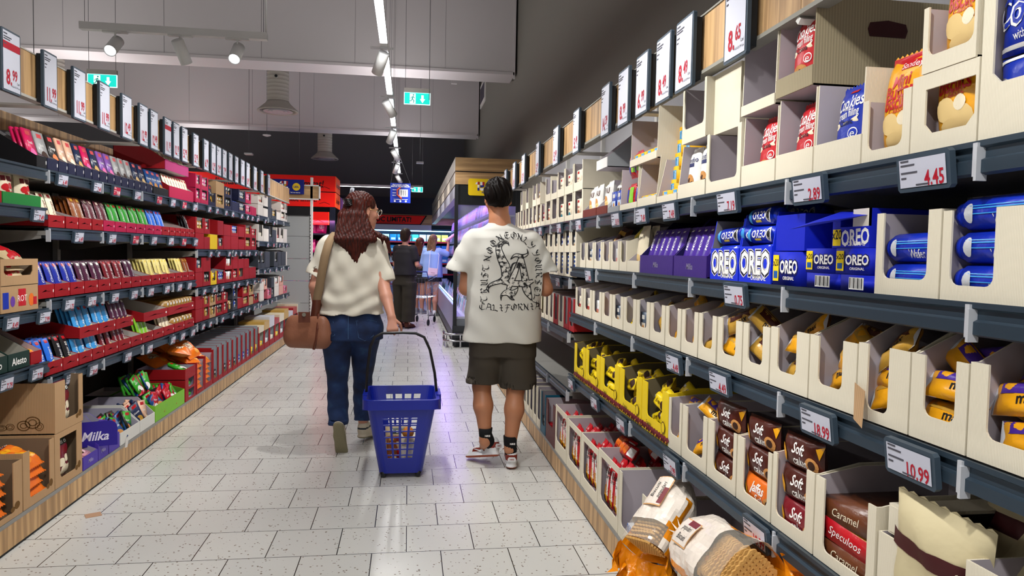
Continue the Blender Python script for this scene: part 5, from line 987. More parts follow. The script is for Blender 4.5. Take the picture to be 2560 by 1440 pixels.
far_row(.692, 650, 718, 'the lowest hindmost chocolate shelf', [('m_white', WCt, 'pale'), ('m_white', mat('#d8a090', .5), 'peach'), ('m_pink', mat('#c86070', .5), 'rose'), ('m_slate', GCt, 'charcoal')], 2, .13, 10)
# ------------------------------------------------------------------ organic shapes: distance field meshed into one surface
class Field:
    def __init__(s, lo, hi, h):
        s.h = h; s.lo = np.array(lo, np.float32); n = np.ceil((np.array(hi)-np.array(lo))/h).astype(int)+1; s.n = n
        s.d = np.full(tuple(n), .2, np.float32)
        s.ax = [s.lo[i]+h*np.arange(n[i], dtype=np.float32) for i in range(3)]
    def sl(s, lo, hi, m):
        a = [int(max(0, math.floor((lo[i]-m-s.lo[i])/s.h))) for i in range(3)]; b = [int(min(s.n[i], math.ceil((hi[i]+m-s.lo[i])/s.h)+1)) for i in range(3)]
        if any(b[i] <= a[i] for i in range(3)): return None
        X = s.ax[0][a[0]:b[0], None, None]; Y = s.ax[1][None, a[1]:b[1], None]; Z = s.ax[2][None, None, a[2]:b[2]]
        return (slice(a[0], b[0]), slice(a[1], b[1]), slice(a[2], b[2])), X, Y, Z
    def comb(s, k, S, v, op):
        c = s.d[S]
        if op == 'add':
            if k > 0: h_ = np.clip(.5+.5*(c-v)/k, 0, 1); s.d[S] = c*(1-h_)+v*h_-k*h_*(1-h_)
            else: s.d[S] = np.minimum(c, v)
        elif op == 'sub':
            if k > 0: h_ = np.clip(.5-.5*(c+v)/k, 0, 1); s.d[S] = c*(1-h_)-v*h_+k*h_*(1-h_)
            else: s.d[S] = np.maximum(c, -v)
        elif op == 'cut': s.d[S] = np.maximum(c, v)
    def cone(s, a, b, ra, rb, k=.02, op='add', flat=None, ff=1.):
        """tapered capsule; flat = direction squeezed by factor ff"""
        a = np.array(a, np.float32); b = np.array(b, np.float32); R0 = max(ra, rb)*max(1, 1/ff if ff < 1 else 1)
        q = s.sl(np.minimum(a, b), np.maximum(a, b), max(ra, rb)*1.3+.06)
        if not q: return
        S, X, Y, Z = q; P = [X-a[0], Y-a[1], Z-a[2]]; ab = b-a
        if flat is not None:
            fl = np.array(flat, np.float32); fl /= np.linalg.norm(fl); dt = P[0]*fl[0]+P[1]*fl[1]+P[2]*fl[2]; g = (1/ff-1)
            P = [P[i]+dt*fl[i]*g for i in range(3)]; ab = ab+fl*(ab@fl)*g
        L2 = max(float(ab@ab), 1e-8); t = np.clip((P[0]*ab[0]+P[1]*ab[1]+P[2]*ab[2])/L2, 0, 1)
        dd = np.sqrt((P[0]-t*ab[0])**2+(P[1]-t*ab[1])**2+(P[2]-t*ab[2])**2)-(ra+(rb-ra)*t)
        if flat is not None and ff < 1: dd = dd*ff**.5
        s.comb(k, S, dd, op)
    def ell(s, c, r, k=.02, op='add', axes=None, p=2.):
        c = np.array(c, np.float32); m = max(r); q = s.sl(c, c, m+.05)
        if not q: return
        S, X, Y, Z = q; A = axes or ((1, 0, 0), (0, 1, 0), (0, 0, 1)); t = 0
        for i in range(3): t = t+np.abs(((X-c[0])*A[i][0]+(Y-c[1])*A[i][1]+(Z-c[2])*A[i][2])/r[i])**p
        s.comb(k, S, (t**(1/p)-1)*min(r), op)
    def loft(s, secs, k=.02, op='add', p=2.4, ends=True, ang=0.):
        """stack of (z,cx,cy,rx,ry) ellipses"""
        secs = sorted(secs); zs = np.array([q[0] for q in secs]); rm = max(max(q[3], q[4]) for q in secs)
        lo = (min(q[1] for q in secs)-rm, min(q[2] for q in secs)-rm, zs[0]); hi = (max(q[1] for q in secs)+rm, max(q[2] for q in secs)+rm, zs[-1])
        q = s.sl(lo, hi, .05); S, X, Y, Z = q; z = Z[0, 0]
        # smooth interpolation of the section values
        def ip(j):
            v = np.array([q_[j] for q_ in secs]); t = np.interp(z, zs, np.arange(len(zs))); i = np.clip(t.astype(int), 0, len(zs)-2); f = t-i; f = f*f*(3-2*f)*.5+f*.5
            return (v[i]*(1-f)+v[i+1]*f)[None, None, :].astype(np.float32)
        cx, cy, rx, ry = ip(1), ip(2), ip(3), ip(4); c, sn = math.cos(ang), math.sin(ang); dx, dy = X-cx, Y-cy
        u, v = dx*c+dy*sn, -dx*sn+dy*c
        dd = ((np.abs(u/rx)**p+np.abs(v/ry)**p)**(1/p)-1)*np.minimum(rx, ry)
        if ends: dd = np.maximum(dd, np.maximum(zs[0]-Z, Z-zs[-1]))
        s.comb(k, S, dd, op)
    def plane(s, p, n, lo=None, hi=None, op='cut'):
        """remove the side n points to"""
        p = np.array(p, np.float32); n = np.array(n, np.float32); n /= np.linalg.norm(n)
        q = s.sl(lo if lo is not None else s.lo, hi if hi is not None else s.lo+s.h*s.n, 0); S, X, Y, Z = q
        s.comb(0, S, (X-p[0])*n[0]+(Y-p[1])*n[1]+(Z-p[2])*n[2], 'cut')
    def wrinkle(s, fn, amp):
        X, Y, Z = s.ax[0][:, None, None], s.ax[1][None, :, None], s.ax[2][None, None, :]
        s.d += (amp*fn(X, Y, Z)*(np.abs(s.d) < .05)).astype(np.float32)
    def mesh(s, name, mats, pick=None):
        d = s.d; sg = d < 0; nx, ny, nz = d.shape
        cnt = np.zeros((nx-1, ny-1, nz-1), np.int8)
        for i in (0, 1):
            for j in (0, 1):
                for k in (0, 1): cnt += sg[i:nx-1+i, j:ny-1+j, k:nz-1+k]
        act = np.argwhere((cnt > 0) & (cnt < 8)); idx = np.full(cnt.shape, -1, np.int32); idx[tuple(act.T)] = np.arange(len(act))
        CO = [(i, j, k) for i in (0, 1) for j in (0, 1) for k in (0, 1)]
        cv = np.stack([d[act[:, 0]+i, act[:, 1]+j, act[:, 2]+k] for i, j, k in CO], 1)
        acc = np.zeros((len(act), 3), np.float32); w = np.zeros(len(act), np.float32)
        for a in range(8):
            for b in range(a+1, 8):
                if sum(abs(CO[a][q]-CO[b][q]) for q in range(3)) != 1: continue
                va, vb = cv[:, a], cv[:, b]; mk = (va < 0) != (vb < 0); t = np.where(mk, va/np.where(mk, va-vb, 1), 0)
                pa, pb = np.array(CO[a], np.float32), np.array(CO[b], np.float32)
                acc += np.where(mk[:, None], pa+t[:, None]*(pb-pa), 0); w += mk
        V = s.lo+s.h*(act+acc/w[:, None]); F = []
        for ax in range(3):
            A = [slice(None)]*3; B = [slice(None)]*3; A[ax] = slice(0, -1); B[ax] = slice(1, None)
            e = np.argwhere(sg[tuple(A)] != sg[tuple(B)]); o1, o2 = (ax+1) % 3, (ax+2) % 3
            ok = (e[:, o1] > 0) & (e[:, o2] > 0) & (e[:, o1] < d.shape[o1]-1) & (e[:, o2] < d.shape[o2]-1); e = e[ok]
            q = []
            for da, db in ((-1, -1), (0, -1), (0, 0), (-1, 0)):
                f = e.copy(); f[:, o1] += da; f[:, o2] += db; q.append(idx[tuple(f.T)])
            q = np.stack(q, 1); neg = sg[tuple(e.T)]; q[~neg] = q[~neg][:, ::-1]; F.append(q)
        F = np.concatenate(F); F = F[(F >= 0).all(1)]
        me = bpy.data.meshes.new(name); me.vertices.add(len(V)); me.vertices.foreach_set('co', V.astype(np.float32).ravel())
        me.loops.add(F.size); me.loops.foreach_set('vertex_index', F.ravel().astype(np.int32)); me.polygons.add(len(F))
        me.polygons.foreach_set('loop_start', np.arange(0, F.size, 4, dtype=np.int32)); me.polygons.foreach_set('loop_total', np.full(len(F), 4, np.int32))
        for m_ in mats: me.materials.append(m_)
        if pick is not None: me.polygons.foreach_set('material_index', pick(V[F].mean(1)).astype(np.int32))
        me.polygons.foreach_set('use_smooth', np.ones(len(F), bool)); me.update(calc_edges=True); me.validate(); return me
def A3(v): return np.array(v, np.float64)
def unit3(v): v = A3(v); return v/np.linalg.norm(v)
def hand(F, wr, dr, nrm, side, curl=(.5, .7, .5), sc=1., spread=.0, fr=.0082):
    """wr wrist, dr direction of the palm, nrm out of the back of the hand, side = direction of the thumb"""
    wr, dr, nrm = A3(wr), unit3(dr), unit3(nrm); sd = unit3(side-np.dot(side, dr)*dr-np.dot(side, nrm)*nrm if False else A3(side))
    L = .088*sc
    for q in (-1, 0, 1): F.cone(wr+dr*.008, wr+dr*L+sd*q*.024*sc, .021*sc, .0145*sc, .012, flat=nrm, ff=.72)
    tips = []
    for i, (off, ln) in enumerate(((.030, .070), (.011, .078), (-.010, .073), (-.029, .058))):
        p = wr+dr*L*(1-.05*abs(i-1))+sd*off*sc; v = dr+sd*(spread*(1.5-i)*.3); v = unit3(v); n = nrm.copy(); l = ln*sc
        for j, (fr_, cu) in enumerate(((.46, curl[0]), (.30, curl[1]), (.24, curl[2]))):
            c, s_ = math.cos(cu), math.sin(cu); v2 = unit3(v*c-n*s_); n = unit3(n*c+v*s_); v = v2
            q = p+v*l*fr_; F.cone(p, q, (fr+.0012-.0008*j)*sc, (fr+.0002-.0008*j)*sc, .0035 if j == 0 else .002); p = q
        tips.append(p)
    p = wr+dr*.026*sc+sd*.022*sc-nrm*.004; v = unit3(sd*.75+dr*.65-nrm*.35)
    for j, l in enumerate((.038, .032, .026)):
        q = p+v*l*sc; F.cone(p, q, (.0125-.0018*j)*sc, (.0108-.0016*j)*sc, .006 if j == 0 else .002); p = q; v = unit3(v+(dr*.35-nrm*.5-sd*.35)*(1 if curl[0] > .6 else .3))
    return tips
def head(F, c, f, u, sc=1., fem=False, kk=.012):
    """c centre of the head, f facing direction, u up"""
    c, f = A3(c), unit3(f); u = unit3(A3(u)-f*np.dot(u, f)); r = np.cross(f, u); P = lambda a, b, d: c+(r*a+f*b+u*d)*sc; ax = (tuple(r), tuple(f), tuple(u))
    F.ell(P(0, -.012, .035), (.074*sc, .094*sc, .083*sc), kk, axes=ax); F.ell(P(0, .022, -.01), (.062*sc, .068*sc, .085*sc), .02, axes=ax)
    F.ell(P(0, .045, -.062), (.045*sc, .046*sc, .042*sc), .025, axes=ax); F.ell(P(0, .078, -.093), (.018*sc, .014*sc, .015*sc), .015, axes=ax)
    for s in (-1, 1):
        F.ell(P(s*.032, .088, .012), (.017*sc, .012*sc, .011*sc), .010, 'sub', ax); F.ell(P(s*.032, .068, .011), (.013*sc, .013*sc, .012*sc), .003, axes=ax)
        F.ell(P(s*.031, .080, .030), (.022*sc, .008*sc, .005*sc), .008, axes=ax); F.ell(P(s*.044, .055, -.02), (.02*sc, .02*sc, .02*sc), .015, axes=ax)
        e = P(s*.076, -.008, .0); F.ell(e, (.008*sc, .018*sc, .031*sc), .006, axes=ax); F.ell(P(s*.084, -.004, .004), (.005*sc, .010*sc, .018*sc), .003, 'sub', ax)
        F.ell(P(s*.078, -.006, -.026), (.006*sc, .009*sc, .009*sc), .004, axes=ax)
    F.cone(P(0, .086, .022), P(0, .108, -.018), .008*sc, .0105*sc, .008); F.ell(P(0, .104, -.022), (.015*sc, .012*sc, .009*sc), .006, axes=ax)
    F.ell(P(0, .092, -.048), (.022*sc, .008*sc, .0055*sc), .004, axes=ax); F.ell(P(0, .09, -.058), (.019*sc, .008*sc, .006*sc), .003, axes=ax)
    F.cone(P(-.02, .101, -.053), P(.02, .101, -.053), .0015, .0015, .002, 'sub')
    return P, r
def eyes(root, P, f, sc, nm='eye'):
    for s in (-1, 1):
        b = MB(); b.lathe([(.0001, -.012), (.007, -.0097), (.0115, -.004), (.012, 0), (.0115, .004), (.007, .0097), (.0001, .012)], mat('#e8e4de', .3), 14)
        b.lathe([(.0055*math.cos(t), .0108+.0016*math.sin(t)) for t in (0, .8, 1.5)], mat('#2c1a10', .2), 12)
        o = b.build(nm, root, True); q = Vector(tuple(f)).to_track_quat('Z', 'Y'); o.rotation_mode = 'QUATERNION'; o.rotation_quaternion = q; o.location = Vector(tuple(P(s*.032, .0705, .011)))
def skin_mat(h='#c4876a'):
    k = 'skin'+h
    if k in MATS: return MATS[k]
    m, N, L, b = node_mat('skin'); b.inputs['Base Color'].default_value = lin(h); b.inputs['Roughness'].default_value = .5; b.inputs['Subsurface Weight'].default_value = .12; b.inputs['Subsurface Radius'].default_value = (.01, .004, .002)
    nz = N.new('ShaderNodeTexNoise'); nz.inputs['Scale'].default_value = 25; r = ramp(N, [(.3, h), (.7, '#d09a7c' if h == '#c4876a' else h)]); tc = N.new('ShaderNodeTexCoord'); L.new(tc.outputs['Object'], nz.inputs[0]); L.new(nz.outputs['Fac'], r.inputs[0]); L.new(r.outputs[0], b.inputs['Base Color'])
    MATS[k] = m; return m
def hair_mat(c1, c2, nm, sp=.25):
    m, N, L, b = node_mat(nm); tc = N.new('ShaderNodeTexCoord'); mp = N.new('ShaderNodeMapping'); mp.inputs['Scale'].default_value = (160, 160, 6); nz = N.new('ShaderNodeTexNoise'); nz.inputs['Scale'].default_value = 1.
    L.new(tc.outputs['Object'], mp.inputs[0]); L.new(mp.outputs[0], nz.inputs[0]); r = ramp(N, [(.3, c1), (.7, c2)]); L.new(nz.outputs['Fac'], r.inputs[0]); L.new(r.outputs[0], b.inputs['Base Color']); b.inputs['Roughness'].default_value = .5; b.inputs['Specular IOR Level'].default_value = sp
    bp = N.new('ShaderNodeBump'); bp.inputs['Strength'].default_value = .4; bp.inputs['Distance'].default_value = .004; L.new(nz.outputs['Fac'], bp.inputs['Height']); L.new(bp.outputs[0], b.inputs['Normal']); return m
def cloth_mat(h, nm, rough=.85, bump=.15):
    m, N, L, b = node_mat(nm); tc = N.new('ShaderNodeTexCoord'); nz = N.new('ShaderNodeTexNoise'); nz.inputs['Scale'].default_value = 420; nz.inputs['Detail'].default_value = 1
    L.new(tc.outputs['Object'], nz.inputs[0]); bp = N.new('ShaderNodeBump'); bp.inputs['Strength'].default_value = bump; bp.inputs['Distance'].default_value = .001; L.new(nz.outputs['Fac'], bp.inputs['Height']); L.new(bp.outputs[0], b.inputs['Normal'])
    b.inputs['Base Color'].default_value = lin(h); b.inputs['Roughness'].default_value = rough; return m
def denim_mat():
    m, N, L, b = node_mat('denim'); tc = N.new('ShaderNodeTexCoord'); nz = N.new('ShaderNodeTexNoise'); nz.inputs['Scale'].default_value = 9; nz.inputs['Detail'].default_value = 4
    L.new(tc.outputs['Object'], nz.inputs[0]); r = ramp(N, [(.35, '#0c1c3e'), (.6, '#16305c'), (.78, '#2c5078')]); L.new(nz.outputs['Fac'], r.inputs[0]); L.new(r.outputs[0], b.inputs['Base Color']); b.inputs['Roughness'].default_value = .85; return m
def shoe(root, name, toe, heel, up, mats, pick, kind='low', L_=.29):
    """shoe in its own frame: x across, y heel->toe, z up; placed so that its sole runs from heel to toe"""
    F = Field((-.06, -.03, -.005), (.06, .31, .135), .004)
    F.cone((0, .035, .014), (0, .12, .012), .034, .032, .02, flat=(0, 0, 1), ff=.4); F.cone((0, .12, .012), (.004, .25, .012), .032, .040, .02, flat=(0, 0, 1), ff=.4)
    F.cone((0, .04, .045), (.002, .23, .028), .033, .034, .02); F.cone((0, .035, .07), (0, .12, .065), .033, .030, .02); F.cone((0, .11, .07), (0, .2, .035), .026, .03, .02)
    F.cone((0, .045, .09), (0, .06, .10), .036, .034, .015); F.cone((0, .05, .09), (0, .065, .16), .026, .028, 0, 'sub'); F.cone((0, .10, .095), (0, .12, .09), .018, .016, .01)
    F.plane((0, 0, .001), (0, 0, -1))
    me = F.mesh(name, mats, pick); o = link(me, name, root)
    y = Vector(toe)-Vector(heel); y.normalize(); z = Vector(up); z = (z-y*z.dot(y)).normalized(); x = y.cross(z)
    m_ = Matrix((x, y, z)).transposed().to_4x4(); m_.translation = Vector(heel); o.matrix_world = m_; return o
# ------------------------------------------------------------------ blackletter print for the shirt
NIB = (math.cos(.75), math.sin(.75))
GLY = {
 'T': [[(.1, .9), (.5, .84), (.9, .95)], [(.5, .84), (.3, .55), (.32, .2), (.55, 0), (.85, .12)], [(.12, .9), (.02, .7), (.1, .55)]],
 'R': [[(.18, .95), (.3, .8), (.3, .1), (.15, 0)], [(.3, .82), (.6, .98), (.82, .78), (.6, .52), (.35, .5)], [(.5, .5), (.7, .1), (.95, .05)], [(.0, .6), (.1, .75), (.25, .8)]],
 'U': [[(.1, .95), (.2, .8), (.18, .2), (.4, 0), (.75, .15)], [(.75, .98), (.8, .8), (.78, .1), (.95, 0)], [(.45, .85), (.45, .2)]],
 'S': [[(.85, .85), (.5, .98), (.2, .75), (.75, .4), (.6, .05), (.15, .08)], [(.85, .85), (.9, .95)], [(.5, .8), (.45, .2)]],
 'N': [[(.1, .9), (.25, .8), (.25, .1), (.1, 0)], [(.1, .95), (.75, .1), (.9, .0)], [(.78, .95), (.72, .75), (.72, .1)]],
 'O': [[(.5, .98), (.15, .7), (.12, .3), (.45, .02)], [(.5, .98), (.88, .7), (.88, .3), (.45, .02)], [(.45, .8), (.45, .2)], [(.6, .75), (.6, .25)]],
 'E': [[(.8, .85), (.4, .98), (.15, .6), (.2, .2), (.5, .02), (.85, .15)], [(.3, .52), (.75, .55)], [(.45, .8), (.45, .25)]],
 'L': [[(.2, .95), (.35, .8), (.3, .2), (.1, .05)], [(.12, .08), (.5, .15), (.9, .0)], [(.05, .8), (.3, .85)]],
 'Y': [[(.1, .95), (.2, .75), (.45, .5), (.8, .55)], [(.8, .98), (.8, .5), (.6, .0), (.2, -.1)], [(.45, .8), (.45, .5)]],
 'F': [[(.1, .85), (.5, .98), (.9, .9)], [(.45, .9), (.4, .3), (.3, -.1), (.1, -.15)], [(.2, .5), (.7, .55)]],
 'C': [[(.85, .85), (.45, .98), (.15, .65), (.15, .3), (.5, .02), (.88, .15)], [(.45, .8), (.42, .25)]],
 'A': [[(.1, .75), (.4, .98), (.78, .8), (.8, .1), (.95, .02)], [(.4, .95), (.3, .5), (.1, .05)], [(.25, .42), (.8, .45)]],
 'I': [[(.3, .95), (.5, .85), (.5, .12), (.7, .02)], [(.25, .5), (.7, .52)]],
}
def pen(pts, w, out):
    n = (NIB[0]*w/2, NIB[1]*w/2)
    for (x0, y0), (x1, y1) in zip(pts, pts[1:]):
        k = max(1, int(math.hypot(x1-x0, y1-y0)/.12))
        for q in range(k):
            a = (x0+(x1-x0)*q/k, y0+(y1-y0)*q/k); b = (x0+(x1-x0)*(q+1)/k, y0+(y1-y0)*(q+1)/k)
            out.append([(a[0]-n[0], a[1]-n[1]), (b[0]-n[0], b[1]-n[1]), (b[0]+n[0], b[1]+n[1]), (a[0]+n[0], a[1]+n[1])])
def project_print(name, root, target, polys, mt, Yd, lift=.002, back=2.5):
    """lay flat polygons, given in the photo's columns and rows at distance Yd, onto the cloth seen from behind"""
    me = target.data; bv = BVHTree.FromPolygons([v.co for v in me.vertices], [tuple(p.vertices) for p in me.polygons]); b = MB()
    for pl in polys:
        vs = []
        for (x, y) in pl:
            P = on_y(x, y, Yd); o_ = Vector((P.x, P.y-1.5, P.z)); h = bv.ray_cast(o_, Vector((0, 1, 0)), 3)
            if h[0] is None: break
            vs.append((h[0].x, h[0].y-lift, h[0].z))
        else: b.add(vs, [tuple(range(len(vs)))], mt)
    return b.build(name, root)
# ------------------------------------------------------------------ man in the printed shirt
SK = skin_mat('#b57a58'); SKW = skin_mat('#c98f78')
def man():
    Yb = 4.36; cx = .575
    F = Field((.20, 4.0, 0.02), (.98, 4.85, 1.80), .0055)
    hc = A3((.543, 4.40, 1.668)); f = unit3((-.10, .97, -.22)); head(F, hc, f, (0, 0, 1), 1.02)
    F.cone((.555, 4.385, 1.50), (.548, 4.385, 1.62), .060, .056, .03); F.cone((.56, 4.37, 1.46), (.555, 4.38, 1.53), .075, .062, .03)
    F.cone((.42, 4.37, 1.41), (.73, 4.37, 1.41), .07, .07, .04)           # shoulders
    F.loft([(.88, cx, Yb, .15, .10), (1.05, cx, Yb, .145, .095), (1.3, cx, Yb, .17, .105), (1.42, cx, Yb, .15, .09)], .05)
    # arms: upper arm, forearm reaching forward
    lh, rh = (.46, 4.655, 1.13), (.68, 4.65, 1.12)
    for s, el, w in ((-1, (.352, 4.34, 1.115), lh), (1, (.845, 4.34, 1.115), rh)):
        sh = (cx+s*.195, 4.37, 1.40); F.cone(sh, el, .052, .043, .03); F.cone(el, w, .044, .027, .015); wv = unit3(A3(w)-A3(el))
        hand(F, w, wv, (0, -.2, 1) if 0 else (s*.9, 0, .4), (0, .2, 1), (.8, .9, .5))
    # legs
    kL, kR, aL, aR = (.462, 4.40, .50), (.668, 4.34, .50), (.485, 4.345, .165), (.637, 4.315, .12)
    for hp, kn, an, tb in (((.49, Yb, .86), kL, aL, (.49, 4.50, .05)), ((.66, Yb, .86), kR, aR, (.655, 4.45, .035))):
        F.cone(hp, kn, .088, .056, .03); kn_, an_ = A3(kn), A3(an); cf = kn_*.66+an_*.34+A3((0, -.022, 0)); F.cone(kn_, cf, .055, .058, .02); F.cone(cf, an_+A3((0, 0, .03)), .056, .036, .03); F.cone(an_+A3((0, 0, .03)), an_, .036, .034, .01); F.cone(an_, tb, .032, .028, .02)
    me = F.mesh('person', [SK]); root = link(me, 'person')
    tag(root, 'person walking away in oversized white printed T-shirt, dark olive shorts and black socks', 'person')
    eyes(root, lambda a, b, d: hc+(np.cross(f, unit3(A3((0, 0, 1))-f*f[2]))*a+f*b+unit3(A3((0, 0, 1))-f*f[2])*d)*1.02, f, 1)
    # hair: thick cap with longer top, short nape
    H = Field((.42, 4.26, 1.57), (.67, 4.56, 1.82), .0035); H.ell((.543, 4.388, 1.712), (.086, .108, .090), .02); H.ell((.543, 4.355, 1.672), (.075, .078, .070), .03)
    H.ell(tuple(hc+f*.085+A3((0, 0, -.055))), (.085, .06, .095), .012, 'sub')
    for s in (-1, 1): H.ell((.543+s*.092, 4.392, 1.655), (.022, .03, .036), .01, 'sub')
    H.plane((.543, 4.30, 1.607), (0, .28, -1))
    H.wrinkle(lambda X, Y, Z: np.sin(np.arctan2(Y-4.39, X-.535)*14+(Z-1.7)*40)*np.clip((Z-1.62)*12, 0, 1)*1.6+np.sin(X*150+np.sin(Z*40)*2)*.8+.6*np.sin((X*1.3+Y)*210+Z*50), .0019)
    link(H.mesh('hair', [hair_mat('#050303', '#120c09', 'black_hair', .08)]), 'hair', root)
    # shirt
    S = Field((.22, 4.1, .76), (.93, 4.62, 1.56), .0055)
    S.loft([(.79, .582, Yb, .246, .152), (.95, .585, Yb, .238, .150), (1.15, .585, Yb, .226, .148), (1.32, .580, Yb, .218, .142), (1.42, .575, Yb+.005, .195, .118), (1.475, .565, Yb+.012, .135, .088), (1.515, .557, Yb+.02, .074, .064)], .03, p=2.5)
    for s in (-1, 1):
        a, b_ = A3((cx+s*.175, 4.365, 1.405)), A3((cx-.004+s*.262, 4.345, 1.215)); S.cone(a, b_+(b_-a)*.4, .073, .090, .045)
        n = unit3(b_-a); n = unit3((n[0]*.45, 0, -1)); S.plane(tuple(b_), tuple(n), (cx-.004+s*.262-.11 if s > 0 else .22, 4.1, 1.05), (.95 if s > 0 else cx-.004+s*.262+.11, 4.62, 1.30)) if False else None
        q = S.sl((min(b_[0]-.10, b_[0]+.10), 4.2, 1.0), (b_[0]+.10, 4.5, 1.3), 0); 
        Sx, X, Y, Z = q; m_ = (np.abs(X-.58) > .232) & (Z < 1.26); v = (X-b_[0])*n[0]+(Y-b_[1])*n[1]+(Z-b_[2])*n[2]; S.d[Sx] = np.where(m_ & (Y > 0), np.maximum(S.d[Sx], v), S.d[Sx])
        S.cone(b_-(b_-a)*.12, b_+(b_-a)*.5, .068, .080, .004, 'sub')
    S.ell((.557, 4.40, 1.53), (.063, .06, .035), .012, 'sub')
    S.wrinkle(lambda X, Y, Z: np.sin(X*26+Z*6)*np.clip((1.1-Z)*2.4, 0, 1)*1.0+.8*np.sin(Z*44-np.abs(X-.58)*60+1)*np.clip((np.abs(X-.58)-.13)*9, 0, 1)*np.clip((Z-.95)*4, 0, 1)+.5*np.sin(Z*30+X*18)*np.clip((1.0-Z)*6, 0, 1)+.5*np.sin((X+Z)*37), .0030)
    shirt = link(S.mesh('shirt', [cloth_mat('#c6c4bc', 'white_cotton')]), 'shirt', root)
    c_ = MB(); c_.tube([(.557+.068*math.cos(t), 4.382+.062*math.sin(t), 1.510+.010*math.cos(t)*0-.012*math.sin(t)*-1) for t in [6.283*k/24 for k in range(25)]], .0075, cloth_mat('#dcdad2', 'white_rib'), 8, False); c_.build('collar', root, True)
    # shorts
    P_ = Field((.30, 4.1, .49), (.88, 4.66, .92), .0065)
    P_.loft([(.70, .583, Yb, .205, .135), (.80, .583, Yb, .208, .140), (.91, .583, Yb, .18, .125)], .02, p=2.5)
    for xs, yk, zz, rr in ((.466, 4.385, .525, .105), (.685, 4.345, .50, .118)):
        P_.loft([(zz, xs, yk, rr, .100), (.65, xs+(.583-xs)*.15, (yk+Yb)/2, rr*1.02, .118), (.82, xs+(.583-xs)*.35, Yb, .115, .128)], .018, p=2.4)
        P_.loft([(zz-.02, xs, yk, rr-.010, .090), (zz+.04, xs, yk, rr-.012, .092)], .0, 'sub')
    P_.wrinkle(lambda X, Y, Z: np.sin(X*34+Z*12)+.6*np.sin(Z*40+X*9), .0022)
    link(P_.mesh('shorts', [cloth_mat('#3b342a', 'olive_cotton')]), 'shorts', root)
    # socks and shoes
    wht, brk, gum = mat('#d8d8da', .4), mat('#7c2c20', .45), mat('#9a4a30', .5)
    pk = lambda C: np.where(C[:, 2] < .012, 2, np.where(C[:, 2] < .030, 0, np.where(((C[:, 1] < .075) & (C[:, 2] > .055) & (C[:, 2] < .088)) | ((C[:, 1] > .09) & (C[:, 1] < .20) & (C[:, 2] > .036) & (C[:, 2] < .060) & (np.abs(C[:, 0]) > .02)), 1, 0)))
    for an, hl, toe in ((aL, (.565, 4.315, .075), (.395, 4.53, .008)), (aR, (.643, 4.275, .003), (.665, 4.565, .003))):
        sh = shoe(root, 'sneaker', toe, hl, (0, 0, 1) if hl[2] < .02 else (.28, -.1, 1), [wht, brk, gum], pk)
        d = MB(); d.prism([(-.022, .052), (.022, .052), (.026, .066), (.018, .078), (-.018, .078), (-.026, .066)], 0, .004, wht, fn=lambda a, b_, c: (a, -.003-c, b_)); d.text('NIKE', 0, .065, .008, mat('#8c2018', .5), lambda x, z_: (-(-x), -.0078, z_), .03, 0, 1.1)
        for s in (-1, 1):   # curved check on the side, laces
            d.prism([(.09, .040), (.12, .034), (.20, .060), (.13, .046), (.105, .050)], 0, .002, wht, fn=lambda a, b_, c, s=s: (s*(.0385+c), a, b_))
            for q in range(4): d.tube([(-.018, .125+q*.018, .083-q*.011), (0, .13+q*.018, .089-q*.011), (.018, .125+q*.018, .083-q*.011)], .0028, brk, 6)
        d.tube([(0, .115, .098), (-.035*1, .10, .11), (-.05, .12, .095)], .0025, brk, 6); d.tube([(0, .115, .098), (.03, .13, .112), (.045, .125, .09)], .0025, brk, 6)
        o = d.build('shoe_trim', root); o.matrix_world = sh.matrix_world
        k_ = MB(); a_ = Vector(an)+Vector((0, -.002, 0)); up_ = Vector((0, .01, 1)); ankle = sh.matrix_world @ Vector((0, .052, .07))
        k_.tube([ankle, ankle*.5+(a_+Vector((0, 0, .02)))*.5, a_+Vector((0, 0, .045)), a_+Vector((0, .0, .085))], [.036, .039, .041, .044], mat('#101012', .9), 16); k_.text('NIKE', 0, 0, .011, M_TXW, lambda x, z_: (a_.x+.008+x, a_.y-.046, a_.z+.045+z_), .03)
        k_.build('sock', root, True)
    # print
    polys = []
    def letter(ch, cx_, cy_, size, rot, w=.145):
        o_ = []
        for st in GLY[ch]: pen(st, w, o_)
        c, s_ = math.cos(rot), math.sin(rot)
        for pl in o_: polys.append([(cx_+((x-.5)*c+(y-.5)*s_)*size, cy_+((x-.5)*s_-(y-.5)*c)*size) for x, y in pl])
    # words run up the side, over the shoulders and down again (positions follow the photo)
    for ch, x, y, a in (('T', 1202, 744, -1.57), ('R', 1203, 724, -1.57), ('U', 1203, 704, -1.57), ('S', 1205, 686, -1.57), ('T', 1207, 668, -1.5), ('N', 1212, 645, -1.4), ('O', 1219, 626, -1.2), ('O', 1229, 609, -.95), ('N', 1248, 595, -.5), ('E', 1268, 589, -.2),
        ('O', 1287, 589, .05), ('N', 1305, 593, .3), ('L', 1322, 602, .65), ('Y', 1338, 614, .9), ('Y', 1350, 633, 1.25), ('O', 1355, 651, 1.45), ('U', 1357, 668, 1.57), ('R', 1357, 686, 1.57), ('S', 1355, 704, 1.57), ('E', 1353, 722, 1.6), ('L', 1351, 739, 1.65), ('F', 1349, 755, 1.7)):
        letter(ch, (x-1280)*.88+1272, y, 17, a)
    for k, ch in enumerate('CALIFORNIA'): letter(ch, 1200+k*15.2, 763+(2 if k in (2, 3, 4) else 0)-abs(k-4.5)*.2, 16.5, .02)
    project_print('shirt_lettering', root, shirt, polys, M_TXK, Yb)
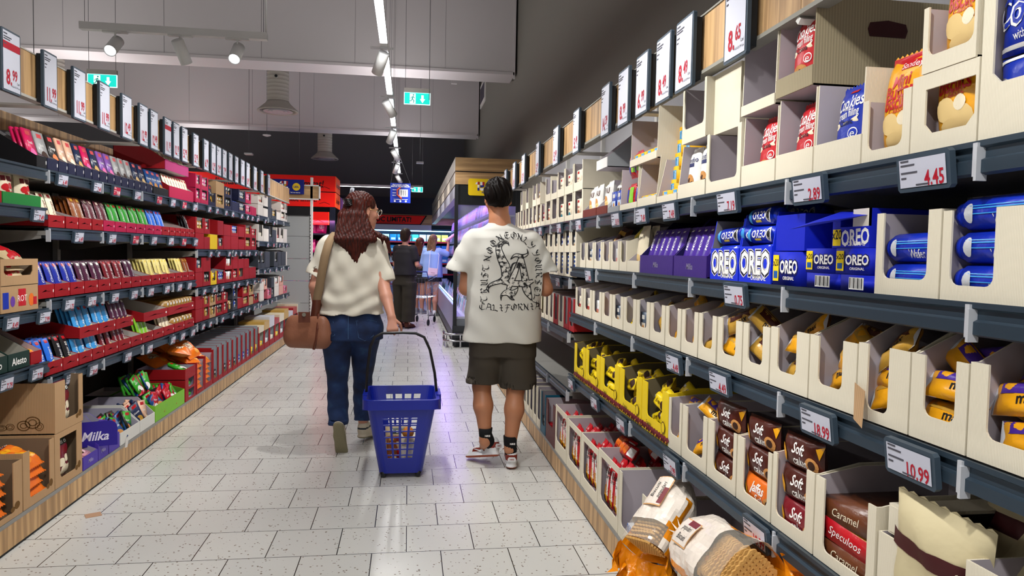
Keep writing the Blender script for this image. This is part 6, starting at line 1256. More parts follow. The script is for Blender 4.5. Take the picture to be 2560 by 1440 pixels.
    # large LA emblem: outlined strokes, mottled inside
    def stroke(pts, ws, k=4):
        P = []
        for i in range(len(pts)-1):
            for q in range(k): t = q/k; P.append((pts[i][0]*(1-t)+pts[i+1][0]*t, pts[i][1]*(1-t)+pts[i+1][1]*t, ws[i]*(1-t)+ws[i+1]*t))
        P.append((pts[-1][0], pts[-1][1], ws[-1])); out = []; inn = []
        for i in range(len(P)-1):
            (x0, y0, w0), (x1, y1, w1) = P[i], P[i+1]; l = math.hypot(x1-x0, y1-y0) or 1; nx, ny = -(y1-y0)/l, (x1-x0)/l
            for lst, g in ((out, 0), (inn, 2.3)):
                a, b_ = max(0, w0/2-g), max(0, w1/2-g)
                if a+b_ > .3: lst.append([(x0+nx*a, y0+ny*a), (x0-nx*a, y0-ny*a), (x1-nx*b_, y1-ny*b_), (x1+nx*b_, y1+ny*b_)])
        return out, inn
    def curve(ctrl, n=10):   # Catmull-Rom through the points
        c = [ctrl[0]]+list(ctrl)+[ctrl[-1]]; out = []
        for i in range(1, len(c)-2):
            for q in range(n):
                t = q/n; out.append(tuple(.5*(2*c[i][j]+(c[i+1][j]-c[i-1][j])*t+(2*c[i-1][j]-5*c[i][j]+4*c[i+1][j]-c[i+2][j])*t*t+(3*c[i][j]-c[i-1][j]-3*c[i+1][j]+c[i+2][j])*t**3) for j in range(len(c[0]))))
        out.append(c[-2]); return out
    ST = [[(1265, 615, 1), (1262, 607, 5), (1250, 607, 9), (1240, 620, 14), (1246, 645, 19), (1256, 668, 22), (1256, 690, 20), (1244, 700, 12), (1222, 708, 8), (1213, 718, 6), (1216, 728, 2)],
          [(1233, 612, 1), (1236, 620, 4), (1244, 626, 8)], [(1246, 703, 8), (1275, 706, 14), (1305, 706, 14), (1325, 700, 8)],
          [(1310, 622, 1), (1311, 634, 5), (1298, 640, 9), (1280, 638, 8), (1268, 648, 2)], [(1293, 640, 12), (1298, 665, 15), (1303, 690, 17), (1308, 720, 20), (1318, 742, 8), (1322, 748, 1)],
          [(1290, 645, 6), (1282, 672, 12), (1270, 700, 14), (1262, 722, 10)], [(1283, 655, 1), (1273, 660, 4), (1268, 676, 2)], [(1245, 748, 1), (1246, 735, 6), (1258, 728, 14), (1272, 730, 16), (1285, 718, 4), (1282, 712, 1)], [(1262, 728, 12), (1270, 742, 7), (1278, 746, 1)]]
    OUT, INN = [], []
    for st in ST:
        c = curve(st); o_, i_ = stroke([q[:2] for q in c], [q[2]*1.12 for q in c], 1); OUT += o_; INN += i_
    project_print('shirt_emblem', root, shirt, OUT, M_TXK, Yb)
    mm, N, L, b = node_mat('mottled_print'); tc = N.new('ShaderNodeTexCoord'); nz = N.new('ShaderNodeTexNoise'); nz.inputs['Scale'].default_value = 48; nz.inputs['Detail'].default_value = 6; L.new(tc.outputs['Object'], nz.inputs[0]); r = ramp(N, [(.40, '#101012'), (.46, '#8c8a86'), (.52, '#cfccc4')]); L.new(nz.outputs['Fac'], r.inputs[0]); L.new(r.outputs[0], b.inputs['Base Color']); b.inputs['Roughness'].default_value = .8
    project_print('shirt_emblem_fill', root, shirt, INN, mm, Yb, .0026)
    # phone in the hands
    return root
man()
# ------------------------------------------------------------------ woman pulling the basket
def woman():
    Yb = 4.70
    F = Field((-.75, 4.25, .02), (.02, 5.05, 1.71), .0055)
    hc = A3((-.292, 4.735, 1.583)); f = unit3((.86, .50, -.10)); Ph, rr = head(F, hc, f, (.0, 0, 1), .97)
    F.cone((-.355, 4.70, 1.40), (-.325, 4.72, 1.53), .050, .047, .03); F.cone((-.50, 4.69, 1.36), (-.21, 4.69, 1.36), .055, .055, .04)
    F.loft([(.88, -.37, Yb, .15, .10), (1.05, -.37, Yb, .12, .09), (1.25, -.36, Yb, .14, .10), (1.36, -.36, Yb, .13, .09)], .05)
    # hanging arm on the bag side; pulling arm held back to the basket handle
    el1, w1 = (-.585, 4.66, 1.10), (-.575, 4.78, .88); F.cone((-.53, 4.69, 1.34), el1, .046, .038, .03); F.cone(el1, w1, .038, .024, .015); hand(F, w1, (.0, .25, -1), (-1, 0, 0), (0, 1, .2), (.35, .4, .3), .95)
    el2, w2 = (-.160, 4.63, 1.12), (-.100, 4.475, .925); F.cone((-.19, 4.69, 1.34), el2, .046, .040, .03); F.cone(el2, A3(el2)*.6+A3(w2)*.4, .041, .038, .015); F.cone(A3(el2)*.6+A3(w2)*.4, w2, .038, .024, .015)
    hand(F, w2, (.06, -.30, -.62), (.05, -.85, .3), (1, .0, .1), (.75, 1.35, 1.0), .95, 0, .0086)
    # legs inside the jeans, feet
    for pts in (((-.45, Yb, .88), (-.445, 4.76, .50), (-.437, 4.70, .17)), ((-.29, Yb, .88), (-.30, 4.90, .50), (-.30, 5.02, .13))):
        F.cone(pts[0], pts[1], .08, .05, .03); F.cone(pts[1], pts[2], .05, .033, .02)
    me = F.mesh('person', [SKW]); root = link(me, 'person'); tag(root, 'person with long red brown hair, glasses, white T-shirt and blue jeans pulling the basket', 'person')
    eyes(root, Ph, f, 1)
    # glasses
    g = MB(); gm = mat('#c9a860', .25, .9); u = unit3(A3((0, 0, 1))-f*f[2])
    for s in (-1, 1):
        g.tube([Vector(tuple(Ph(s*.034+.024*math.cos(t), .104+.004*math.sin(t), .008+.021*math.sin(t)))) for t in [6.283*k/20 for k in range(21)]], .0018, mat('#d8d4c8', .2, .3), 6, False)
        g.tube([Vector(tuple(Ph(s*.058, .103, .014))), Vector(tuple(Ph(s*.076, .06, .016))), Vector(tuple(Ph(s*.082, -.005, .016)))], .0016, gm, 6)
    g.tube([Vector(tuple(Ph(-.012, .106, .01))), Vector(tuple(Ph(0, .109, .014))), Vector(tuple(Ph(.012, .106, .01)))], .0016, gm, 6); g.build('glasses', root, True)
    # hair
    H = Field((-.60, 4.44, 1.20), (-.08, 4.92, 1.73), .0033)
    P = lambda a, b, d: tuple(hc+(rr*a+f*b+u*d)*.97)
    H.ell(P(0, -.028, .048), (.087, .102, .086), .02, axes=(tuple(rr), tuple(f), tuple(u))); H.ell(P(0, -.05, .0), (.085, .075, .10), .03, axes=(tuple(rr), tuple(f), tuple(u)))
    H.ell(P(0, .085, -.035), (.088, .070, .092), .012, 'sub', (tuple(rr), tuple(f), tuple(u))); H.ell(P(.092, .012, -.008), (.034, .042, .042), .008, 'sub', (tuple(rr), tuple(f), tuple(u)))
    rnd = random.Random(5)
    ends = [(875-38+76*k/21.+0, 648) for k in range(22)]
    for k in range(26):
        t = k/25; x_end = 850+ (84)*t; zdrop = 664-abs(t-.45)*125+rnd.uniform(-9, 7)
        e = on_y(x_end*(.93)+62, zdrop, 4.585+.05*abs(t-.5)); st = A3(P(-.075+.13*t, -.055-.03*math.sin(t*3.1), .085)); mid1 = A3(on_y(853+56*t, 538, 4.640)); mid2 = A3(on_y(842+92*t, 598, 4.590))
        pts = [st, mid1, mid2, A3(e)]; rad = [.012, .019, .018, .004]
        for i in range(3): H.cone(pts[i]+A3((rnd.uniform(-.004, .004), 0, 0)), pts[i+1], rad[i], rad[i+1], .016)
    for px_, py_, yy in ((968, 610, 4.60), (985, 632, 4.60), (992, 650, 4.61)):   # locks falling over the shoulder
        a = A3(on_y(918, 572, 4.63)); m_ = A3(on_y((935+px_)/2+4, 596, 4.60)); H.cone(a, m_, .014, .012, .008); H.cone(m_, A3(on_y(px_-12, py_, yy)), .012, .003, .006)
    H.wrinkle(lambda X, Y, Z: np.sin((X*2.1+Y*.4+Z*.22+.03*np.sin(Z*22))*150)+.8*np.sin((X*1.7-Y*.6-Z*.15)*260)+.8*np.sin((X*.9+Y*.7+.06*np.sin(Z*15))*120), .0013)
    link(H.mesh('hair', [hair_mat('#160503', '#54180b', 'red_brown_hair')]), 'hair', root)
    cl = MB()
    c0 = on_y(868, 503, 4.64)
    for q in range(5): cl.tube([c0+Vector((-.030+.004*q, .03, .012-q*.010)), c0+Vector((-.012+.004*q, -.012, .012-q*.010)), c0+Vector((.022+.002*q, -.010, .010-q*.008)), c0+Vector((.040, .02, .006-q*.006))], .0045, mat('#0c0c0e', .3), 6)
    cl.build('hair_claw', root, True)
    # shirt
    S = Field((-.68, 4.45, .90), (-.06, 4.95, 1.49), .005)
    S.loft([(.925, -.352, Yb, .208, .142), (1.0, -.355, Yb, .205, .140), (1.1, -.358, Yb, .190, .130), (1.22, -.358, Yb, .190, .128), (1.33, -.358, Yb, .195, .118), (1.395, -.357, Yb, .150, .092), (1.445, -.352, Yb+.01, .075, .062)], .03, p=2.4)
    S.cone((-.505, 4.69, 1.362), (-.205, 4.69, 1.362), .064, .064, .03)
    for s, el in ((-1, (-.592, 4.675, 1.165)), (1, (-.140, 4.655, 1.135))):
        a, b_ = A3((-.358+s*.155, 4.69, 1.345)), A3(el); S.cone(a, b_+(b_-a)*.4, .058, .063, .04)
        n = unit3(b_-a); Sx, X, Y, Z = S.sl((b_[0]-.12, 4.5, .95), (b_[0]+.12, 4.85, 1.3), 0); m_ = (np.abs(X+.357) > .196) & (Z < 1.25); v = (X-b_[0])*n[0]+(Y-b_[1])*n[1]+(Z-b_[2])*n[2]; S.d[Sx] = np.where(m_ & (Y > 0), np.maximum(S.d[Sx], v), S.d[Sx])
        S.cone(b_-(b_-a)*.15, b_+(b_-a)*.5, .050, .055, .004, 'sub')
    S.wrinkle(lambda X, Y, Z: np.sin(Z*62+np.sin(X*14+1)*2.2-X*8)*np.clip((1.13-Z)*6, 0, 1)*1.3+np.sin((X-Z*1.1)*32)*1.3*np.clip((1.33-Z)*4, 0, 1)*np.clip((Z-1.02)*6, 0, 1)+.5*np.sin((X+Z*.6)*50), .0052)
    link(S.mesh('shirt', [cloth_mat('#dad4c4', 'cream_cotton')]), 'shirt', root)
    # jeans
    J = Field((-.62, 4.45, .09), (-.10, 5.15, .965), .006)
    J.loft([(.76, -.362, Yb+.005, .205, .145), (.84, -.362, Yb, .205, .142), (.96, -.358, Yb, .172, .115)], .03, p=2.3)
    for q in (((.82, -.455, Yb, .108, .125), (.60, -.452, 4.745, .082, .090), (.47, -.452, 4.765, .066, .072), (.33, -.447, 4.745, .068, .072), (.20, -.44, 4.71, .062, .062)), ((.82, -.275, Yb+.01, .108, .125), (.60, -.29, 4.84, .080, .088), (.47, -.298, 4.905, .064, .070), (.33, -.302, 4.965, .064, .068), (.155, -.303, 5.02, .058, .058))):
        J.loft(q, .02, p=2.1); e = q[-1]; J.loft([(e[0]-.02, e[1], e[2], e[3]-.008, e[4]-.008), (e[0]+.03, e[1], e[2], e[3]-.010, e[4]-.010)], 0, 'sub')
        J.loft([(e[0], e[1], e[2], e[3]+.002, e[4]+.002), (e[0]+.028, e[1], e[2], e[3]+.002, e[4]+.002)], .002)
    J.wrinkle(lambda X, Y, Z: np.sin(Z*70+X*30)*np.clip((.62-Z)*4, 0, 1)+.7*np.sin(Z*46-X*22)*np.clip((Z-.65)*5, 0, 1), .0022)
    jm = link(J.mesh('jeans', [denim_mat()]), 'jeans', root)
    # pockets, seams and waistband stitching lie on the cloth
    seam = mat('#4c6c94', .8); bv = BVHTree.FromPolygons([v.co for v in jm.data.vertices], [tuple(p.vertices) for p in jm.data.polygons]); sm = MB()
    def on_cloth(pts, r=.0016):
        P_ = []
        for x, y in pts:
            q = on_y(x, y, Yb); h = bv.ray_cast(Vector((q.x, q.y-1, q.z)), Vector((0, 1, 0)), 3)
            if h[0]: P_.append(h[0]+Vector((0, -.001, 0)))
        if len(P_) > 1: sm.tube(P_, r, seam, 5)
    on_cloth([(875, 775+k*6) for k in range(12)]); on_cloth([(806, 792), (838, 800), (842, 832), (820, 842), (805, 830)]); on_cloth([(893, 798), (925, 796), (940, 800)]); on_cloth([(895, 800), (900, 838), (915, 846), (935, 835), (942, 800)])
    sm.build('seams', root)
    # shoes
    be, so, dk = mat('#c9bfa8', .6, bump=.2), mat('#8c8468', .7, bump=.4, bscale=120), mat('#2a3038', .5)
    pk = lambda C: np.where(C[:, 2] < .014, 1, np.where((np.abs(C[:, 2]-.070-.12*C[:, 1]) < .006) & (C[:, 1] < .10), 2, 0))
    shoe(root, 'sneaker', (-.425, 4.655+.08, .008), (-.437, 4.628, .225), (0.02, .75, .45), [be, so, dk], pk)
    shoe(root, 'sneaker', (-.215, 5.22, .004), (-.318, 4.965, .030), (0, 0, 1), [be, so, dk], pk)
    return root
woman()
# ------------------------------------------------------------------ shoulder bag
def handbag():
    e = empty('handbag', (-.625, 4.62, .86)); tag(e, 'brown leather shoulder bag hanging at the hip of the person in jeans', 'bag')
    lea, dkl, stp = mat('#8a5a44', .45, bump=.2, bscale=40), mat('#5c2c1a', .4), mat('#8c7458', .8)
    F = Field((-.09, -.16, -.17), (.09, .16, .10), .004); F.cone((0, -.09, -.085), (0, .09, -.085), .072, .072, .02, flat=(1, 0, 0), ff=.72); F.cone((0, -.085, -.0), (0, .085, -.0), .060, .060, .05, flat=(1, 0, 0), ff=.6); F.plane((0, 0, .055), (0, 0, 1)); F.plane((0, 0, -.150), (0, 0, -1))
    o = link(F.mesh('bag_body', [lea]), 'bag_body', e); o.rotation_euler = (0, 0, 1.25)
    b = MB(); b.tube([(.07, -.03, .07), (.068, -.066, -.02), (.062, -.072, -.09), (.045, -.062, -.15)], .009, dkl, 8); b.box((-.045, -.088, .02), (.025, -.075, .085), dkl); b.lathe([(.012, -.004), (.012, .004)], mat('#c8c0b0', .2, 1), 14, axis=1, o=(-.01, -.092, .07)); b.build('trim', e, False)
    L = MB(); pts = [on_y(786, 800, 4.60), on_y(792, 750, 4.585), on_y(803, 690, 4.555), on_y(812, 640, 4.548), on_y(822, 605, 4.565), on_y(832, 588, 4.63), on_y(840, 580, 4.70)]
    vs = []; 
    for p in pts: vs += [p-e.location+Vector((-.026, 0, 0)), p-e.location+Vector((.026, -.004, 0)), p-e.location+Vector((.026, .006, 0)), p-e.location+Vector((-.026, .010, 0))]
    fs = [(i*4+k, i*4+(k+1) % 4, i*4+4+(k+1) % 4, i*4+4+k) for i in range(len(pts)-1) for k in range(4)]
    L.add(vs, fs+[(0, 1, 2, 3)], stp); L.add([q+Vector((0, -.003, 0)) for q in vs[:8]], fs[:4], dkl); L.build('shoulder_strap', e, True)
handbag()
# ------------------------------------------------------------------ rolling basket
def basket():
    e = empty('shopping_basket', (-.03, 4.30, 0)); tag(e, 'blue plastic rolling basket with perforated walls and black pull handle', 'basket')
    bl = mat('#10249c', .35); blk = mat('#0c0c10', .4)
    def ring(z, grow=0.):
        t = (z-.035)/.445; hx = .128+.075*t+grow; hy = .125+.095*t+grow; r = .045; pts = []
        for cx_, cy_, a0 in ((hx-r, -hy+r, -90), (hx-r, hy-r, 0), (-hx+r, hy-r, 90), (-hx+r, -hy+r, 180)):
            for k in range(6): a = math.radians(a0+k*18); pts.append((cx_+r*math.cos(a), cy_+r*math.sin(a)))
        return pts, hx, hy, r
    # walls as a finely divided sheet with square holes, given thickness
    me_v = []; me_f = []; NZ = 60; per = None; zs = [.035+.445*k/NZ for k in range(NZ+1)]; segs = 40; idx = {}
    def P(side, a, z):   # side 0 front(-y) 1 right 2 back 3 left, a in 0..1 along the straight part
        _, hx, hy, r = ring(z)
        if side == 0: return (-(hx-r)+2*(hx-r)*a, -hy, z)
        if side == 1: return (hx, -(hy-r)+2*(hy-r)*a, z)
        if side == 2: return ((hx-r)-2*(hx-r)*a, hy, z)
        return (-hx, (hy-r)-2*(hy-r)*a, z)
    def C(side, a, z):
        _, hx, hy, r = ring(z); cx_, cy_, a0 = ((hx-r, -hy+r, -90), (hx-r, hy-r, 0), (-hx+r, hy-r, 90), (-hx+r, -hy+r, 180))[side]; t = math.radians(a0+90*a); return (cx_+r*math.cos(t), cy_+r*math.sin(t), z)
    cols = []; M1 = 36
    for sd in range(4):
        for k in range(M1): cols.append((sd, 0, k/M1, k))
        for k in range(5): cols.append((sd, 1, k/5, -1))
    nC = len(cols)
    for z in zs:
        for sd, cr, a, _ in cols: me_v.append(C(sd, a, z) if cr else P(sd, a, z))
    for j in range(NZ):
        for i, (sd, cr, a, k) in enumerate(cols):
            hole = False
            if not cr and 4 <= k < 32 and 10 <= j < 55:
                if (k-4) % 7 < 5 and (j-10) % 5 < 4 and not (sd in (0, 2) and (j < 12)): hole = True
                if sd in (0,) and j >= 46: hole = False
            if not hole: me_f.append((j*nC+i, j*nC+(i+1) % nC, (j+1)*nC+(i+1) % nC, (j+1)*nC+i))
    me = bpy.data.meshes.new('basket_wall'); me.from_pydata(me_v, [], me_f); me.materials.append(bl); o = link(me, 'basket_wall', e)
    sol = o.modifiers.new('s', 'SOLIDIFY'); sol.thickness = .004; sol.offset = -1
    b = MB(); p0, *_ = ring(.035); b.prism(p0, .03, .04, bl); b.build('basket_floor', e)
    b = MB(); a_, *_ = ring(.478, .016); c_, *_ = ring(.478, -.002); n = len(a_)
    for z0, z1, A_, B_ in ((.428, .484, a_, c_),):
        vs = [(x, y, z0) for x, y in A_]+[(x, y, z1) for x, y in A_]+[(x, y, z1) for x, y in B_]+[(x, y, z0+.01) for x, y in B_]
        b.add(vs, [(q*n+k, q*n+(k+1) % n, ((q+1) % 4)*n+(k+1) % n, ((q+1) % 4)*n+k) for q in range(4) for k in range(n)], bl)
    for s in (-1, 1): b.rbox((s*.215-.012, -.10, .40), (s*.215+.016, .10, .489), bl, .008)
    b.build('rim', e)
    h = MB(); pts = [(-.212, 0, .45), (-.205, .01, .62), (-.190, .02, .76), (-.165, .025, .815), (-.12, .03, .838), (0, .03, .842), (.08, .03, .838), (.13, .025, .815), (.165, .02, .74), (.195, .01, .6), (.212, 0, .45)]
    h.tube([Vector(p) for p in [tuple(Vector(pts[i])*(1-t)+Vector(pts[i+1])*t) for i in range(len(pts)-1) for t in (0, .5)]+[pts[-1]]], .0085, blk, 10); h.build('handle', e, True)
    for x in (-.10, .10):
        for y in (-.10, .10):
            w = MB(); w.lathe([(.012, -.014), (.022, -.012), (.024, -.006), (.024, .006), (.022, .012), (.012, .014)], blk, 18, axis=0, o=(x, y, .024)); w.box((x-.018, y-.014, .022), (x+.018, y+.014, .034), blk); w.build('wheel', e, True)
    # goods inside
    for j, (k, x, y, z, rx, rz) in enumerate((('c_copper', -.05, -.05, .06, -.2, .3), ('hazel', .04, -.04, .045, -.15, -.2), ('nutred', -.02, .05, .045, -.2, .1), ('brownbag', .06, .06, .05, .1, .5))):
        pack(k, 'R', T(x, y, z, rx, 0, rz), Matrix.Translation(e.location), 'inside the blue basket', 'packs inside the basket')
    o = MB(); o.lathe([(.0005, -.035)]+[(.035*math.cos(t), .035*math.sin(t)) for t in [-1.2+.3*k for k in range(9)]]+[(.0005, .035)], mat('#d8842c', .5, bump=.3, bscale=150), 20); o = o.build('orange', None, True); o.location = e.location+Vector((.04, -.06, .255)); tag(o, 'small orange resting on the packs inside the blue basket', 'fruit')
basket()
# ------------------------------------------------------------------ lamps
LW = mat('#d6d6d4', .4); LG = mat('#f4f8ff', .5, emit=9.0, name='lit_diffuser'); WIRE = mat('#6a6a6c', .5, .5)
def spotlight(loc, aim, label, lit=True, grp=None, r=.046, L_=.19):
    e = empty('spotlight', loc); tag(e, label, 'lamp', grp)
    MB().box((-.09, -.018, -.012), (.09, .018, 0), LW).build('adapter', e)
    s = MB(); s.tube([(0, 0, -.01), (0, 0, -.06)], .008, LW, 8); s.build('arm', e)
    d = (Vector(aim)-Vector(loc)).normalized(); b = MB(); b.lathe([(r*.9, -L_*.35), (r, -L_*.33), (r, L_*.65), (r*.93, L_*.65), (r*.86, L_*.60)], LW, 22)
    o = b.build('lamp_housing', e, True); o.location = (0, 0, -.10); q = d.to_track_quat('Z', 'Y'); o.rotation_mode = 'QUATERNION'; o.rotation_quaternion = q
    g = MB(); g.lathe([(r*.85, L_*.60), (r*.85, L_*.61)], LG if lit else mat('#8c8c8c', .3), 22); g = g.build('lens', e); g.location = o.location; g.rotation_mode = 'QUATERNION'; g.rotation_quaternion = q
    return e
for i, y in enumerate(SPOT_Y):
    spotlight((TRACK_X-.02, y, TRACK_Z-.001), (TRACK_X-.5 if i % 2 else TRACK_X+.7, y+.9, TRACK_Z-1.1), 'white cylinder spotlight on the long light line, %s from the camera end' % ORD[i], grp='spotlights on the aisle light line')
    if i+1 < len(SPOT_Y):
        y1 = SPOT_Y[i+1]; o = MB(); o.box((-.03, -(y1-y)/2+.001, 0), (.03, (y1-y)/2-.001, .05), LW); o = o.build('linear_lamp'); o.location = (TRACK_X, (y+y1)/2, TRACK_Z); tag(o, 'bright linear tube over the aisle between the %s and %s spotlight' % (ORD[i], ORD[i+1]), 'lamp', 'tubes of the aisle light line')
        MB().box((-.028, -(y1-y)/2+.14, -.006), (.028, (y1-y)/2-.14, -.0005), LG).build('diffuser', o)
        for k in (-.6, .6): w = MB(); w.tube([(0, k, .05), (0, k, 2.3)], .0015, WIRE, 4); w.build('wire', o)
# crosswise bar with three spotlights over the chocolate side
BX0, BX1, BY, BZ = -2.53, -1.14, 6.02, 3.0
o = MB(); o.box((BX0, -.03, 0), (BX1, .03, .055), LW); o = o.build('light_track'); o.location = (0, BY, BZ); tag(o, 'short white light track hanging crosswise over the chocolate shelves', 'light track')
w = MB(); w.tube([(BX0+.03, 0, .05), (BX0+.03, 0, 2.3)], .002, WIRE, 4); w.build('wire', o); w = MB(); w.tube([(BX1-.03, 0, .05), (BX1-.03, 0, 2.3)], .002, WIRE, 4); w.tube([(BX1-.015, .02, .05), (BX1-.015, .02, 2.3)], .009, LW, 6); w.build('wire', o)
for k, (x, ax, nm) in enumerate(((-2.28, (-2.3, 5.0, 2.2), 'lit'), (-1.80, (-1.55, 6.6, 2.1), 'averted'), (-1.37, (-1.42, 5.1, 2.1), 'lit'))):
    spotlight((x, BY, BZ), ax, '%s white spotlight on the crosswise track, %s from the aisle end' % (nm, ORD[2-k]), nm == 'lit')
# back strip light with spot
p0, p1 = on_y(868, 462, 17), on_y(1034, 474, 17)
o = MB().box((p0.x-3, -.03, 0), (p1.x, .03, .05), LW).build('linear_lamp'); o.location = (0, 17, (p0.z+p1.z)/2); tag(o, 'long bright strip lamp crossing the aisle near the back wall', 'lamp'); MB().box((p0.x-3, -.028, -.006), (p1.x, .028, -.0005), LG).build('diffuser', o)
q = on_y(880, 478, 17); spotlight((q.x, 17, (p0.z+p1.z)/2-.001), (q.x-.2, 16, q.z-1.3), 'white spotlight below the strip lamp near the back wall')
# exit signs
def exit_sign(c, w, label, flip=False):
    e = empty('exit_sign', c); tag(e, label, 'sign'); h = w*.45
    MB().box((-w/2, -.02, h*.5), (w/2, .02, h*.5+w*.16), mat('#a8a49c', .5)).build('housing', e)
    cy = mat('#10b8a8', .4, emit=1.5); wh = mat('#c8fff4', .4, emit=1.7)
    b = MB(); b.box((-w/2, -.006, -h*.5), (w/2, .006, h*.5), wh); b.box((-w/2+.008, -.0075, -h*.5+.008), (w/2-.008, -.006, h*.5-.004), cy)
    s = -1 if flip else 1
    b.box((min(-.28*s*w, -.06*s*w), -.0085, -h*.42), (max(-.28*s*w, -.06*s*w), -.0075, h*.42), wh)
    dk = mat('#0a7c74', .4, emit=.6); g = lambda pts, r_: b.tube([(x*s*w-.17*s*w, -.010, z*h) for x, z in pts], r_*w, dk, 5)
    g([(.02, .18), (-.02, -.05)], .022); g([(-.02, -.05), (.05, -.18), (.03, -.36)], .016); g([(-.02, -.05), (-.06, -.2), (-.12, -.22)], .016); g([(.02, .16), (.08, .02)], .012); g([(.02, .16), (-.05, .1), (-.08, -.02)], .012); b.lathe([(.001, -.002), (.028*w, -.002), (.028*w, .002), (.001, .002)], dk, 12, axis=1, o=(-.17*s*w+.03*w, -.010, h*.30))
    ar = [(.045, .3), (.045, -.02), (.10, -.02), (.0, -.36), (-.10, -.02), (-.045, -.02), (-.045, .3)]
    b.prism([(.2*s*w+x*w*1.0, z*h) for x, z in ar], -.0085, -.0075, wh, fn=lambda a, b_, c_: (a, c_, b_)); b.build('lit_panel', e)
    for x in (-w*.45, w*.45): t = MB(); t.tube([(x, 0, h*.5+w*.15), (x, 0, 5.4-c[2])], .003, WIRE, 5); t.build('wire', e)
p = on_y(1043, 247, 9.3); exit_sign(p, .335, 'green lit exit sign with running figure, hanging beside the aisle light line')
p = on_y(256, 202, 9.3); exit_sign(p, .335, 'green lit exit sign with running figure, hanging over the chocolate shelves')
p = on_y(1043, 474, 17.5); exit_sign(p, .27, 'small green exit sign with arrow, hanging far back near the cooler', True)
# air ducts with round diffusers
DU = mat('#aaa49a', .6, bump=.03)
for (px, py, z, lab) in ((695, 280, 3.50, 'beige ribbed air duct with round outlet, hanging beside the light line'), (812, 398, 3.47, 'beige air duct with round outlet, farthest back'), (130, 250, 3.50, 'round air duct outlet partly hidden by the chocolate header board')):
    c = on_z(px, py, z); e = empty('air_duct', c); tag(e, lab, 'air duct'); b = MB(); pr = [(.165, .16)]
    for k in range(38): pr += [(.165, .17+k*.06), (.170, .178+k*.06), (.165, .186+k*.06)]
    b.lathe(pr, DU, 32); b.lathe([(.03, -.012), (.032, .012)], DU, 12, axis=1, o=(0, -.168, .52)); b.lathe([(.022, -.003), (.022, .003)], M_DARK, 12, axis=1, o=(0, -.183, .52)); b.build('duct_pipe', e, True)
    b = MB(); b.lathe([(.165, .17), (.19, .13), (.30, .03), (.315, .012), (.312, 0), (.27, .008), (.265, .05)], DU, 40); b.build('flange', e, True)
    for r0, r1 in ((.10, .14), (.17, .22)): b = MB(); b.lathe([(r0, .02), (r1, .0), (r1+.006, .006), (r0, .04)], mat('#b4aeb0', .5), 32); b.build('vane_ring', e, True)
    b = MB(); b.lathe([(.001, .012), (.085, .012), (.085, .03), (.001, .03)], mat('#b4aeb0', .5), 28); b.build('vane_disc', e)
# thin suspended rods, sensors and small plates
for k, (x, Y, y0, nm) in enumerate(((85, 8, 175, None), (622, 14, 383, 'p'), (667, 14, 337, 'd'), (1050, 14, 405, 'p'), (1073, 9, 250, None), (748, 15, 430, None))):
    q = on_y(x, y0, Y); b = MB(); b.tube([(0, 0, 0), (0, 0, 5.4-q.z)], .004, WIRE, 5)
    if nm == 'p': b.box((-.07, -.07, -.03), (.07, .07, 0), LW)
    if nm == 'd': b.lathe([(.03, -.03), (.075, -.015), (.075, 0)], LW, 20)
    o = b.build('ceiling_sensor' if nm else 'suspension_rod'); o.location = q; tag(o, {'p': 'small white plate hanging from a thin rod, %s' % ('over the chocolate header' if x < 700 else 'beside the aisle light line'), 'd': 'small white disc sensor hanging from a thin rod'}.get(nm, 'thin grey rod hanging from the roof, %s' % {85: 'above the chocolate header signs', 1073: 'beside the exit sign', 748: 'above the red stock banners'}.get(x)), 'sensor' if nm else 'rod')
# ------------------------------------------------------------------ hanging signs
def digits15(b, cx, cz, s, y, pal):
    r, w, yl, bl_ = pal
    def q(x0, z0, x1, z1, m_): b.add([(cx+x0*s, y, cz+z0*s), (cx+x1*s, y, cz+z0*s), (cx+x1*s, y, cz+z1*s), (cx+x0*s, y, cz+z1*s)], [(0, 1, 2, 3)], m_)
    b.add([(cx-.5*s, y, cz+.25*s), (cx-.22*s, y, cz+.25*s), (cx-.22*s, y, cz+.55*s), (cx-.38*s, y, cz+.47*s)], [(0, 1, 2, 3)], w)
    q(-.22, .2, 0, .55, r); q(-.22, -.15, 0, .2, w); q(-.22, -.5, 0, -.15, yl)
    q(.1, .15, .36, .55, w); q(.36, .15, .6, .55, r); q(.1, -.12, .36, .15, yl); q(.36, -.05, .56, .15, bl_ if bl_ else r)
    n = 10; vs = [(cx+(.33+.28*math.cos(math.pi+math.pi*k/n))*s, y, cz+(-.2+.3*math.sin(math.pi+math.pi*k/n))*s) for k in range(n+1)]; b.add(vs, [tuple(range(n+1))], w)
def disc(b, x, y, z, r, m_, n=28): b.add([(x+r*math.cos(6.283*k/n), y, z+r*math.sin(6.283*k/n)) for k in range(n)], [tuple(range(n))], m_)
pal = (mat('#a8202c', .5), M_TXW, mat('#c8a020', .5), None)
p0, p1 = on_y(686, 447, 11.36), on_y(760, 486, 11.36); w_, h_ = p1.x-p0.x, abs(p0.z-p1.z)
b = MB(); b.box((-w_/2, 0, -h_/2), (w_/2, .012, h_/2), mat('#0c1c78', .5)); b.box((-w_/2-.10, -.004, -h_/2), (-w_/2, .01, h_/2), mat('#081048', .5))
digits15(b, -w_*.2, .02, h_*.52, -.003, pal); disc(b, w_*.24, -.003, .0, h_*.26, mat('#e8c020', .5)); b.text('LIDL', w_*.24, 0, h_*.13, mat('#10206c', .5), lambda x, z: (x, -.005, z), .03); b.text('ANI', -w_*.03, -.085, .028, mat('#10206c', .5), lambda x, z: (x, -.006, z), .03); b.text('Esti cu marca', w_*.2, -h_*.38, .02, M_TXW, lambda x, z: (x, -.004, z), .01)
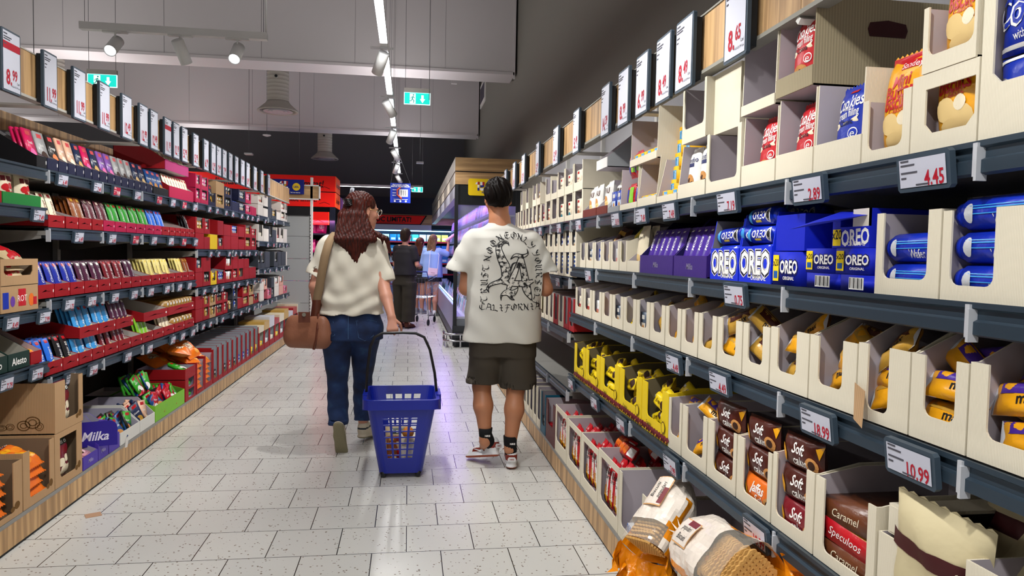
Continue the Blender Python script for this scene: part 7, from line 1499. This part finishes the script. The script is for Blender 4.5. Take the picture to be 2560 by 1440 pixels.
o = b.build('hanging_sign'); o.location = ((p0.x+p1.x)/2, 11.36, (p0.z+p1.z)/2); tag(o, 'blue anniversary sign reading 15 ANI with round yellow shop logo', 'sign')
p0, p1 = on_y(1171, 446, 9.965), on_y(1262, 491, 9.965); w_, h_ = p1.x-p0.x, abs(p0.z-p1.z)
b = MB(); b.rbox((-w_/2, -h_/2, 0), (w_/2, h_/2, .01), mat('#e8c414', .5), .03); vs = [(x, z, y) for x, y, z in b.v]; b.v = vs
pal2 = (mat('#a8202c', .5), mat('#e8e4dc', .5), mat('#142480', .5), mat('#142480', .5)); digits15(b, -w_*.2, .01, h_*.5, -.003, pal2); b.text('ANI', -w_*.08, -.07, .026, mat('#10206c', .5), lambda x, z: (x, -.006, z), .03); disc(b, w_*.25, -.003, 0, h_*.26, mat('#142480', .5)); disc(b, w_*.25, -.004, 0, h_*.22, mat('#e8c020', .5)); b.text('LIDL', w_*.25, 0, h_*.12, mat('#10206c', .5), lambda x, z: (x, -.006, z), .03)
o = b.build('hanging_sign'); o.location = ((p0.x+p1.x)/2, 9.965, (p0.z+p1.z)/2); tag(o, 'yellow anniversary sign fixed to the oak cooler canopy behind the printed T-shirt', 'sign')
p0, p1 = on_y(976, 457, 12), on_y(1026, 508, 12); w_, h_ = p1.x-p0.x, abs(p0.z-p1.z); b = MB(); b.box((-w_/2, 0, -h_/2), (w_/2, .008, h_/2), mat('#1430a0', .45))
t = lambda x, z: (x, -.003, z); b.text('Aici puteti verifica', 0, h_*.42, .026, M_TXW, t, .02); b.text('PRETUL PRODUSELOR', 0, h_*.33, .022, M_TXW, t, .03)
b.box((-.02, -.003, -.06), (.12, -.001, .06), M_TXW)
for k in range(7): b.box((-.008+k*.017, -.005, -.045), (-.008+k*.017+(.009 if k % 2 else .005), -.003, .045), K)
b.tube([(.0, -.006, .09), (-.05, -.008, .05), (-.05, -.008, -.03), (.02, -.008, -.09)], .014, mat('#d8583c', .5), 6)
for z in (.05, .0, -.04): b.box((-.13, -.003, z-.004), (-.07, -.001, z+.004), M_TXW)
b.box((-.11, -.003, -.108), (.12, -.001, -.102), M_TXW)
for x in (-.09, 0, .09): disc(b, x, -.003, -.135, .016, M_TXW)
o = b.build('hanging_sign'); o.location = ((p0.x+p1.x)/2, 12, (p0.z+p1.z)/2); tag(o, 'square blue price check sign with barcode picture hanging in the aisle', 'sign')
wr = MB(); kx = TRACK_X-(p0.x+p1.x)/2; wr.tube([(-w_/2+.01, 0, h_/2), (kx-.02, 0, 2.981-(p0.z+p1.z)/2)], .003, WIRE, 4); wr.tube([(w_/2-.01, 0, h_/2), (kx+.02, 0, 2.981-(p0.z+p1.z)/2)], .003, WIRE, 4); wr.build('wire', o)
# ------------------------------------------------------------------ end of the chocolate run
GP = mat('#a4a6a6', .6); e = empty('end_panel', (0, 11.42, 0)); tag(e, 'grey panelled gondola back with white slotted post at the end of the chocolate run', 'panel')
xr_ = on_y(779, 600, 11.42).x
for k, (z0, z1) in enumerate(((.14, .50), (.505, .845), (.85, 1.19), (1.195, 1.535), (1.54, 1.86))): MB().box((-2.9, 0, z0), (xr_-.02, .02, z1), GP).build('panel_sheet', e)
MB().box((-2.9, -.03, 1.86), (xr_-.03, .05, 1.99), mat('#0e0e12', .6)).build('top_cover', e)
b = MB(); b.box((xr_-.02, -.02, 0), (xr_+.015, .03, 2.45), M_WHITE)
for k in range(34): b.box((xr_-.021, -.022, .2+k*.05), (xr_-.013, -.019, .225+k*.05), K)
b.build('slotted_post', e)
a0, a1 = on_y(700, 463, 11.4), on_y(797, 497, 11.4); b = MB(); b.box((a0.x-.3, -.02, a1.z), (a1.x, 0, a0.z), M_WOOD_X); b.build('oak_panel', e); b = MB()
for (x0, z0, x1, z1) in ((a0.x-.3, a0.z, a1.x+.02, a0.z+.02), (a0.x-.3, a1.z-.02, a1.x+.02, a1.z), (a1.x, a1.z-.02, a1.x+.02, a0.z+.02)): b.box((x0, -.03, z0), (x1, .01, z1), M_WHITE)
b.build('frame', e)
# ------------------------------------------------------------------ red stock tower
RB = mat('#f41408', .5, name='red_board'); OB = mat('#ff5a20', .5)
X0, X1, Y0, Y1 = -5.2, -1.44, 14.4, 19.2
e = empty('promotion_shelf', (0, 0, 0)); tag(e, 'tall dark promotion shelf with red stock limitat boards and pink bags', 'shelf')
zt = on_y(836, 441, Y0).z; b = MB()
b.box((X0, Y0, .1), (X0+.05, Y1, zt-.1), M_DARK); b.box((X1-.10, Y0, .0), (X1, Y0+.08, zt-.4), mat('#101426', .5)); b.box((X1-.10, Y1-.1, 0), (X1, Y1, zt-.4), mat('#101426', .5)); b.box((X0, Y1-.05, 0), (X1, Y1, zt-.2), M_DARK)
for z in (.12, .5, .9, 1.28, 1.66): b.box((X0, Y0+.02, z-.03), (X1-.02, Y1, z), mat('#20222c', .5)); 
b.build('frame', e); tx = lambda x, z, y=Y0: (x, y-.012, z)
for k, (z1_, z0_, xe) in enumerate(((zt, zt-.30, X1), (zt-.32, zt-.60, X1), (zt-.70, zt-.95, X1-.12))):
    b = MB(); b.box((X0, Y0-.01, z0_), (xe, Y0+.03, z1_), RB)
    for x in (xe-.62, xe-2.2, xe-3.4): b.text('Stoc limitat!', x, (z0_+z1_)/2, .13 if k == 0 else .09, mat('#3a0408', .5), tx, .02, 0, .9, .15)
    for x in (xe-.2, xe-1.3): b.tube([(x-.1, Y0-.012, z0_+.06), (x, Y0-.012, z0_+.09), (x+.1, Y0-.012, z0_+.05)], .006, mat('#7a0c10', .5), 4)
    b.build('stock_board', e)
    b = MB(); b.box((xe-.01, Y0, z0_), (xe+.01, Y0+.9, z1_), OB); b.text('Stoc limitat!', 0, (z0_+z1_)/2, .10, mat('#5a0808', .5), lambda x, z: (xe+.012, Y0+.45+x, z), .02); b.build('side_board', e)
for k in range(10):   # books and boxes along the side
    o = MB().box((-.02, 0, 0), (.0, .36, .62 if k < 6 else .5), mat(['#3a1c4c', '#5a2c60', '#b8c8c8', '#1c5a5c', '#c8d0d0', '#14484c', '#e0dcd0', '#1c5a5c', '#6a3a5c', '#c8c0b0'][k], .5)).build('promotion_box'); o.location = (X1+.01, Y0+.95+k*.38, zt-.95); tag(o, 'tall %s box on the side of the promotion shelf, %s from the front' % (['violet', 'plum', 'pale grey', 'teal', 'silver', 'dark teal', 'ivory', 'teal', 'mauve', 'beige'][k], ORD[k]), 'box')
PKB = foil('#e0207c', .5); rnd = random.Random(4)
pouch_p = pouch(.2, .26, .09, PKB, [('e', 0, .5, .5, .2, foil('#f8a0c8')), ('r', -.6, .75, .6, .9, foil('#6a2cb0'))], wr=.2, seed=31).mesh('sweet_bag', True)
for r_, z in enumerate((.52, .92, 1.30, 1.68)):
    for k in range(9):
        o = link(pouch_p, 'sweet_bag'); o.location = (X1-.28-k*.19, Y0+.12+rnd.uniform(0, .05), z-.02); o.rotation_euler = (-.3+rnd.uniform(-.2, .2), rnd.uniform(-.2, .2), 0); tag(o, 'bright pink sweet bag on the %s row of the promotion shelf' % ['lowest', 'second lowest', 'second highest', 'highest'][r_], 'bag', 'pink bags row %d on the promotion shelf' % (r_+1))
area_lamp('promotion_shelf_light', ((X0+X1)/2+1.2, Y0-.05, 1.9), 1.6, .05, 10, (1, .35, .75), (.5, 0, 0))
# ------------------------------------------------------------------ open cooler along the far right of the aisle
CX0, CX1, CY0, CY1 = .632, 1.55, 9.99, 19.8
e = empty('open_cooler', (0, 0, 0)); tag(e, 'long open multideck cooler with oak canopy and violet light', 'cooler')
DKF = mat('#2a2c30', .4, .4); VI = mat('#b9a6ff', .4, emit=3.5, name='violet_tube'); CY_ = mat('#9ad8ff', .4, emit=4.5, name='cyan_tube')
b = MB(); b.box((CX0-.004, CY0, 2.47), (CX0+.03, CY1, 2.655), mat('#8c8276', .5)); b.box((CX0, CY0, 2.285), (CX0+.03, CY1, 2.455), mat('#8c8276', .5)); b.build('side_fascia', e)
b = MB(); b.box((CX0, CY0-.01, 2.47), (CX1+.02, CY0+.03, 2.655), M_WOOD_X); b.box((CX0, CY0-.01, 2.285), (CX1+.02, CY0+.03, 2.455), M_WOOD_X); b.box((CX0+.01, CY0, 2.28), (CX1, CY0+.05, 2.64), M_DARK); b.build('end_fascia', e)
b = MB(); b.box((CX0+.02, CY0+.05, 2.26), (CX1, CY1, 2.3), DKF); b.box((CX0+.02, CY0, 2.0), (CX1, CY0+.04, 2.28), mat('#15191c', .3)); b.box((CX0, CY0+.02, 2.10), (CX0+.10, CY1, 2.26), mat('#9a98a4', .35, .3)); b.box((CX1-.06, CY0+.04, .1), (CX1, CY1, 2.26), mat('#8880a8', .4)); b.box((CX0-.01, CY0+.02, .10), (CX1, CY1, .30), DKF); b.box((CX0-.012, CY0+.02, .24), (CX0+.03, CY1, .60), mat('#a09cc0', .3, .3)); b.box((CX0+.04, CY0, 0), (CX1, CY1, .12), M_DARK)
b.box((CX0+.03, CY0+.04, .40), (CX1, CY1, .43), mat('#b8b4cc', .4)); b.build('cabinet', e)
b = MB(); b.box((CX0-.005, CY0-.01, .02), (CX0+.045, CY0+.03, 2.28), DKF); b.box((CX1-.06, CY0-.01, .02), (CX1, CY0+.03, 2.28), DKF); b.box((CX0, CY0-.012, .12), (CX1, CY0+.03, .30), mat('#3a3c40', .4, .4)); b.build('end_frame', e)
g = MB(); g.box((CX0+.045, CY0+.005, .30), (CX1-.06, CY0+.015, 2.0), mat('#e8f0ff', .03, alpha=.12)); g.build('end_glass', e)
b = MB(); b.box((CX0+.10, CY0+.06, 2.20), (CX0+.15, CY1-.05, 2.235), VI); b.build('tube_light', e)
b = MB(); b.box((CX0+.03, CY0+.06, .62), (CX0+.04, CY1-.05, .64), CY_); b.build('edge_light', e)
for z in (.95, 1.27, 1.58, 1.88):
    b = MB(); b.box((CX0+.38+(z-.95)*.12, CY0+.06, z-.02), (CX1-.05, CY1-.03, z), mat('#b8b4cc', .4, .2)); b.box((CX0+.37+(z-.95)*.12, CY0+.06, z-.03), (CX0+.38+(z-.95)*.12, CY1-.03, z+.012), mat('#606078', .4)); b.build('cooler_shelf', e)
y = CY0+.3
for k in range(5): area_lamp('cooler_light', (CX0+.2, CY0+1+k*1.95, 2.19), .12, 1.85, LP['fridge'], (.42, .22, 1.0), (0, -.3, 0))
bm = MB(); bm.tube([(CX0-.12, CY0+.28, .10), (CX0-.12, CY0-.02, .10), (CX0-.08, CY0-.07, .10), (CX0+.22, CY0-.08, .10)], .018, mat('#c0c0c4', .15, 1), 10); bm.tube([(CX0-.12, CY0+.28, .19), (CX0-.12, CY0-.02, .19), (CX0-.08, CY0-.07, .19), (CX0+.22, CY0-.08, .19)], .018, mat('#c0c0c4', .15, 1), 10)
for x, y_ in ((CX0-.12, CY0+.2), (CX0-.10, CY0-.05), (CX0+.1, CY0-.08)): bm.tube([(x, y_, 0), (x, y_, .19)], .013, mat('#c0c0c4', .15, 1), 8)
o = bm.build('bumper_rail', None, True); tag(o, 'chrome bumper rail around the near corner of the cooler', 'rail')
cols_ = ['#c8d0e8', '#d8a8c8', '#e8e8f0', '#a8c8e0', '#7898c0', '#1c5048', '#d0c0e0', '#e0c8d8']
cm = {}
def meat(h_, ci, k):
    if (h_, ci) not in cm: cm[(h_, ci)] = pouch(.10, h_, .022, foil(cols_[ci]), [('r', -.7, .62, .7, .9, foil(['#4a3ca0', '#c03070', '#2c6cb0', '#1c6c5c'][ci % 4])), ('e', 0, .32, .6, .2, foil('#d87898'))], seed=ci+40).mesh('chilled_pack', True)
    return cm[(h_, ci)]
rnd = random.Random(11)
for r_, z in enumerate((.44, .955, 1.275, 1.585, 1.885)):
    for k in range(60):
        y = CY0+.14+k*(.115+.0016*k)
        if y > CY1-.2: break
        ci = (int(k/3)+r_*2+(rnd.random() < .25)) % 8; h_ = .24 if r_ else .20
        o = link(meat(h_, ci, k), 'chilled_pack'); o.location = (CX0+.40+(z-.95)*.12 if r_ else CX0+.18+.16*(k % 2), y, z+.005); o.rotation_euler = (-.14, rnd.uniform(-.05, .05), RZ['R'])
        tag(o, 'chilled food pack on the %s cooler level along the aisle' % ['bottom', 'second', 'third', 'fourth', 'top'][r_], 'packet', 'chilled packs on the %s level of the long cooler' % ['bottom', 'second', 'third', 'fourth', 'top'][r_])
for k in range(12):   # dessert cups seen through the end glass
    o = MB(); o.lathe([(.03, 0), (.04, .07), (.04, .072)], mat('#e8dcd0', .3, alpha=.7), 14); o.lathe([(.041, .072), (.041, .08)], mat(['#e8c41c', '#d83c50', '#e8a82c'][k % 3], .4), 14); o = o.build('dessert_cup'); o.location = (CX0+.30+(k % 6)*.095, CY0+.10+.1*(k//6), .52+.03*(k % 2)*0); tag(o, 'small dessert cup with bright lid behind the cooler end glass', 'cup', 'dessert cups at the cooler end')
o = MB().box((CX0+.26, CY0+.06, .431), (CX1-.1, CY0+.28, .519), mat('#d8d8e4', .3)).build('cup_tray'); tag(o, 'pale tray under the dessert cups in the cooler', 'tray')
# ------------------------------------------------------------------ wall of coolers across the back
e = empty('back_cooler', (0, 0, 0)); tag(e, 'cooler wall across the far end with red stoc limitat banner and cyan light', 'cooler'); BYc = 20.0
b = MB(); b.box((-6, BYc, 1.93), (.62, BYc+.85, 2.08), mat('#c8ccd4', .4)); b.box((-6, BYc+.8, 0), (1.5, BYc+.85, 2.0), mat('#48506c', .5)); b.box((-6, BYc-.05, 0), (1.5, BYc+.8, .4), mat('#888ca8', .4)); b.build('cabinet', e)
b = MB(); b.box((-6, BYc-.02, 2.08), (1.5, BYc+.1, 2.36), M_WOOD_X); b.build('oak_fascia', e)
b = MB(); b.add([(-2.6, BYc-.04, 2.08), (.33, BYc-.04, 2.08), (.50, BYc-.04, 2.345), (-2.6, BYc-.04, 2.345)], [(0, 1, 2, 3)], K); b.add([(-2.55, BYc-.045, 2.10), (.30, BYc-.045, 2.10), (.45, BYc-.045, 2.33), (-2.55, BYc-.045, 2.33)], [(0, 1, 2, 3)], RB)
b.text('STOC LIMITAT!', -.52, 2.225, .13, K, lambda x, z: (x, BYc-.05, z), .03, 0, .95, .05); b.box((-1.1, BYc-.05, 2.125), (-.1, BYc-.046, 2.135), K); b.build('banner', e)
b = MB()
for z in (.72, 1.02, 1.32, 1.62): b.box((-6, BYc+.2, z-.03), (1.4, BYc+.8, z), mat('#a0a8c0', .4)); b.box((-6, BYc+.19, z-.035), (1.4, BYc+.2, z+.01), mat('#b02030', .5))
b.build('cooler_shelf', e); b = MB(); b.box((-6, BYc+.04, 1.90), (1.4, BYc+.10, 1.925), CY_); b.build('tube_light', e)
for k in range(3): area_lamp('back_cooler_light', (-3.5+k*2, BYc+.1, 1.88), 1.9, .1, LP['fridge'], (.35, .8, 1.0), (.3, 0, 0))
for r_, z in enumerate((.40, .725, 1.025, 1.325, 1.625)):
    for k in range(22):
        x = -3.3+k*.205; c = ['#2c8cc8', '#38a8a8', '#c8d8e0', '#1c6cb8', '#48b8c0', '#e0e4e8', '#e8c848', '#b84868'][(k//2+r_*3) % 8]
        o = MB().box((-.09, 0, 0), (.09, .14, .19), foil(c)); o.box((-.06, -.001, .04), (.06, 0, .1), foil('#e8e8e8')); o = o.build('dairy_box'); o.location = (x, BYc+.22, z+.001); tag(o, 'small dairy box on the %s level of the back cooler' % ['bottom', 'second', 'third', 'fourth', 'top'][r_], 'box', 'dairy boxes on the %s level of the back cooler' % ['bottom', 'second', 'third', 'fourth', 'top'][r_])
# floor scrap and card tongue at the plinth
p = on_z(233, 1288, 0); o = MB().box((-.035, -.03, .0005), (.035, .03, .002), mat('#b08c70', .8)).build('paper_scrap'); o.location = p; o.rotation_euler = (0, 0, .5); tag(o, 'small brown paper scrap lying on the floor tiles', 'paper')
o = MB().box((-.02, -.001, -.07), (.02, .001, 0), mat('#dcd8d4', .6)).build('card_tongue'); p = on_x(318, 1098, XPL+.004); o.location = p; o.rotation_euler = (.1, .1, 1.57); tag(o, 'white card tongue hanging over the oak plinth below the white carton', 'card')
# ------------------------------------------------------------------ people farther down the aisle
def shopper(x, y, hgt, ang, label, hair, top, bottom, kind, longhair=False, raise_arm=None, shoes='#d8d8dc', skn='#c48a74', arm2=None):
    s = hgt/1.72; f = A3((math.sin(ang), math.cos(ang), 0)); r = A3((math.cos(ang), -math.sin(ang), 0)); P = lambda a, b, c: A3((x, y, 0))+r*a*s+f*b*s+A3((0, 0, c*s))
    F = Field((x-.5, y-.5, .0), (x+.62, y+.55, hgt+.35 if raise_arm is not None else hgt+.05), .008); hd = P(0, .03, 1.595)
    PH, rr = head(F, hd, f, (0, 0, 1), s*.98); F.cone(P(0, -.01, 1.40), P(0, .02, 1.54), .052*s, .047*s, .03); F.cone(P(-.14, 0, 1.385), P(.14, 0, 1.385), .055*s, .055*s, .04)
    F.loft([(.86*s, x, y, .14*s, .10*s), (1.1*s, x, y, .12*s, .09*s), (1.38*s, x, y, .14*s, .09*s)], .05, ang=-ang)
    arms = []
    for sd in (-1, 1):
        sh = P(sd*.17, 0, 1.37)
        if raise_arm is not None and sd == 1: el, w = raise_arm
        elif arm2 is not None: el, w = P(sd*.23, .03, 1.10), P(sd*.12, .26, 1.08)
        else: el, w = P(sd*.24, 0, 1.10), P(sd*.22, .16, .95)
        el, w = A3(el), A3(w); arms.append((sh, el)); F.cone(sh, el, .048*s, .038*s, .03); F.cone(el, w, .038*s, .024*s, .015); hand(F, w, w-el, (0, 0, 1) if abs((w-el)[2]) < .2 else tuple(-f), tuple(r*-sd), (.5, .7, .5), .95*s, .0, .0092)
    for sd in (-1, 1):
        hp, kn, an = P(sd*.085, 0, .86), P(sd*.095, .02 if sd < 0 else -.02, .48), P(sd*.09, -.03 if sd > 0 else .05, .09)
        F.cone(hp, kn, .088*s, .058*s, .03); F.cone(kn, kn*.6+an*.4+A3((0, 0, 0))-f*.02, .056*s, .056*s, .02); F.cone(kn*.6+an*.4-f*.02, an, .055*s, .036*s, .03); F.cone(an, an+f*.10-A3((0, 0, .05)), .036*s, .03*s, .02)
    root = link(F.mesh('person', [skin_mat(skn)]), 'person'); tag(root, label, 'person'); eyes(root, PH, f, s)
    H = Field(tuple(hd-A3((.2, .2, .52 if longhair else .16))), tuple(hd+A3((.2, .2, .2))), .006); ax = (tuple(rr), tuple(f), (0, 0, 1)); Q = lambda a, b, c: tuple(hd+rr*a+f*b+A3((0, 0, c)))
    H.ell(Q(0, -.02, .045), (.088*s, .104*s, .088*s), .02, axes=ax); H.ell(Q(0, -.05, -.02), (.084*s, .07*s, .09*s), .03, axes=ax); H.ell(Q(0, .085, -.035), (.086*s, .07*s, .09*s), .012, 'sub', ax)
    if longhair:
        for k in range(9): a = -.07+.14*k/8; H.cone(Q(a, -.075, 0), Q(a*1.15, -.10-.01*math.cos(a*20), -.25), .026, .022, .01); H.cone(Q(a*1.15, -.10, -.25), Q(a*1.1, -.10, -.40-.03*(k % 3)), .021, .006, .008)
    H.wrinkle(lambda X, Y, Z: np.sin((X*1.5+Y*.8)*170), .002); link(H.mesh('hair', [hair]), 'hair', root)
    S = Field((x-.42, y-.42, .70*s), (x+.5, y+.42, 1.60*s), .007); W1 = .205 if kind == 'blue' else .19
    if kind == 'strap': S.loft([(.95*s, x, y, .15*s, .12*s), (1.12*s, x, y, .135*s, .11*s), (1.30*s, x, y, .155*s, .115*s)], .02, ang=-ang)
    else:
        zb = .82 if kind == 'blue' else .92
        S.loft([(zb*s, x, y, (W1+.02)*s, .16*s), (1.1*s, x, y, W1*s, .14*s), (1.3*s, x, y, W1*s, .13*s), (1.38*s, x, y, .15*s, .10*s), (1.43*s, x, y, .075*s, .065*s)], .03, ang=-ang)
        S.cone(P(-.15, -.005, 1.365), P(.15, -.005, 1.365), .066*s, .066*s, .03)
        for sh, el in arms: S.cone(sh, sh+(el-sh)*(.95 if kind == 'blue' else .62), .064*s, .066*s, .04)
    S.wrinkle(lambda X, Y, Z: np.sin(Z*24+(X+Y)*20)+.5*np.sin((X-Y)*34), .0022); link(S.mesh('shirt', [top]), 'shirt', root)
    B = Field((x-.4, y-.4, .03), (x+.4, y+.4, 1.02*s), .008)
    if kind == 'wide':
        B.loft([(.75*s, x, y, .20*s, .15*s), (1.0*s, x, y, .16*s, .12*s)], .02, ang=-ang)
        for sd in (-1, 1): h0, h1 = P(sd*.10, 0, .80), P(sd*.105, .04 if sd < 0 else -.03, .12); B.loft([(h1[2], h1[0], h1[1], .105, .115), (.45*s, (h0+h1)[0]/2, (h0+h1)[1]/2, .108, .115), (h0[2], h0[0], h0[1], .12, .13)], .02, ang=-ang)
    elif kind == 'strap': B.loft([(.70*s, x, y, .185*s, .15*s), (.98*s, x, y, .145*s, .115*s)], .02, ang=-ang)
    else: B.loft([(.73*s, x, y, .20*s, .155*s), (.98*s, x, y, .16*s, .12*s)], .02, ang=-ang)
    B.wrinkle(lambda X, Y, Z: np.sin((X+Y)*60)+.6*np.sin(Z*40), .003); link(B.mesh('trousers' if kind == 'wide' else 'skirt', [bottom]), 'trousers' if kind == 'wide' else 'skirt', root)
    sm, so = mat(shoes, .5), mat('#c8c8cc' if kind != 'wide' else '#2a1410', .6)
    for sd in (-1, 1):
        an = P(sd*.09, -.03 if sd > 0 else .05, 0); shoe(root, 'sneaker' if kind != 'wide' else 'sandal', tuple(an+f*.20+A3((0, 0, .003))), tuple(an-f*.07+A3((0, 0, .003))), (0, 0, 1), [sm, so], lambda C: (C[:, 2] < .02).astype(int))
    return root, P
hb = hair_mat('#1a0f0a', '#3c2416', 'brown_hair')
shopper(-.06, 12.55, 1.735, .6, 'person in black T-shirt and wide dark olive trousers pushing a trolley', hb, cloth_mat('#141016', 'black_cotton'), cloth_mat('#262012', 'dark_olive_linen'), 'wide', shoes='#5a2c1c', arm2=True)
shopper(.24, 15.5, 1.64, .55, 'person in black strappy top and short black skirt between two other shoppers', hair_mat('#2c140c', '#5a2c1a', 'auburn_hair'), cloth_mat('#101014', 'black_jersey'), cloth_mat('#0e0e12', 'black_skirt_cloth'), 'strap', True, shoes='#8c9098', arm2=True)
el, w = on_y(1112, 645, 14.75), on_y(1108, 603, 14.7)
el = Vector((.80, 14.95, 1.30)); w = Vector((.82, 14.95, 1.53))
rt, Pg = shopper(.50, 15.0, 1.70, .5, 'person in light blue blouse reaching up into the violet cooler', hair_mat('#3a2418', '#8c6848', 'ombre_hair'), cloth_mat('#8ca8e0', 'light_blue_linen'), cloth_mat('#0e0e12', 'black_short_cloth'), 'blue', True, raise_arm=(tuple(el), tuple(w)), shoes='#e4e4e8')
o = roll(.22, .03, foil('#e8a8b8'), ends=None).build('chilled_pack', None, True); o.location = (.88, 14.92, 1.62); o.rotation_euler = (0, -.6, .2); tag(o, 'pink pack held up in the raised hand at the cooler', 'packet')
b = MB(); b.rbox((-.10, -.03, -.085), (.10, .03, .075), mat('#e8c8d4', .5, bump=.5, bscale=70), .02); b.box((-.04, -.034, -.03), (.04, -.03, -.015), mat('#b89098', .4)); o = b.build('shoulder_bag'); o.location = (.50, 14.72, .93); o.rotation_euler = (0, .1, 0); tag(o, 'pale pink quilted handbag hanging behind the light blue blouse', 'bag')
b = MB(); b.tube([(-.09, 0, .07), (-.10, .12, .42), (-.05, .2, .46)], .005, mat('#e0d8dc', .4), 5); b.tube([(.09, 0, .07), (.09, .1, .36), (.02, .2, .46)], .005, mat('#e0d8dc', .4), 5); b.build('strap', o)
# shopping trolley
e = empty('shopping_trolley', (.22, 13.25, 0), -.3); tag(e, 'wire shopping trolley in front of the person in black', 'trolley'); ch = mat('#a8acb4', .25, .9)
b = MB()
for s in (-1, 1):
    for z, k in ((.55, .8), (.68, .92), (.82, 1.)): b.tube([(s*.24*k, -.30, z), (s*.20*k, .45, z+.05)], .005, ch, 5)
    for k in range(8): t = k/7; b.tube([(s*.19, -.28+.68*t, .50), (s*.24, -.30+.75*t, .86)], .003, ch, 4)
for k in range(9): b.tube([(-.22+k*.055, -.29, .50), (-.24+k*.06, -.31, .86)], .003, ch, 4); b.tube([(-.2+k*.05, -.29, .5), (-.2+k*.05, .42, .52)], .003, ch, 4)
for k in range(7): b.tube([(-.2, -.28+k*.11, .5), (.2, -.28+k*.11, .5)], .003, ch, 4)
b.tube([(-.24, -.31, .86), (.24, -.31, .86), (.2, .46, .9), (-.2, .46, .9), (-.24, -.31, .86)], .006, ch, 6, False); b.build('wire_basket', e)
b = MB(); b.tube([(-.24, -.31, .86), (-.24, -.42, .98), (.24, -.42, .98), (.24, -.31, .86)], .012, mat('#1c2c8c', .4), 8); b.build('handle', e)
b = MB(); 
for s in (-1, 1): b.tube([(s*.22, -.30, .55), (s*.24, -.28, .18), (s*.17, .40, .14)], .011, ch, 6)
b.build('chassis', e)
for x, y in ((-.24, -.28), (.24, -.28), (-.17, .40), (.17, .40)): w = MB(); w.lathe([(.03, -.016), (.055, -.012), (.06, 0), (.055, .012), (.03, .016)], M_DARK, 16, axis=0, o=(x, y, .06)); w.tube([(x, y, .06), (x, y, .17)], .01, ch, 6); w.build('wheel', e)
